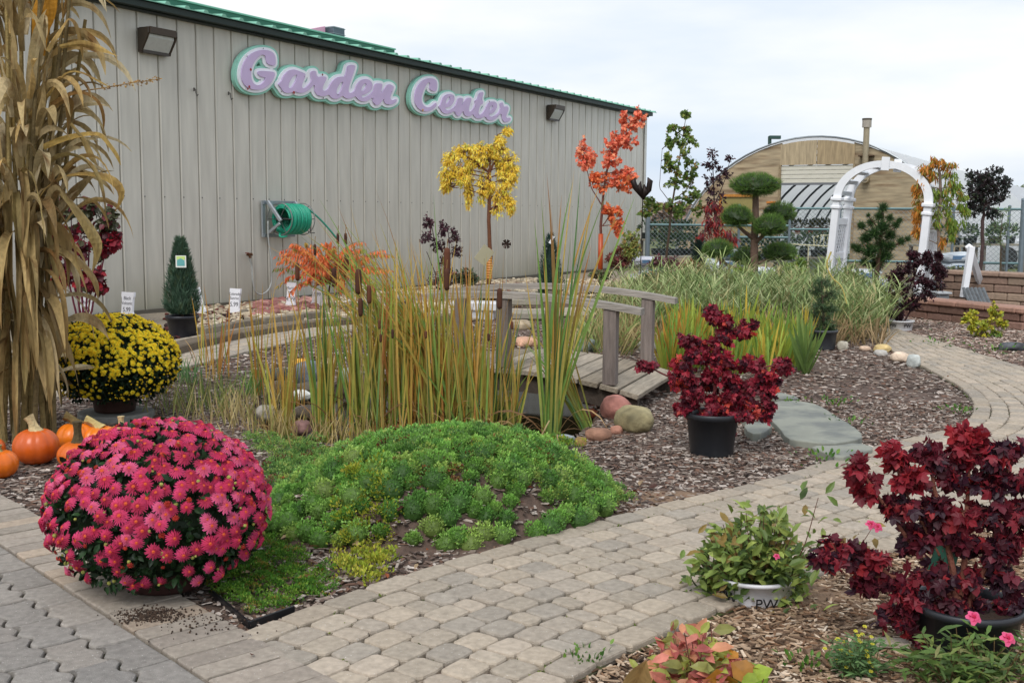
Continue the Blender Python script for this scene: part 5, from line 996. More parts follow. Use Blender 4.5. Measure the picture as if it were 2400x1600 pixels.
litter(200, (-1.2, .8, 3.7, 5.4), lambda P: (side(P) > .1) & ~on_path(P), [('6a2f1e', 3), ('8f4a26', 1.5), ('4a2a20', 2), ('a89070', 1)], 'fallen_leaves', 'rusty fallen leaves lying between the green carpets', .05)

def crumbs(u, v, n, r, lab):
    c = G(u, v); q = RNG.normal(size=(n, 2))*r; g = MB(); g.scatter(PEB, np.c_[c[0]+q[:, 0], c[1]+q[:, 1]*.7, np.full(n, .031)], RNG.normal(size=(n, 3)), RNG.normal(size=(n, 3)), RNG.uniform(.0012, .0042, n), pick([('33261d', 3), ('4a392c', 2)], n, .2)); single('spilled_soil', g, M['matte'], lab, 'soil', kind='stuff', loc=c)
crumbs(350, 1462, 600, .05, 'dark soil crumbs spilled on the brick border below the pink flowers')
crumbs(470, 1475, 160, .09, 'few soil crumbs on the border bricks near the black edging')
# ================= TREES AND SHRUBS =================
def thing_at(name, lab, cat, u, v, y, grp=None):
    b = at(u, v, y); b[2] = 0; return Thing(name, lab, cat, b, grp), b
# orange sumac
T, b = thing_at('sumac', 'orange red sumac with drooping feathery leaves in front of the grey wall', 'shrub', 770, 740, 15.2)
SUM = []
for k in range(-5, 6):
    y_ = .5+k*.09
    for sg in (-1, 1):
        if k < 5: SUM.append((y_, sg))
V = []; F = []
for (y_, sg) in SUM+[(.98, 0)]:
    i = len(V); L_ = .36*(1-abs(y_-.45)*.7)
    if sg: V += [(0, y_, 0), (sg*L_*.5, y_-.02, -.06), (sg*L_, y_-.02, -.34), (sg*L_*.5, y_+.07, -.08)]
    else: V += [(0, y_, 0), (.04, y_+.12, -.05), (0, y_+.3, -.2), (-.04, y_+.12, -.05)]
    F.append((i, i+1, i+2, i+3))
SUMAC = tpl(V, F)
orp = [('d8703c', 4), ('e08448', 3), ('c85a30', 3), ('a88a3c', 1.5), ('7d8a3c', 1)]; g = MB(); g.tube([at(775, 745, 15.2), at(770, 690, 15.2), at(780, 620, 15.2)], [.02, .015, .01], 6, hexl('5c4434')); T.part('trunk', g, M['bark'])
g = MB(); gs_ = MB(); sp0 = at(778, 660, 15.2)
for k in range(84):
    du = RNG.uniform(-140, 140); top = RNG.uniform(-85, 40)+abs(du)*.18; c0_ = at(778+du*.25+RNG.normal()*12, 645+RNG.uniform(-30, 30), 15.2+RNG.uniform(-.35, .35)); e = at(778+du, 625+top+12, c0_[1]+RNG.uniform(-.25, .25)); A_r = bez(c0_, (c0_+e)/2+[0, 0, .16+.05*RNG.random()], e, 9)
    gs_.tube(np.vstack([sp0, A_r[:1]]), .006, 4, hexl('6a4a3a')); gs_.tube(A_r, np.linspace(.004, .002, 9), 3, hexl('a85a38'), cap=False); col = pick(orp, 1, .1)[0]; n = 15; t = np.repeat(np.linspace(.22, 1, n), 2); q = np.array([np.interp(t, np.linspace(0, 1, 9), A_r[:, j_]) for j_ in range(3)]).T
    tn = unit(e-c0_); sdv = np.cross(tn, [0, 0, 1.]); sg = np.tile([-1, 1], n)[:, None]; D = sdv*sg*.55+tn*.25+np.array([0, 0, -.85])+RNG.normal(size=(2*n, 3))*.22
    g.scatter(NARROW, q, D, np.tile([0, -.5, .6], (2*n, 1))+RNG.normal(size=(2*n, 3))*.4, np.stack([np.full(2*n, .085)]*3, 1)*[[1.3, 1, 1]]*RNG.uniform(.7, 1.15, (2*n, 1)), np.where(RNG.random((2*n, 1)) < .3, pick(orp, 2*n, .2), col*RNG.uniform(.8, 1.2, (2*n, 1))))
T.part('stems', gs_, M['bark']); T.part('crown', g, M['leaf'])
# purple smoke bush
T, b = thing_at('smoke_bush', 'dark purple leaved shrub behind the tops of the cattails', 'shrub', 1035, 705, 16.8)
pp_ = [('4a2c36', 4), ('3a222c', 3), ('5c3440', 2)]
plant(T, 16.8, b, [[(1035, 705, .015), (1030, 620, .01), (1010, 520, .006)], [(1038, 705, .012), (1055, 600, .008), (1050, 540, .005)], [(1036, 700, .01), (1020, 640, .006), (1000, 590, .005)]], [(1004, 520, 14, 20), (1035, 535, 14, 22), (1062, 555, 18, 20), (1000, 560, 16, 16), (1030, 575, 20, 20), (1070, 590, 14, 16), (1045, 620, 24, 20), (1020, 655, 26, 22), (1060, 650, 20, 20)], OVAL, .05, pp_, twigs=16, lpt=10, bark='3c2a2a')
# yellow weeping tree
T, b = thing_at('weeping_tree', 'small weeping tree with bright yellow leaves in front of the grey wall', 'tree', 1148, 690, 17.0)
yp = [('ffdc50', 5), ('ffe868', 3), ('ecc448', 2), ('c0c04c', 1.2), ('c08a4a', .4)]
plant(T, 17.0, b, [[(1148, 700, .035), (1147, 560, .03), (1146, 450, .028), (1148, 395, .03)], [(1148, 405, .02), (1120, 385, .014), (1090, 365, .01)], [(1148, 400, .02), (1165, 370, .014), (1180, 350, .01)], [(1148, 400, .015), (1150, 360, .01), (1165, 318, .005)]],
      [(1060, 372, 26, 20), (1140, 372, 40, 22), (1085, 420, 24, 24), (1190, 420, 22, 30), (1092, 352, 26, 18), (1130, 348, 26, 16), (1168, 350, 26, 18), (1195, 378, 22, 24), (1046, 410, 18, 24), (1042, 432, 8, 18), (1075, 400, 20, 18), (1204, 405, 14, 20), (1120, 375, 26, 16), (1178, 392, 20, 26), (1095, 445, 9, 42), (1132, 440, 14, 40), (1186, 445, 13, 46), (1165, 480, 12, 32), (1198, 480, 9, 24), (1172, 330, 10, 12), (1190, 306, 6, 6), (1100, 390, 12, 22), (1150, 430, 10, 30)], NARROW, .066, yp, bs=1.15, twigs=32, lpt=16, leafdir=(0, 0, -1.2), bark='6b4530', lay=.1, twr=.005)
pot(T, b, .22, .26, '3a2620')
g = MB(); cz = np.linspace(0, 1, 60); P = np.array([at(1147, 588+60*q, 17.0)+[.045*math.cos(q*80), .045*math.sin(q*80)-.0, 0] for q in cz]); zz = [at(1147, 585, 17.)[2], at(1147, 655, 17.)[2]]; g.lathe([(.038, zz[0])]+[q_ for k in range(12) for q_ in ((.05, zz[0]+(zz[1]-zz[0])*(k+.3)/12), (.04, zz[0]+(zz[1]-zz[0])*(k+.8)/12))], (at(1147, 620, 17.)[0], 17.0, 0), 10, hexl('c9853c')); T.part('trunk_guard', g, M['plastic'])
g = MB(); q = at(1135, 598, 16.5); g.box(q, (.2, .01, .26), hexl('a09a80'), M=rz(.3) @ np.array([[.8, 0, .6], [0, 1, 0], [-.6, 0, .8]]), ch=.002); g.tube([q-[0, 0, .05], (q[0]-.03, q[1], .0)], .008, 5, hexl('8a8060')); single('plant_sign', g, M['paint'], 'small tilted board sign in front of the yellow weeping tree trunk', 'sign', loc=(q[0], q[1], 0))
g = MB(); q = at(1187, 572, 17.2); g.tube([(q[0], q[1], 0), q], .008, 5, hexl('b9b9b0'))
for a in np.linspace(0, 6.28, 7)[:-1]: g.tube([q, q+[.07*math.cos(a), 0, .07*math.sin(a)]], [.008, .028], 6, hexl('3c302c'))
single('garden_stake', g, M['metal'], 'thin garden stake with a dark flower top beside the yellow weeping tree', 'garden stake', loc=(q[0], q[1], 0))
g = MB(); q = G(1115, 748); g.box(q+[0, 0, .17], (.62, .26, .12), hexl('cfcfd2'), ch=.02, M=rz(-.2)); g.box(q+[0, 0, .06], (.5, .2, .12), hexl('bdbdc0'), ch=.01, M=rz(-.2)); single('trough', g, M['plastic'], 'pale grey planter trough glimpsed between the cattails and bridge', 'planter', loc=q)
# orange red maple
T, b = thing_at('maple_tree', 'young maple with orange red leaves and an orange trunk guard at the wall corner', 'tree', 1405, 668, 18.5)
mp_ = [('ee7c5c', 4), ('f49474', 3), ('dc6048', 2), ('f4a47c', 2)]; mo_ = [('ee8450', 3), ('dc6840', 3), ('f0a064', 1)]
plant(T, 18.5, b, [[(1405, 672, .03), (1408, 540, .025), (1412, 470, .02), (1425, 380, .015), (1450, 320, .01), (1500, 262, .004)], [(1410, 480, .012), (1385, 440, .008), (1370, 370, .005)], [(1412, 530, .01), (1430, 505, .008), (1440, 500, .004)]],
      [(1368, 350, 17, 20), (1372, 378, 16, 20), (1385, 372, 12, 14), (1498, 275, 14, 20), (1475, 295, 16, 18), (1470, 330, 22, 18), (1450, 320, 16, 18), (1430, 350, 18, 20), (1432, 375, 18, 16), (1415, 430, 26, 20, mo_), (1450, 420, 22, 18), (1465, 430, 24, 18, mo_), (1475, 405, 14, 16), (1400, 415, 14, 10, mo_), (1440, 500, 14, 14, mo_), (1448, 530, 14, 16, mo_), (1425, 490, 10, 10, mo_), (1460, 275, 6, 10)], MAPLE, .052, mp_, bs=1.35, twigs=22, lpt=9, leafdir=(0, 0, -.6), bark='6b4238', twr=.004, lay=.15)
g = MB(); zz = [at(1407, 548, 18.5)[2], at(1405, 655, 18.5)[2]]; g.lathe([(.03, zz[1]), (.045, zz[1]), (.04, zz[0]), (.03, zz[0])], (b[0]+.01, 18.5, 0), 12, hexl('b04a1c')); T.part('trunk_guard', g, M['plastic'], smooth=True)
pot(T, b, .26, .14, '2c2422')
# metal flower sculpture
T, b = thing_at('metal_sculpture', 'dark metal flower sculpture on a thin pole at the building corner', 'sculpture', 1500, 640, 18.3)
g = MB(); top = at(1507, 462, 18.3); g.tube([b, top], .008, 6, hexl('2c2622')); T.part('pole', g, M['metal'])
for (P, w_) in ((((1507, 465), (1498, 440), (1502, 425)), .05), (((1507, 465), (1520, 445), (1524, 425), (1518, 416)), .05), (((1507, 465), (1490, 440), (1484, 425), (1490, 416)), .05), (((1507, 468), (1512, 448), (1510, 432)), .06)):
    g = MB(); Q = np.array([at(*q, 18.3) for q in P]); g.tube(Q, [.02]+[w_]*(len(Q)-2)+[.008], 7, hexl('2e2522')); T.part('petal', g, M['metal'], smooth=True)
# green maple sapling
T, b = thing_at('maple_tree', 'tall thin green leaved maple sapling against the sky left of the arched shed', 'tree', 1575, 640, 18.6)
gp = [('6f8a3c', 3), ('566f34', 3), ('8a9448', 2), ('9a7a4a', .5)]
plant(T, 18.6, b, [[(1562, 610, .022), (1572, 500, .018), (1585, 420, .014), (1596, 350, .01), (1608, 270, .004)], [(1575, 500, .01), (1535, 470, .005)], [(1575, 480, .008), (1545, 440, .005), (1552, 350, .003)], [(1580, 470, .01), (1625, 430, .005)]],
      [(1606, 268, 10, 8), (1605, 305, 14, 12), (1575, 305, 14, 12), (1620, 330, 16, 16), (1590, 335, 18, 14), (1570, 335, 8, 10), (1605, 365, 22, 20), (1590, 395, 20, 20), (1620, 395, 18, 22), (1570, 390, 12, 14), (1580, 430, 20, 18), (1615, 430, 24, 24), (1630, 465, 20, 20), (1600, 470, 18, 18), (1575, 480, 16, 16), (1640, 490, 16, 14), (1540, 485, 12, 10), (1510, 495, 14, 12), (1520, 470, 10, 8), (1590, 500, 12, 10), (1565, 370, 6, 8)], MAPLE, .055, gp, bs=1.2, twigs=12, lpt=8, leafdir=(0, 0, -.5), bark='4a3c30', twr=.004, lay=.2)
# purple leaved tree
T, b = thing_at('plum_tree', 'sparse dark purple leaved tree in front of the left shoulder of the arched shed', 'tree', 1680, 650, 19.0)
plant(T, 19., b, [[(1680, 650, .02), (1675, 520, .015), (1672, 420, .01), (1670, 365, .005)], [(1675, 480, .01), (1700, 420, .006), (1712, 370, .003)]], [(1668, 360, 12, 14), (1672, 385, 14, 16), (1655, 385, 10, 10), (1690, 400, 14, 12), (1710, 370, 10, 8), (1660, 420, 14, 16), (1685, 425, 14, 14), (1705, 410, 12, 10), (1670, 450, 18, 14), (1690, 465, 18, 16), (1665, 475, 14, 14), (1680, 495, 18, 16)], OVAL, .06, [('3c2730', 4), ('4d2a34', 3), ('2e1e26', 2)], twigs=8, lpt=8, bark='3a2c2c', twr=.003)
T, b = thing_at('weeping_shrub', 'short weeping shrub with red drooping leaves behind the pompom pine', 'shrub', 1690, 650, 18.4)
plant(T, 18.4, b, [[(1690, 650, .02), (1685, 560, .016), (1675, 470, .012)]], [(1660, 490, 14, 16), (1680, 480, 16, 12), (1655, 520, 12, 22), (1690, 505, 18, 20), (1670, 540, 18, 18), (1700, 545, 18, 18), (1645, 550, 10, 14), (1715, 560, 12, 12), (1680, 525, 18, 16)], NARROW, .10, [('8c2c2c', 4), ('6c2a34', 3), ('a8382c', 2), ('5a2430', 2)], twigs=9, lpt=9, leafdir=(0, 0, -1.5), lay=.1, bark='5a3a34')
# pompom topiary
T, b = thing_at('topiary_pine', 'clipped pompom pine with seven rounded green pads on a bare trunk', 'tree', 1762, 690, 16.6)
m = mpp(b); g = MB(); tr = lambda P, r0, r1: g.tube(bez(*[at(u, v, 16.6+dy) for u, v, dy in P], 8), np.linspace(r0, r1, 8), 7, hexl('6a5548'))
g.tube(np.array([at(u, v, 16.6) for u, v in ((1764, 700), (1768, 620), (1768, 560), (1771, 500), (1771, 455))]), [.07, .06, .055, .05, .045], 9, hexl('6a5548'))
for P in (((1768, 560, 0), (1745, 545, -.1), (1730, 530, -.1)), ((1768, 570, 0), (1790, 550, -.15), (1805, 540, -.2)), ((1770, 520, 0), (1800, 520, .15), (1826, 510, .2)), ((1766, 630, 0), (1710, 640, -.1), (1685, 600, -.1)), ((1768, 620, 0), (1800, 610, .1), (1825, 600, .1)), ((1766, 640, 0), (1755, 625, .2), (1752, 610, .3)), ((1768, 650, 0), (1720, 640, .2), (1700, 650, .1))): tr(P, .035, .02)
T.part('trunk', g, M['bark'])
NDL = tpl([(-.03, 0, 0), (.03, 0, 0), (.02, .6, .02), (0, 1, 0), (-.02, .6, .02)], [(0, 1, 2, 3, 4)])
for (u, v, ru, rv, dy) in ((1771, 437, 60, 30, 0), (1727, 510, 38, 28, -.1), (1804, 532, 40, 28, -.25), (1826, 502, 38, 26, .25), (1682, 588, 36, 24, -.1), (1748, 605, 34, 24, .3), (1828, 595, 40, 24, .1)):
    g = MB(); c = at(u, v, 16.6+dy); rad = np.array([ru, ru, rv])*m; V, F = ico(3); k = V*(1+wobble(V, int(u), 4, .06))[:, None]; k[:, 2] = np.where(k[:, 2] < 0, k[:, 2]*.72, k[:, 2]); g.add(k*rad*.86+c, F, hexl('2f4222'))
    n = int(4600*(ru/60)**1.3); q = unit(RNG.normal(size=(n, 3))); lum = (1+wobble(q, int(u)+2, 4, .07)); q2 = q.copy(); q2[:, 2] = np.where(q2[:, 2] < 0, q2[:, 2]*.72, q2[:, 2])
    g.scatter(NDL, c+q2*rad*.84*lum[:, None], q*.7+RNG.normal(size=(n, 3))*.35+[0, 0, .5], RNG.normal(size=(n, 3)), RNG.uniform(.05, .085, n), pick([('66883e', 4), ('527436', 3), ('7d9c4e', 2), ('6b5a3a', .4)], n, .3)); T.part('foliage_pad', g, M['leaf'])
# potted pine by the arbor
T, b = thing_at('young_pine', 'dark green bushy young pine in front of the white arbor opening', 'tree', 2055, 730, 15.6)
m = mpp(b); g = MB(); g.tube(np.array([at(u, v, 15.6) for u, v in ((2055, 735), (2054, 650), (2062, 580), (2070, 500))]), [.04, .035, .025, .015], 7, hexl('4c3a2c')); T.part('trunk', g, M['bark']); g = MB(); gb_ = MB()
for (u, v, r, dy) in ((2070, 488, 16, 0), (2060, 508, 16, 0), (2085, 512, 14, .1), (2070, 532, 20, -.1), (2040, 522, 14, .1), (2100, 528, 14, 0), (2020, 530, 14, 0), (2108, 518, 10, 0), (2050, 548, 20, -.1), (2085, 552, 20, .1), (2030, 560, 20, 0), (2015, 528, 8, 0), (2112, 566, 14, 0), (2128, 560, 10, 0), (2065, 575, 20, 0), (2085, 578, 18, 0), (2010, 584, 16, 0), (2000, 578, 10, 0), (2040, 590, 24, -.1), (2075, 600, 22, 0), (2055, 620, 24, .1), (2025, 615, 16, 0), (2035, 505, 8, .1)):
    c = at(u, v, 15.6+dy); a = at(2058, min(650, v+30), 15.6); gb_.tube([a, (a+c)/2, c-[0, 0, r*m*.3]], [.012, .01, .006], 5, hexl('4c3a2c')); n = 200+r*8; q = unit(RNG.normal(size=(n, 3))+[0, 0, .4]); g.scatter(NDL, c-q*0+RNG.normal(size=(n, 3))*r*m*.22, q, RNG.normal(size=(n, 3)), r*m*RNG.uniform(.7, 1.05, n), pick([('33502a', 4), ('42622f', 3), ('28401f', 3), ('55743a', 1)], n, .25))
T.part('branches', gb_, M['bark']); T.part('foliage', g, M['leaf'])
# weeping cherry, orange to green
T, b = thing_at('weeping_cherry', 'weeping tree with orange and green hanging leaves right of the white arbor', 'tree', 2195, 720, 16.6)
og = [('b8782c', 3), ('c8863a', 2), ('8a8a34', 2)]; gn = [('6f8a34', 4), ('8a9a3c', 2), ('a88a3c', 1)]
plant(T, 16.6, b, [[(2197, 740, .03), (2200, 560, .025), (2203, 420, .022), (2200, 385, .015)]], [(2195, 378, 20, 12, og), (2225, 388, 22, 16, og), (2170, 392, 18, 14, og), (2185, 410, 26, 16, og), (2225, 415, 22, 20, gn), (2160, 425, 12, 22, og), (2205, 440, 24, 22, gn), (2240, 440, 16, 26, gn), (2148, 440, 8, 20, og), (2255, 470, 10, 36, gn), (2220, 475, 16, 30, gn), (2180, 460, 20, 24, gn), (2155, 480, 10, 26, og), (2262, 500, 7, 30, gn), (2195, 510, 10, 30, gn), (2145, 500, 9, 30, og), (2225, 520, 9, 26, gn), (2150, 540, 7, 26, og), (2165, 560, 6, 30, og), (2235, 540, 6, 24, gn), (2208, 560, 6, 20, og)], NARROW, .09, og, twigs=12, lpt=13, leafdir=(0, 0, -2.), lay=.05, bark='7a6a5c', twr=.004, from_top=True)
# dark ball headed tree
T, b = thing_at('ball_tree', 'dark leaved round headed tree behind the white wooden trestle', 'tree', 2296, 700, 17.6)
dk = [('2f3530', 4), ('3c3034', 3), ('26302a', 3), ('45503c', 1)]
plant(T, 17.6, b, [[(2297, 705, .035), (2300, 600, .03), (2303, 520, .028), (2305, 490, .02)]], [(2300, 440, 40, 36, dk, 2), (2330, 430, 34, 32, dk, 1.6), (2275, 450, 28, 32, dk, 1.4), (2310, 475, 38, 28, dk, 1.6), (2345, 455, 24, 26, dk, 1.2), (2300, 410, 30, 14, dk, 1), (2330, 400, 22, 12, dk, .5), (2360, 430, 12, 20, dk, .5), (2280, 490, 24, 20, dk, 1), (2325, 500, 20, 16, dk, .7), (2270, 405, 12, 12, dk, .4)], OVAL, .05, dk, twigs=26, lpt=12, bark='4a3a38', lay=.2)
# light feathery shrubs behind the fence at right
T, b = thing_at('feathery_shrub', 'light green feathery shrub behind the round headed dark tree', 'shrub', 2345, 620, 18.4)
plant(T, 18.4, b, [[(2345, 650, .02), (2345, 560, .01), (2350, 500, .006)]], [(2350, 500, 26, 18), (2330, 530, 24, 20), (2365, 530, 22, 22), (2345, 560, 24, 22), (2310, 560, 16, 20)], NARROW, .07, [('6f8a5c', 3), ('869a6c', 2), ('5c7450', 2)], twigs=10, lpt=9, bark='5c5040')
# dark purple barberry in its white pot
T, b = thing_at('potted_barberry', 'dark purple twiggy barberry shrub in a white nursery pot', 'shrub', 2110, 778, 12.9)
bp_ = [('34181f', 4), ('45202a', 3), ('2a161c', 3), ('5c2434', .6)]
plant(T, 12.9, b, [[(2110, 760, .014), (2125, 690, .01), (2150, 630, .006)], [(2112, 760, .012), (2100, 700, .01), (2110, 640, .006)], [(2114, 760, .012), (2160, 690, .008), (2190, 640, .005)], [(2108, 760, .012), (2080, 720, .008)]],
      [(2150, 610, 26, 22), (2185, 620, 26, 22), (2120, 630, 26, 22), (2205, 640, 18, 20), (2095, 650, 22, 20), (2150, 650, 34, 24), (2190, 665, 28, 20), (2110, 680, 28, 22), (2160, 690, 34, 20), (2085, 700, 24, 24), (2130, 715, 34, 20), (2175, 600, 12, 12), (2140, 595, 12, 10), (2100, 735, 26, 16), (2200, 600, 8, 10)], OVAL, .032, bp_, twigs=32, lpt=19, bark='3a2022', twr=.003)
pot(T, b, .145, .125, 'dcdcde', taper=.85)
q = b+np.array([.03, -.14, .05]); T.part('lettering', text_mb('PW', .06, q, (1, .2, 0), (0, -.08, 1), hexl('1a1a1e')), M['paint']); q2 = b+np.array([-.115, -.075, .05]); T.part('lettering', text_mb('PW', .06, q2, (.55, -.83, 0), (0, 0, 1), hexl('1a1a1e')), M['paint'])
# yellow shrub
T, b = thing_at('gold_shrub', 'small golden yellow leaved shrub in front of the block wall', 'shrub', 2312, 800, 12.2)
plant(T, 12.2, b, [[(2312, 802, .012), (2310, 765, .008), (2330, 720, .005)], [(2312, 800, .01), (2285, 760, .006)]], [(2325, 722, 14, 16), (2335, 740, 18, 14), (2275, 738, 14, 10), (2290, 755, 22, 14), (2265, 750, 10, 12), (2320, 762, 22, 16), (2350, 758, 14, 12), (2300, 778, 26, 12), (2335, 782, 18, 12, [('6a8a3c', 2), ('a8a83c', 1)]), (2275, 770, 14, 12)], ROUND, .036, [('b8b038', 4), ('c8c04c', 2), ('8f9a38', 2)], twigs=10, lpt=10, bark='5c4a34', twr=.003)
# conifer in black pot with coiled dry stem
T, b = thing_at('potted_fir', 'drooping dark green fir in a black pot at the end of the iris bed', 'conifer', 1928, 815, 11.0)
plant(T, 11., b, [[(1928, 800, .014), (1930, 740, .011), (1925, 660, .006)]], [(1930, 662, 24, 16), (1915, 680, 26, 16), (1945, 690, 24, 18), (1925, 710, 30, 18), (1950, 725, 24, 18), (1910, 735, 24, 18), (1935, 750, 28, 18), (1920, 772, 24, 16), (1950, 765, 20, 16)], NEEDLE, .05, [('33482c', 4), ('44603a', 3), ('56704a', 2)], twigs=16, lpt=34, leafdir=(0, -.1, -.3), bark='4c4234', tl=.9, pj=.9)
pot(T, b, .135, .20, '3c3f44', taper=.85)
g = MB(); P = catmull([at(u, v, 10.9) for u, v in ((1948, 590), (1938, 620), (1950, 650), (1972, 672), (1985, 712))], 8); g.tube(P, np.linspace(.009, .005, len(P)), 6, hexl('b9a860')); T.part('bent_stem', g, M['bark'])
# low shrubs by the building corner
for (u, v, y_, ru, rv, pal_, lab) in ((1450, 600, 17.6, 36, 30, [('7a3c3c', 3), ('8f5048', 2), ('6a5a40', 2)], 'low reddish twiggy shrub right of the orange trunk guard'), (1480, 560, 17.4, 26, 50, [('7a8a48', 3), ('94964c', 2), ('a8884a', 1)], 'tall wispy yellow green shrub at the building corner'), (1560, 612, 17.8, 50, 24, [('6a3a44', 3), ('84505a', 2), ('54403c', 2)], 'low purple red shrub under the green sapling'), (1620, 625, 17., 36, 20, [('8a5034', 2), ('6f3c34', 2), ('7a7a44', 2)], 'low rusty shrub left of the lowest pompom'), (1540, 645, 15.5, 44, 22, [('7f8a58', 3), ('8f7a4c', 2), ('5f7a60', 2)], 'low mixed olive shrub behind the striped grass'), (1738, 640, 16.2, 26, 22, [('7f9a34', 3), ('9aa83c', 2), ('5f7a30', 2)], 'small lime green conifer under the pompom pine'), (1868, 620, 16., 26, 34, [('6f8a34', 3), ('8a9a3c', 2), ('4f6a2c', 2)], 'lime green conifer right of the pompom pine'), (1995, 640, 16.6, 30, 34, [('4f6a3c', 3), ('6a7a44', 2), ('7a5a44', 1)], 'dark green shrub at the left foot of the white arbor'), (2240, 640, 17., 34, 26, [('6a7a54', 3), ('84906a', 2), ('5a5a44', 1)], 'grey green shrub between the weeping tree and the white trestle'), (1830, 655, 15.2, 40, 22, [('5f7a3c', 3), ('7f8a48', 2), ('8a6a44', 1)], 'olive shrub rising from the striped grass left of the arbor'), (1640, 690, 13.8, 44, 20, [('5c7a48', 3), ('7a8c50', 2), ('a08a50', 1)], 'blue green bushy clump inside the striped grass bed'), (1408, 640, 17.2, 26, 10, [('6a5a44', 2), ('5a6a40', 2)], 'small green plant beside the pot of the orange maple'), (1090, 640, 16.4, 32, 30, [('5c6a50', 3), ('4a5240', 2), ('8a5a4a', 1)], 'dull green shrub between the purple shrub and the yellow tree')):
    T, b = thing_at('low_shrub', lab, 'shrub', u, v+rv, y_); plant(T, y_, b, [[(u, v+rv+14, .01), (u, v, .006)]], [(u, v, ru*.7, rv*.8), (u-ru*.5, v+rv*.3, ru*.5, rv*.6), (u+ru*.5, v+rv*.3, ru*.5, rv*.6), (u, v+rv*.6, ru*.7, rv*.4)], OVAL, .05, pal_, twigs=22, lpt=12, bark='4a3a34', twr=.003)
T, b, z0, z1 = cone_conifer('dwarf_spruce', 'small dark blue conical evergreen left of the lowest pompom', 1635, 665, 562, 44, 17.2, [('22332c', 3), ('2c4236', 2)], 2200, .06)
# ================= STRIPED GRASS AND IRIS BED =================
def grassbed(lab, poly, n, hpx, pal, w, dr, name, seed, tipdry=None, lean=.35, y_off=0, seg=5, fan=False):
    q = np.array([G(u, v)[:2] for u, v in poly]); lo, hi = q.min(0), q.max(0); P = np.c_[RNG.uniform(lo[0], hi[0], n*3), RNG.uniform(lo[1], hi[1], n*3)]; P = P[poly_sd(P, q) > 0][:n]; g = MB()
    ncl = max(3, int(len(P)/(26 if fan else 18))); CC = P[RNG.choice(len(P), ncl)]; off = CC[:, None] if False else None
    for p in P:
        cc_ = CC[np.argmin(((CC-p)**2).sum(1))]; p = cc_+(p-cc_)*.8; ow = (p-cc_)*1.6; m = float(p[1])/FPX; c0 = hexl(random.choice(pal)); cl_ = math.sin(p[0]*4.1+seed)*math.sin(p[1]*3.3+p[0]); c0 = c0*(1+.28*cl_); L_ = hpx*m*random.uniform(.55, 1.1)*(1+.18*cl_); d = [random.gauss(ow[0], lean), random.gauss(-.08+ow[1], lean), 1.]
        ribbon(g, [p[0], p[1], 0], d, L_, w*random.uniform(.7, 1.2), random.uniform(.1, dr)/L_, c0*random.uniform(.7, .95), c0*random.uniform(.95, 1.25), seg, random.uniform(-.8, .8), .25, side=(1, random.gauss(0, .7), 0))
        if fan and random.random() < .7:
            for s_ in range(5):   # side blades up the stem
                t = random.uniform(.45, 1); pp = np.array([p[0]+d[0]*L_*t*.9, p[1]+d[1]*L_*t*.9, L_*t*.92]); a = random.uniform(0, 6.28); ribbon(g, pp, [math.cos(a), math.sin(a)*.8, .75], L_*.33, w*1.1, random.uniform(1, 4), c0, c0*1.15, 3, 0, .2)
    return single(name, g, M['grassy'], lab, 'grass', kind='stuff')
vp = ['87965e', '9aa670', '738652', '667c4a', 'a4ab7c', '7d8e58', 'a0986c']; dp_ = ['a8906a', 'b89c78', '94805a', 'c0a880']
grassbed('tall pale striped ribbon grass filling the bed in front of the pompom pine', [(1470, 770), (1560, 735), (1700, 730), (1900, 735), (2060, 745), (2080, 785), (2000, 810), (1960, 800), (1800, 800), (1640, 800), (1500, 810)], 3300, 118, vp, .012, 1.5, 'ribbon_grass', 3, fan=True)
grassbed('dry tan lower stems of the striped grass', [(1450, 800), (1560, 765), (1750, 770), (1960, 780), (2090, 790), (2070, 815), (1980, 815), (1800, 815), (1640, 830), (1450, 830)], 1300, 80, dp_, .012, 1.6, 'dry_grass', 4)
grassbed('yellow green iris blades behind the red maple', [(1540, 890), (1600, 820), (1760, 812), (1900, 820), (1880, 860), (1800, 880), (1650, 880)], 620, 120, ['8a9a3c', '9aa044', '7a9440', 'b09a3c', '6f8f40'], .022, .35, 'iris_leaves', 5, lean=.16, seg=6)
grassbed('green iris fan at the right end of the iris bed', [(1860, 875), (1880, 855), (1905, 868), (1890, 882)], 34, 150, ['74904c', '869c54', '667f48'], .028, .2, 'iris_leaves', 6, lean=.2, seg=6)
grassbed('orange green iris blades beside the far right bridge post', [(1545, 860), (1590, 830), (1640, 835), (1620, 880), (1570, 885)], 150, 150, ['8a9a3c', 'b8823a', '7a9a44', 'a88a3c'], .02, .3, 'iris_leaves', 7, lean=.2, seg=6)
grassbed('olive grasses seen between the bridge handrails', [(1330, 830), (1400, 770), (1480, 760), (1520, 800), (1500, 840), (1380, 840)], 520, 95, ['8a9a5c', '9a9060', '7a8a50', 'b0a070'], .013, 1.2, 'meadow_grass', 8)
grassbed('tan and green grass behind the far handrail', [(1400, 745), (1470, 715), (1640, 700), (1700, 720), (1560, 745), (1420, 770)], 800, 85, ['9aa070', 'a8a078', '7f8a5c', 'b8b088'], .016, 1.3, 'meadow_grass', 9, fan=True)
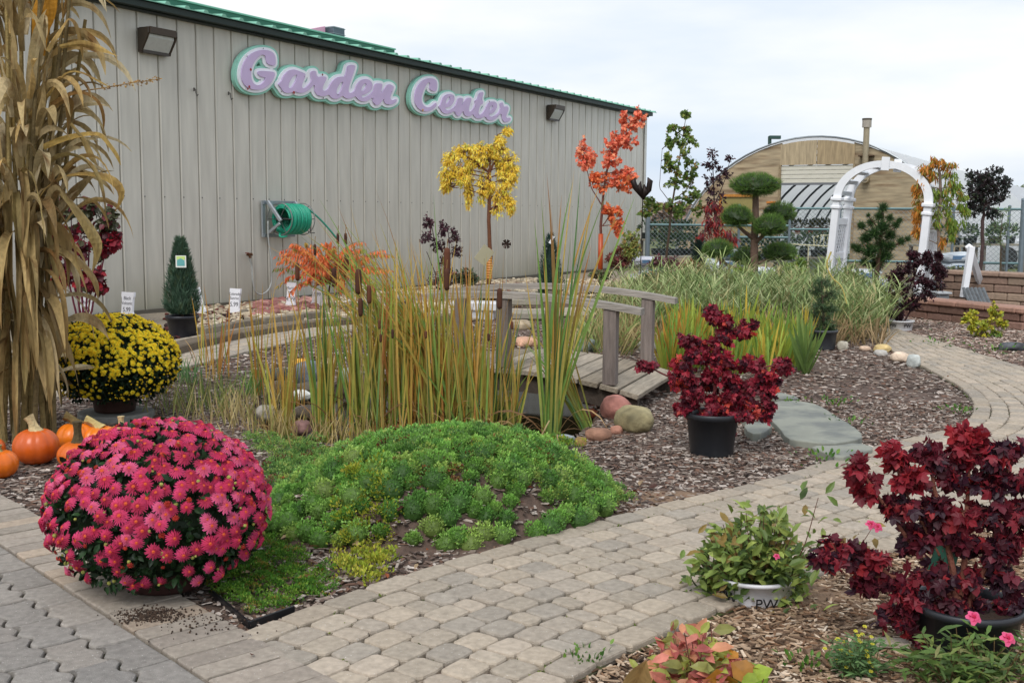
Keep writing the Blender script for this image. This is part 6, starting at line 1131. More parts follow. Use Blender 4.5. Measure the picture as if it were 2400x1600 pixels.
# ================= FOREGROUND RED MAPLES, WEIGELA =================
def spray(T, y0, stems, leaf, size, pal, n_per, dens=.6, bark='6b3a34', lay=.3, down=-.9, r0=.006, part='crown', yj=.1, jit=.2, wx=1.):
    g = MB(); P_, D_, C_, S_ = [], [], [], []
    for st in stems:
        yy = y0+RNG.uniform(-yj, yj); P = np.array([at(u, v, y0+(yy-y0)*i/(len(st)-1)) for i, (u, v) in enumerate(st)]); P = catmull(P, 6); g.tube(P, np.linspace(r0, r0*.4, len(P)), 5, hexl(bark)); n = n_per; t = RNG.uniform(1-dens, 1, n)
        q = np.array([np.interp(t, np.linspace(0, 1, len(P)), P[:, k]) for k in range(3)]).T; a = RNG.uniform(0, 6.28, n); P_.append(q+RNG.normal(size=(n, 3))*size*.5*[1, 1, .5]); D_.append(np.c_[np.cos(a), np.sin(a), np.full(n, down)+RNG.normal(size=n)*.4]); c = pick(pal, 1, .1)[0]; cc = pick(pal, n, jit); k = RNG.random(n) < .45; cc[k] = c*(1+RNG.uniform(-jit, jit, (k.sum(), 1))); C_.append(cc); S_.append(size*RNG.uniform(.6, 1.15, n))
    T.part('branches', g, M['bark']); g = MB(); n = sum(map(len, P_)); g.scatter(leaf, np.concatenate(P_), np.concatenate(D_), RNG.normal(size=(n, 3))*.5+[0, -.7, lay*2], np.concatenate(S_)[:, None]*np.array([[wx, 1, 1]]), np.concatenate(C_)); T.part(part, g, M['leaf'])
T, b = thing_at('potted_maple', 'bright crimson japanese maple in a black nursery pot by the flagstones', 'shrub', 1667, 1078, 6.02)
rm = [('842032', 5), ('661c2a', 4), ('a42c3c', 3), ('461a28', 3), ('b84034', 1)]
plant(T, 6.0, b, [[(1668, 1000, .012), (1672, 930, .01), (1690, 840, .006)], [(1670, 1000, .01), (1620, 930, .008), (1590, 870, .005)], [(1668, 1000, .01), (1740, 920, .008), (1790, 860, .005)], [(1665, 1000, .008), (1600, 900, .006), (1515, 855, .004)], [(1672, 940, .007), (1680, 800, .005), (1675, 735, .004)]],
      [(1675, 735, 22, 20), (1700, 752, 14, 12), (1742, 770, 34, 24), (1690, 790, 30, 22), (1620, 800, 34, 26), (1660, 830, 40, 24), (1605, 845, 40, 28), (1700, 850, 44, 28), (1760, 850, 34, 26), (1510, 856, 24, 12, rm, .6), (1590, 885, 40, 26), (1650, 890, 50, 30), (1730, 895, 50, 30), (1800, 880, 34, 26), (1835, 860, 16, 16), (1620, 925, 46, 26), (1690, 930, 50, 28), (1760, 930, 44, 28), (1800, 920, 26, 24), (1680, 968, 50, 24), (1750, 965, 40, 22), (1600, 950, 24, 18), (1690, 1000, 26, 18), (1800, 960, 14, 22)], MAPLE, .032, rm, twigs=16, lpt=14, leafdir=(0, 0, -.7), bark='6b3434', twr=.0025, lay=.15)
pot(T, b, .142, .24, '23262b', taper=.8)
T, b = thing_at('potted_viburnum', 'large wine red maple leaved shrub in a black pot at the lower right', 'shrub', 2255, 1625, 3.2)
rv = [('5e1c2a', 5), ('451824', 4), ('7c222e', 3), ('341826', 3), ('982c32', 1)]; rb = [('8c2430', 3), ('a02c34', 2), ('6a1c28', 3)]
plant(T, 3.2, b, [[(2235, 1500, .012), (2240, 1350, .01), (2200, 1180, .007), (2170, 1060, .004)], [(2240, 1500, .012), (2260, 1300, .009), (2270, 1100, .005), (2268, 1010, .003)], [(2240, 1480, .01), (2320, 1300, .008), (2360, 1120, .004)], [(2230, 1480, .009), (2120, 1360, .007), (1990, 1300, .004)], [(2230, 1400, .008), (2120, 1250, .006), (2030, 1120, .004)], [(2200, 1300, .005), (2110, 1130, .004), (2095, 1060, .003)]],
      [(2268, 1015, 34, 24, rb), (2275, 1055, 40, 26, rb), (2100, 1060, 34, 22, rb, .8), (2190, 1060, 36, 26), (2330, 1065, 40, 26), (2375, 1060, 24, 22), (2010, 1090, 26, 26, rb, .6), (2035, 1140, 28, 24, rb, .6), (2135, 1120, 38, 26, rb), (2230, 1110, 50, 30), (2310, 1130, 46, 34), (2370, 1130, 34, 30), (2110, 1180, 46, 26), (2180, 1190, 50, 34), (2260, 1200, 50, 34, rb), (2340, 1200, 46, 34), (2390, 1190, 20, 34), (2150, 1260, 38, 28), (2230, 1270, 50, 34), (2310, 1280, 50, 34), (2380, 1270, 26, 34), (1960, 1290, 36, 26), (1930, 1310, 30, 22, rv, .7), (2010, 1310, 40, 28), (2050, 1300, 24, 18, rb, .6), (2020, 1360, 30, 22, rv, .6), (2080, 1350, 20, 14, rv, .5), (2190, 1340, 50, 34), (2270, 1350, 50, 36), (2350, 1350, 46, 36), (2130, 1390, 46, 30), (2200, 1410, 54, 34), (2290, 1420, 54, 34), (2370, 1410, 40, 34), (2100, 1440, 36, 24), (2180, 1470, 50, 28), (2260, 1480, 50, 26)], MAPLE, .035, rv, twigs=11, lpt=10, leafdir=(0, -.1, -.8), bark='7a4a3c', twr=.0022, lay=.12)
pot(T, (b[0], b[1], 0), .155, .17, '26282d', taper=.85)
g = MB(); q = at(2210, 1320, 3.2); g.box(q, (.085, .002, .1), hexl('2f5c4c'), M=rz(.2) @ np.array([[.95, 0, .3], [0, 1, 0], [-.3, 0, .95]]), ch=.0005); T.part('plant_tag', g, M['paint'])
# weigela in white pot
T, b = thing_at('potted_weigela', 'green leaved weigela with one pink bud in a white nursery pot', 'shrub', 1765, 1466, 3.7)
wg = [('7a8c44', 4), ('667c3e', 4), ('96a454', 2), ('86703c', 1.6), ('465a2c', 2)]; wt = [('6a5a34', 2), ('5c3c2c', 1), ('6a7a3a', 2)]
stems = []
for k in range(84):
    a = RNG.uniform(-1.2, 1.2); L_ = RNG.uniform(120, 250)*(1-.22*abs(a)); stems.append([(1765+RNG.uniform(-30, 30), 1420), (1765+math.sin(a)*L_*.5, 1400-math.cos(a)*L_*.4), (1765+math.sin(a)*L_*.85, 1430-math.cos(a)*L_)])
for k in range(22): x0 = RNG.uniform(1640, 1890); stems.append([(1765+(x0-1765)*.4, 1400), (1765+(x0-1765)*.8, 1392), (x0, 1452-abs(x0-1765)*.15)])
stems += [[(1770, 1400), (1740, 1280), (1738, 1200)], [(1820, 1380), (1880, 1290), (1918, 1165)], [(1700, 1400), (1650, 1330), (1636, 1300)], [(1720, 1420), (1640, 1400), (1612, 1380)]]
spray(T, 3.68, stems, OVAL, .056, wg, 22, dens=.82, bark='5c3a2c', wx=.8, down=.75, lay=.5, yj=.14, r0=.003)
pot(T, b, .145, .095, 'd8d8dc', taper=.86); q = b+np.array([.0, -.142, .012]); T.part('lettering', text_mb('PW', .05, q+[0.01, 0, 0], (1, .05, 0), (0, -.12, 1), hexl('1a1a1e')), M['paint']); q = b+np.array([-.108, -.092, .02]); T.part('lettering', text_mb('PW', .048, q, (.64, -.77, 0), (0, 0, 1), hexl('1a1a1e')), M['paint'])
PKB = mum_bloom(hexl('d8386a'), hexl('e86a94'), rings=((5, 1., .35), (5, .7, .5)), eye=hexl('c02850'))
def pinks(T, pts, y, s=.02):
    for u, v in pts:
        g = MB(); g.scatter(PKB, [at(u, v, y)], [[.1, -.7, .7]], [[0, .3, 1]], np.array([s]), np.array([[1., 1, 1]])); T.part('flower', g, M['petal'])
pinks(T, [(1820, 1304)], 3.5, .012)
T, b = thing_at('weigela_sprig', 'thin weigela sprig with a pink flower between the white pot and the wine red shrub', 'shrub', 2010, 1300, 3.75)
spray(T, 3.7, [[(1985, 1330), (2010, 1290), (2045, 1235)], [(1990, 1330), (1985, 1290), (1990, 1270)]], OVAL, .055, wg, 9, dens=.8, bark='5c3a2c', down=.1, r0=.0025); pinks(T, [(2040, 1230), (2055, 1236)], 3.65, .02)
# weigela at bottom right
T, b = thing_at('weigela', 'pink flowering weigela at the bottom right corner before the black pot', 'shrub', 2290, 1660, 3.0)
stems = []
for k in range(60): a = RNG.uniform(-1.1, 1.1); L_ = RNG.uniform(90, 215); x0 = 2280+RNG.uniform(-60, 70); stems.append([(x0, 1650), (x0+math.sin(a)*L_*.4, 1640-math.cos(a)*L_*.5), (x0+math.sin(a)*L_*.8, 1650-math.cos(a)*L_)])
spray(T, 3.0, stems, NARROW, .055, [('5f7a3c', 4), ('4d6434', 3), ('7a8a48', 2), ('8a8a58', 1)], 18, dens=.85, bark='5c4a2c', down=.2, lay=.5, r0=.0025); pinks(T, [(2280, 1448), (2360, 1497)], 2.8, .022)
# hydrangea at the bottom
T, b = thing_at('hydrangea', 'hydrangea with salmon red and lime green leaves at the bottom edge', 'shrub', 1650, 1720, 2.75)
stems = []
for k in range(44): a = RNG.uniform(-1.1, 1.1); L_ = RNG.uniform(110, 235); x0 = 1650+RNG.uniform(-50, 60); stems.append([(x0, 1710), (x0+math.sin(a)*L_*.5, 1680-math.cos(a)*L_*.5), (x0+math.sin(a)*L_*.7, 1700-math.cos(a)*L_)])
spray(T, 2.75, [s_ for s_ in stems if s_[-1][0] < 1690], OVAL, .056, [('cc8070', 4), ('9aa04c', 3), ('b0605a', 2), ('c88a68', 2), ('8a8a4c', 2)], 13, dens=.6, down=.3, lay=.3, r0=.003)
spray(T, 2.7, [[(1680, 1720), (1700, 1640), (1740, 1580)], [(1690, 1720), (1720, 1620), (1735, 1560)], [(1690, 1720), (1760, 1650), (1790, 1590)], [(1660, 1720), (1700, 1640), (1720, 1600)]], ROUND, .07, [('7a9a34', 3), ('94a83c', 2), ('a8742c', 1)], 7, dens=.5, down=.2, lay=.4, r0=.003)
g = MB(); p0, p1, p2 = at(1480, 1620, 2.7), at(1500, 1575, 2.65), at(1535, 1520, 2.6); ribbon(g, p0, p1-p0, .15, .075, 1., hexl('b89a68'), hexl('a88a58'), 7, .5, .9, side=(1, .1, 0)); T.part('curled_leaf', g, M['dryleaf'])
T, b = thing_at('yellow_aster', 'small green plant with tiny yellow flowers at the bottom between bark chips', 'plant', 2010, 1600, 3.05)
stems = []
for k in range(40): a = RNG.uniform(-.8, .8); L_ = RNG.uniform(50, 135); x0 = 2010+RNG.uniform(-30, 30); stems.append([(x0, 1610), (x0+math.sin(a)*L_*.4, 1600-math.cos(a)*L_*.5), (x0+math.sin(a)*L_*.7, 1605-math.cos(a)*L_)])
spray(T, 3.05, stems, NARROW, .03, [('5a7a48', 4), ('6f8f58', 2), ('48683c', 3)], 22, dens=.9, bark='5c6a3c', down=.2, lay=.4, r0=.002)
g = MB(); n = 26; k = RNG.integers(0, 26, n); P = np.array([at(stems[i][2][0], stems[i][2][1], 3.0) for i in k])+RNG.normal(size=(n, 3))*.012; g.scatter(mum_bloom(hexl('c8c040'), hexl('d8d050'), rings=((6, 1, .3),)), P, np.tile([0, -.4, 1.], (n, 1)), RNG.normal(size=(n, 3)), np.full(n, .007), np.ones((n, 3))); T.part('flowers', g, M['petal'], kind='stuff')
g = MB(); p = G(2085, 1528); g.box(p+[0, 0, .03], (.11, .05, .018), hexl('a89a8c'), M=rz(-.12), ch=.004); single('wood_scrap', g, M['wood'], 'flat pale wood piece over the dark gap beside the black pot', 'wood piece', loc=p)
# ================= ARCHED GREENHOUSE =================
GC = at(1930, 650, 24); GC[2] = 0; GA, GB = 3.13, 3.0; q0 = -.28
def gp_(q, z, d=0.): return GC+WN*(q+q0)+WD*d+np.array([0, 0, z])
def ell(q): return GB*math.sqrt(max(0, 1-(q/GA)**2))
T = Thing('arched_greenhouse', 'arched greenhouse with plywood front, roll up door and white plastic cover', 'greenhouse', GC)
M['ply'] = mat('plywood', rough=.75, var=.34, nscale=2.6, base2=tuple(hexl('6c543c')), n2=1.1, r2=(.5, .72), det=8, stretch=(1, 1, 7))
M['ply2'] = mat('rough_plywood', rough=.8, var=.3, nscale=3, det=8, stretch=(9, 9, 1.2))
dL, dR, dT = -.72, .82, 2.44
g = MB(); pc0 = hexl('a39378')
def face(mb, qs, zlo, zhi, d0, d1, col):
    n = len(qs); V = [gp_(q, zlo(q), d0) for q in qs]+[gp_(q, zhi(q), d0) for q in qs]+[gp_(q, zlo(q), d1) for q in qs]+[gp_(q, zhi(q), d1) for q in qs]
    F = [f for i in range(n-1) for f in ((i, i+1, n+i+1, n+i), (3*n+i, 3*n+i+1, 2*n+i+1, 2*n+i), (n+i, n+i+1, 3*n+i+1, 3*n+i), (2*n+i, 2*n+i+1, i+1, i))]+[(0, n, 3*n, 2*n), (n-1, 3*n-1, 4*n-1, 2*n-1)]; mb.add(V, F, col)
wL, wR = -2.1, -1.25
face(g, np.linspace(-GA+.01, wL, 12), lambda q: 0, ell, 0, .05, pc0); face(g, np.linspace(wL, wR, 6), lambda q: 1.8, ell, 0, .05, pc0); face(g, np.linspace(wL, wR, 3), lambda q: 0, lambda q: 1.15, 0, .05, hexl('8f8258')); face(g, np.linspace(wR, dL, 5), lambda q: 0, ell, 0, .05, pc0)
face(g, np.linspace(dR, GA-.01, 16), lambda q: 0, ell, 0, .05, hexl('9a8c72')); T.part('plywood_front', g, M['ply'])
g = MB(); face(g, np.linspace(dL-.02, .04, 5), lambda q: dT, lambda q: ell(q)-.04, -.02, -.002, hexl('a8987c')); face(g, np.linspace(.05, dR+.02, 5), lambda q: dT, lambda q: ell(q)-.04, -.022, -.002, hexl('9c8a6c')); T.part('top_panel', g, M['ply2'])
g = MB()
for a, b_, c, d in ((wL, wR, 1.76, 1.82), (wL, wR, 1.13, 1.19), (wL, wL+.06, 1.191, 1.759), (wR-.06, wR, 1.191, 1.759)): face(g, [a, b_], lambda q: c, lambda q: d, -.03, -.002, hexl('b07838'))
face(g, [-1.02, -.72-.1], lambda q: 1.62, lambda q: 1.66, -.03, -.002, hexl('c07834')); T.part('window_frame', g, M['wood'])
g = MB(); face(g, [wL+.06, wR-.06], lambda q: 1.19, lambda q: 1.76, .01, .03, hexl('8f8450')); T.part('window_pane', g, M['plastic'])
g = MB()
for k in range(8): face(g, [dL, dR], lambda q: 2.06+.046*k, lambda q: 2.06+.046*k+.043, -.0+(.012 if k % 2 else 0), .045, hexl('c9c6b8'))
face(g, [dL, dR], lambda q: 2.01, lambda q: 2.058, -.02, .05, hexl('6b6e72')); T.part('roll_door', g, M['paint'])
g = MB(); face(g, [dL-.05, dL], lambda q: 0, lambda q: dT, -.03, -.002, hexl('8a7a60')); face(g, [dR, dR+.05], lambda q: 0, lambda q: dT, -.03, -.002, hexl('8a7a60')); T.part('door_frame', g, M['wood'])
# cover skin (translucent plastic) and hoops
M['poly'] = mat('greenhouse_plastic', rough=.5, var=.04, nscale=3, transl=.45)
g = MB(); ph = np.linspace(0, math.pi, 36); DG = 22.; nd = 12; V = [gp_(math.cos(a)*(GA+.03), math.sin(a)*(GB+.03), -.04+DG*k/nd) for k in range(nd+1) for a in ph]
g.add(V, [(36*k+i, 36*k+i+1, 36*k+36+i+1, 36*k+36+i) for k in range(nd) for i in range(35)], hexl('f2f4f6')); T.part('cover', g, M['poly'], smooth=True)
for k in range(11): g = MB(); d = .9+k*1.3; g.tube([gp_(math.cos(a)*(GA-.05), math.sin(a)*(GB-.05), d) for a in ph], .03, 6, hexl('4a5056')); T.part('hoop', g, M['metal'])
g = MB(); g.tube([gp_(math.cos(a)*(GA+.035), math.sin(a)*(GB+.035), -.03) for a in ph], .022, 6, hexl('8a9094')); T.part('hoop', g, M['metal'])
g = MB(); cz0 = 2.1; ccq = 1.1; g.tube([gp_(ccq, cz0, -.18), gp_(ccq, 3.22, -.18)], .062, 12, hexl('a89c84')); g.tube([gp_(ccq, 3.18, -.18), gp_(ccq, 3.36, -.18)], .095, 12, hexl('b0a89c')); g.tube([gp_(ccq, 3.33, -.18), gp_(ccq, 3.365, -.18)], .1, 12, hexl('5c564c')); g.box(gp_(ccq, 2.6, -.1), (.3, .2, .03), hexl('5c4a3a'), M=np.array([WN, WD, [0, 0, 1]]).T); g.tube([gp_(ccq, cz0+.02, -.18), gp_(ccq, cz0, .02)], .08, 10, hexl('a89c84')); T.part('stove_pipe', g, M['metal'], smooth=False)
# far greenhouse at right edge
FC = at(2345, 520, 40.); FC[2] = 0; g = MB(); V = [FC+WN*math.cos(a)*2.0+WD*(k*6)+np.array([0, 0, max(0, math.sin(a))*2.55]) for k in range(3) for a in ph]
g.add(V, [(36*k+i, 36*k+i+1, 36*k+36+i+1, 36*k+36+i) for k in range(2) for i in range(35)]+[tuple(range(36))[::-1]], hexl('dcdfe4')); single('plastic_tunnel', g, M['poly'], 'distant white plastic tunnel at the right edge behind the fence', 'greenhouse', loc=FC, smooth=False)
# far street lamp
g = MB(); lb = at(1805, 500, 62.); lb[2] = 0; lt = at(1804, 320, 62.); g.tube([lb, lt], [.12, .1], 6, hexl('2c4440')); g.box(lt+[.28, 0, -.05], (.62, .3, .18), hexl('2f4a46')); single('street_lamp', g, M['paint'], 'top of a dark street lamp above the arched greenhouse', 'street lamp', loc=lb)
# trees far right and a brown field hedge at left of the greenhouse
T, b = thing_at('distant_tree', 'dull green tree far behind the tunnel at the right photo edge', 'tree', 2400, 520, 70.)
plant(T, 70., b, [[(2400, 530, .3), (2400, 470, .2)]], [(2395, 465, 22, 16), (2420, 460, 20, 18), (2380, 470, 10, 8)], OVAL, .5, [('6f7a5c', 3), ('848a6c', 2)], twigs=30, lpt=12)
g = MB(); 
for k in range(2): pass
T, b = thing_at('hedge', 'dull brown hedge seen through the fence at the building corner', 'hedge', 1560, 530, 34.)
plant(T, 34., b, [[(1560, 545, .1), (1560, 510, .08)]], [(1530, 505, 20, 14), (1560, 500, 24, 14), (1600, 503, 24, 14), (1640, 505, 24, 14), (1500, 520, 20, 14), (1580, 520, 30, 14), (1630, 520, 30, 14)], OVAL, .3, [('a08a78', 3), ('8a7464', 3), ('b49c8a', 1)], twigs=22, lpt=10)
# ================= CHAIN LINK FENCE =================
fy = lambda u: 20.6-(u-1517)/(2393-1517)*1.6
fa = at(1517, 600, 20.6); fb = at(2393, 600, 19.0); fa[2] = fb[2] = 0; fd = unit(fb-fa); FLn = np.linalg.norm(fb-fa)
T = Thing('chain_link_fence', 'galvanised chain link fence with blue grey rails in front of the greenhouses', 'fence', fa)
gcol = hexl('7d8a92')
def fpt(s, z): return fa+fd*s+np.array([0, 0, z])
posts = [0]+[((at(u, 600, fy(u))-fa) @ fd) for u in (1730, 1848, 1965, 2155, 2230, 2360)]+[FLn]
for k, s in enumerate(posts):
    big = k in (0, len(posts)-1); g = MB(); g.tube([fpt(s, 0), fpt(s, 1.62 if big else 1.5)], .045 if big else .024, 10, gcol); g.lathe([(.05 if big else .03, 0), (.045 if big else .028, .03), (.001, .045)], fpt(s, 1.62 if big else 1.5), 10, gcol); T.part('post', g, M['metal'])
for (z, s0_, s1_) in ((1.47, posts[2], FLn), (1.16, 0, posts[2]), (1.1, posts[2], posts[3]), (.55, posts[3], FLn), (.95, posts[1], posts[2])):
    g = MB(); g.tube([fpt(s0_, z), fpt(s1_, z)], .022, 8, hexl('6f8a8c')); T.part('rail', g, M['metal'])
g = MB(); p = .085; zt = 1.45; V = []; F = []
def wire(a, b_):
    d = unit(b_-a); n_ = np.cross(d, [0, 1, 0])*.0022; k = len(V); V.extend([a-n_, a+n_, b_+n_, b_-n_]); F.append((k, k+1, k+2, k+3))
for k in range(int(-zt/p), int(FLn/p)+1):
    s_ = k*p; a, b_ = (s_, 0), (s_+zt, zt)
    for (x0_, z0_, x1_, z1_) in ((s_, .05, s_+zt, zt), (s_+zt, .05, s_, zt)):
        if min(x0_, x1_) > FLn or max(x0_, x1_) < 0: continue
        def cl(x, z, X, Z):
            if x < 0: z += (Z-z)*(0-x)/(X-x); x = 0
            if x > FLn: z += (Z-z)*(FLn-x)/(X-x); x = FLn
            return x, z
        A_1 = cl(x0_, z0_, x1_, z1_); B_1 = cl(x1_, z1_, x0_, z0_); wire(fpt(*A_1), fpt(*B_1))
g.add(V, F, hexl('8a9498')); T.part('wire_mesh', g, M['metal'])
# ================= NURSERY BENCHES BEHIND THE FENCE =================
def bench(u, vt, yy, wpx, lab, npl, pal, legs='6f6a60', h=None, plant_h=.25, potc='1c2424'):
    c = at(u, vt, yy); m = mpp(c); W__ = wpx*m; T = Thing('nursery_bench', lab, 'bench', (c[0], c[1], 0), 'nursery benches behind the fence'); g = MB()
    for k in range(7): g.box(c+[0, -.45+.15*k, -.02], (W__, .12, .03), hexl('8a8474'), ch=.004)
    T.part('top', g, M['wood']); 
    for sx in (-1, 1):
        for sy in (-1, 1): g = MB(); g.beam((c[0]+sx*W__*.46, c[1]+sy*.42, 0), (c[0]+sx*W__*.46, c[1]+sy*.42, c[2]-.036), .06, .06, hexl(legs)); T.part('leg', g, M['wood'])
    for k in range(npl):
        px_ = c[0]+(k+.5-npl/2)*W__/npl*.95; py = c[1]+random.choice((-.3, 0, .25)); T2 = Thing('potted_plant', lab.split(' with')[0].replace('bench', '').strip() and 'potted nursery plant on the '+lab.split(' with')[0], 'potted plant', (px_, py, c[2]-.005), 'nursery plants on the '+lab.split(' with')[0])
        T2.part('pot', MB().lathe([(.001, .003), (.07, .003), (.09, .13), (.08, .13), (.075, .11), (.001, .11)], (px_, py, c[2]-.005), 10, hexl(potc)), M['plastic'])
        n = 60; q = unit(RNG.normal(size=(n, 3)))*RNG.uniform(.3, 1, (n, 1)); P = np.array([px_, py, c[2]+.12+plant_h*.4])+q*[.12, .12, plant_h*.5]; g = MB(); g.scatter(OVAL, P, q+[0, 0, .4], RNG.normal(size=(n, 3)), RNG.uniform(.06, .1, n), pick(pal, n, .25)); T2.part('foliage', g, M['leaf'])
bg_ = [('2f4430', 4), ('3d5438', 3), ('55664a', 1)]
bench(1590, 598, 22.2, 120, 'bench nearest the building corner with dark green plants', 9, bg_, plant_h=.42)
bench(1570, 560, 23.2, 130, 'higher rear bench near the building corner with pots', 8, bg_, plant_h=.3)
bench(1760, 608, 21.8, 150, 'low bench behind the pompom pine with dark plants', 10, bg_, plant_h=.4)
bench(1900, 600, 22.0, 130, 'bench behind the white arbor side with dark plants', 9, bg_, plant_h=.45)
bench(1900, 545, 25.5, 140, 'bench inside the greenhouse door with terracotta pots', 9, [('5a5a38', 2), ('44503a', 2)], plant_h=.2, potc='8a4c34')
bench(2210, 573, 20.6, 120, 'grey bench right of the arbor with few plants', 4, [('4a5c44', 2), ('6a7a5c', 1)], plant_h=.3)
bench(2330, 570, 20.4, 100, 'grey bench behind the white trestle with dark pots', 5, bg_, plant_h=.25)
# cream wire garden bench
T, b = thing_at('garden_bench', 'cream metal garden bench with a curved back behind the fence', 'bench', 1925, 640, 21.2)
m = mpp(b); cr_ = hexl('c9c4a0'); Pb = lambda u, v, dy=0: at(u, v, 21.2+dy)
g = MB(); 
for k in range(6): g.tube([Pb(1850, 572, .08*k), Pb(1952, 578, .08*k)], .012, 5, cr_)
T.part('seat', g, M['paint']); g = MB(); g.tube([Pb(1908, 574, .45), Pb(1907, 556, .45), Pb(1925, 552, .45), Pb(1952, 550, .45), Pb(1953, 575, .45)], .014, 6, cr_)
for k in range(5): g.tube([Pb(1914+8*k, 574, .45), Pb(1916+8*k, 555, .45)], .008, 5, cr_)
T.part('backrest', g, M['paint'])
for u in (1895, 1948):
    for dy in (0, .42): g = MB(); g.tube([Pb(u, 575, dy), np.array([Pb(u, 575, dy)[0], Pb(u, 575, dy)[1], 0])], .012, 5, cr_); T.part('leg', g, M['paint'])
# stacks of bagged goods in white plastic
k = 0
for (u, v, yy, n, cl_, lab) in ((1530, 612, 19.4, 4, 'c9ccd6', 'white plastic bags stacked behind the purple red shrub'), (1700, 640, 18.6, 5, 'c2ccd2', 'stack of pale bags left of the pompom pine trunk'), (1795, 650, 18.6, 3, 'c9ccd2', 'pale bags right of the pompom pine trunk'), (2225, 600, 17.9, 5, 'b4bcc2', 'crumpled white wrapped bags between the weeping tree and the trestle'), (2040, 660, 18.2, 3, 'c4c8cc', 'white bags under the young pine'), (1600, 622, 19.6, 3, 'cfd2d6', 'white bags behind the low rusty shrub')):
    for j in range(n):
        c = at(u, v, yy); c = np.array([c[0]+random.uniform(-.12, .12), c[1]+random.uniform(-.05, .05), .09+.15*j+max(0, c[2]*.0)]); k += 1
        g = rock_mb(c, (.34, .22, .095), 60+k, hexl(cl_), rot=random.uniform(-.3, .3), sub=3, a=.22); g.box(c+[0.02, -.215, 0], (.26, .01, .06), hexl('5a7a9a'), M=rz(random.uniform(-.15, .15)), ch=.002)
        single('plastic_bag', g, M['plastic'], ['bottom', 'second', 'third', 'fourth', 'fifth'][j]+' bag of the '+lab, 'bag', 'bagged goods near the fence', loc=(c[0], c[1], c[2]-.09))
# ================= WHITE GARDEN ARBOR =================
ay = 17.3; a0 = at(1938, 660, ay); aR = at(2178, 660, ay+.2)
wh = hexl('e6e8ec'); nl = np.array([a0[0], a0[1], 0]); XA = unit(np.array([.83, -.55, 0])); nr = nl+XA*1.36; YA = np.array([-XA[1], XA[0], 0]); YA = YA if YA[1] > 0 else -YA; SP = np.linalg.norm(nr-nl); DPT = .62
T = Thing('garden_arbor', 'white arched garden arbor with lattice sides', 'arbor', nl); T.o.rotation_euler = Matrix.Rotation(.07, 3, Vector(tuple(YA))).to_euler()
zp = at(1972, 470, ay)[2]; rr_ = SP/2; zt_a = at(2080, 388, ay)[2]; sc_ = (zt_a-zp)/rr_
for sy in (0, DPT):
    for sx in (0, SP):
        p = nl+XA*sx+YA*sy; lz = -.0; g = MB(); MM = np.array([XA, YA, [0, 0, 1]]).T
        g.box(p+[0, 0, zp/2], (.11, .11, zp), wh, M=MM, ch=.008); T.part('post', g, M['paint']); g = MB(); g.box(p+[0, 0, zp-.1], (.15, .15, .05), wh, M=MM, ch=.01); g.box(p+[0, 0, zp+.025], (.17, .17, .06), wh, M=MM, ch=.015); T.part('post_cap', g, M['paint'])
    g = MB(); n = 28; ph2 = np.linspace(0, math.pi, n); V = []
    for a in ph2:
        for ro in (rr_-.062, rr_+.062):
            for yy in (-.022, .022): V.append(nl+XA*(SP/2+math.cos(a)*ro)+YA*(sy+yy)+np.array([0, 0, zp+.055+math.sin(a)*ro*sc_]))
    F = []
    for i in range(n-1): b_ = 4*i; F += [(b_, b_+1, b_+5, b_+4), (b_+2, b_+6, b_+7, b_+3), (b_, b_+4, b_+6, b_+2), (b_+1, b_+3, b_+7, b_+5)]
    g.add(V, F, wh); top = nl+XA*SP/2+YA*sy+np.array([0, 0, zp+.055+rr_*sc_]); g.box(top+YA*(-.04 if sy == 0 else .04), (.12, .02, .2), wh, M=np.array([XA, YA, [0, 0, 1]]).T, ch=.01); T.part('arch', g, M['paint'])
for a in np.linspace(.12, math.pi-.12, 9):
    if abs(a-math.pi/2) < .05: continue
    g = MB(); c = nl+XA*(SP/2+math.cos(a)*(rr_-.02))+np.array([0, 0, zp+.055+math.sin(a)*(rr_-.02)*sc_]); g.beam(c+YA*.036, c+YA*(DPT-.036), .07, .035, hexl('cfd4da'), up=(math.cos(a), 0, math.sin(a))); T.part('crossbar', g, M['paint'])
for sx in (0, SP):
    for z_ in (zp-.32, .72, .15): g = MB(); g.beam(nl+XA*sx+YA*.056+[0, 0, z_], nl+XA*sx+YA*(DPT-.056)+[0, 0, z_], .05, .1, wh); T.part('side_rail', g, M['paint'])
    g = MB()
    for (z0_, z1_) in ((.78, zp-.38), (.2, .66)):
        H_ = z1_-z0_; W__ = DPT-.12; s_ = .1; k = -int(H_/s_)
        while k*s_ < W__:
            for flip in (0, 1):
                x0_, x1_ = k*s_, k*s_+H_; za, zb = z0_, z1_
                if x0_ < 0: za = z0_-x0_; x0_ = 0
                if x1_ > W__: zb = z1_-(x1_-W__); x1_ = W__
                if x1_-x0_ > .03:
                    A, B__ = (x0_, za), (x1_, zb)
                    if flip: A, B__ = (W__-x0_, za), (W__-x1_, zb)
                    g.beam(nl+XA*(sx+.006*flip-.003)+YA*(.06+A[0])+[0, 0, A[1]], nl+XA*(sx+.006*flip-.003)+YA*(.06+B__[0])+[0, 0, B__[1]], .006, .028, wh, up=XA, ch=.001) if False else g.beam(nl+XA*(sx+.01*flip)+YA*(.06+A[0])+[0, 0, A[1]], nl+XA*(sx+.01*flip)+YA*(.06+B__[0])+[0, 0, B__[1]], .028, .008, wh, up=XA, ch=.001)
            k += 1
    T.part('lattice', g, M['paint'])
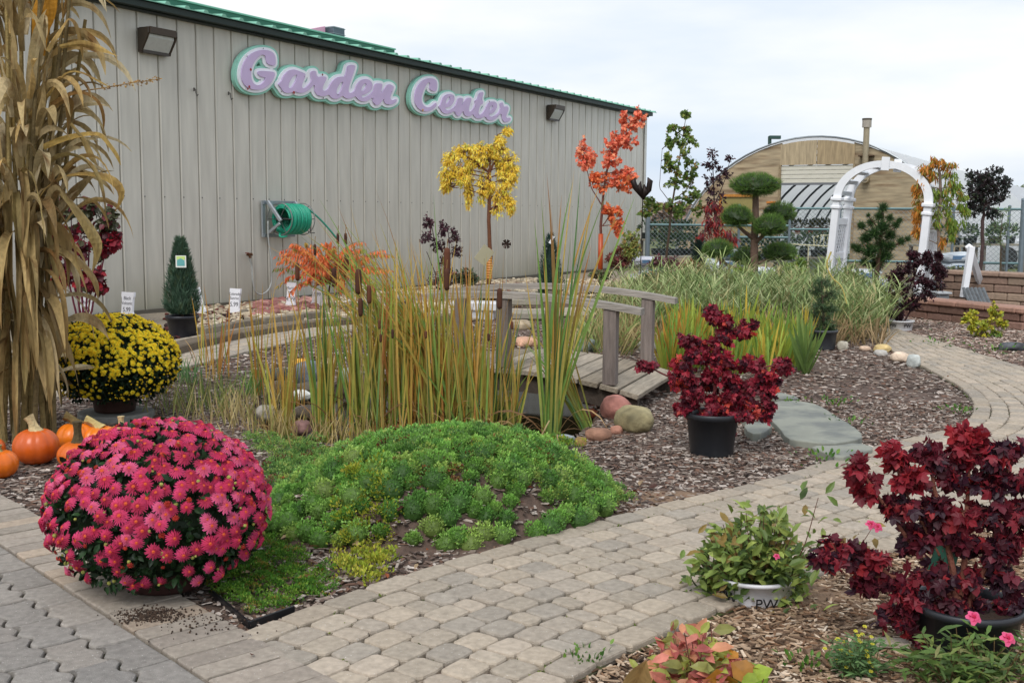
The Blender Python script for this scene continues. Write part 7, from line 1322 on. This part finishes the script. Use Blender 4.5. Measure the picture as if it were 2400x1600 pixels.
# ================= TRESTLE, SAUCER, BLOCKS =================
T, b = thing_at('white_trestle', 'white wooden inverted V trestle standing in a black saucer', 'trestle', 2278, 700, 15.9)
ap = at(2277, 578, 15.9); 
for (u, v, lab) in ((2258, 697, 0), (2300, 672, 1)):
    e = at(u, v, 15.9 if lab == 0 else 16.6); g = MB(); g.beam(e, ap+[(.0), lab*.09, -.0], .08, .09, wh, up=(0, 1, 0), ch=.006); T.part('leg', g, M['paint'])
b2 = at(2270, 703, 15.9); 
def bwall(lab, P, h, courses, col_, capcol, blk=.42, thick=.3, cap=True, z0=0.):
    P = [np.asarray(p, float) for p in P]; T = Thing('block_wall', lab, 'retaining wall', (P[0][0], P[0][1], z0)); g = MB(); ch_ = h/courses; gc_ = MB()
    for i in range(len(P)-1):
        a, b_ = P[i], P[i+1]; L_ = np.linalg.norm(b_-a); d = (b_-a)/L_
        for c in range(courses):
            t = -blk*.5*(c % 2)
            while t < L_:
                t0_, t1_ = max(0, t), min(L_, t+blk)
                if t1_-t0_ > .05: m_ = a+d*(t0_+t1_)/2; g.box((m_[0], m_[1], z0+ch_*(c+.5)), (t1_-t0_-.008, thick+random.uniform(-.02, .02), ch_-.006), hexl(random.choice(col_))*random.uniform(.85, 1.12), ch=.015, M=rz(math.atan2(d[1], d[0])))
                t += blk
        if cap:
            t = 0
            while t < L_: t1_ = min(L_, t+blk*1.1); m_ = a+d*(t+t1_)/2; gc_.box((m_[0], m_[1], z0+h+.035), (t1_-t-.006, thick+.06, .07), hexl(random.choice(capcol))*random.uniform(.9, 1.1), ch=.02, M=rz(math.atan2(d[1], d[0]))); t += blk*1.1
    T.part('blocks', g, M['stone'])
    if cap: T.part('cap', gc_, M['stone'])
w0 = G(2135, 742)[:2]; w1 = G(2420, 775)[:2]; bwall('front retaining wall of reddish blocks with a pink cap course', [w0, w1], .2, 2, ['7a5c50', '6f5448', '84665a'], ['a07c6c', 'a88474', '987464'])
w0 = G(2215, 712)[:2]; w1 = G(2440, 728)[:2]; bwall('rear retaining wall of grey brown blocks behind the white trestle', [w0, w1], .46, 4, ['8a7264', '7f6a5c', '94806f'], ['947c6c', '9c8474'], cap=True)
single('saucer', g_ := MB().lathe([(.001, 0), (.36, 0), (.42, .1), (.4, .1), (.34, .02), (.001, .02)], at(2280, 706, 15.6)*[1, 1, 0]+[0, 0, .0], 28, hexl('1a1b1d')), M['plastic'], 'wide black plastic saucer under the white trestle', 'saucer', loc=at(2280, 706, 15.6)*[1, 1, 0])
g = MB(); c = at(2285, 690, 15.7)
for k in range(6): g.beam((c[0]-.02+.055*k, c[1], .03), (c[0]-.12+.055*k, c[1]+.12, .33), .045, .03, hexl('6f7478'))
single('slat_stack', g, M['wood'], 'grey slats leaning behind the front leg of the trestle', 'slats', loc=(c[0], c[1], .02))
g = MB(); c = at(2205, 690, 15.3); g.box((c[0], c[1], .14), (.17, .2, .28), hexl('8d9094'), ch=.02); g.box((c[0], c[1]-.03, .29), (.2, .24, .03), hexl('a4a8ab'), ch=.01); single('grey_box', g, M['plastic'], 'small grey box beside the right arbor leg', 'box', loc=(c[0], c[1], 0))
g = MB(); c = G(2050, 718); g.box(c+[0, 0, .06], (.9, .4, .12), hexl('9a9a96'), ch=.03); single('stone_slab', g, M['stone'], 'grey stone slab at the foot of the young pine', 'stone slab', loc=c)
T = Thing('trailer', 'pale flat vehicle body seen through the fence at the far right', 'trailer', at(2390, 600, 30)*[1, 1, 0]); c = at(2390, 575, 30); g = MB(); g.box(c, (2.2, 1.5, .35), hexl('b9bcc0'), ch=.05); T.part('body', g, M['paint'])
for s_ in (-.7, .7): g = MB(); g.lathe([(.001, -.1), (.28, -.1), (.3, 0), (.28, .1), (.001, .1)], np.array([c[0]+s_, c[1]-.76, .3]), 18, hexl('26282a'), M=np.array([[1, 0, 0], [0, 0, 1], [0, -1, 0]]).T); T.part('wheel', g, M['plastic'])
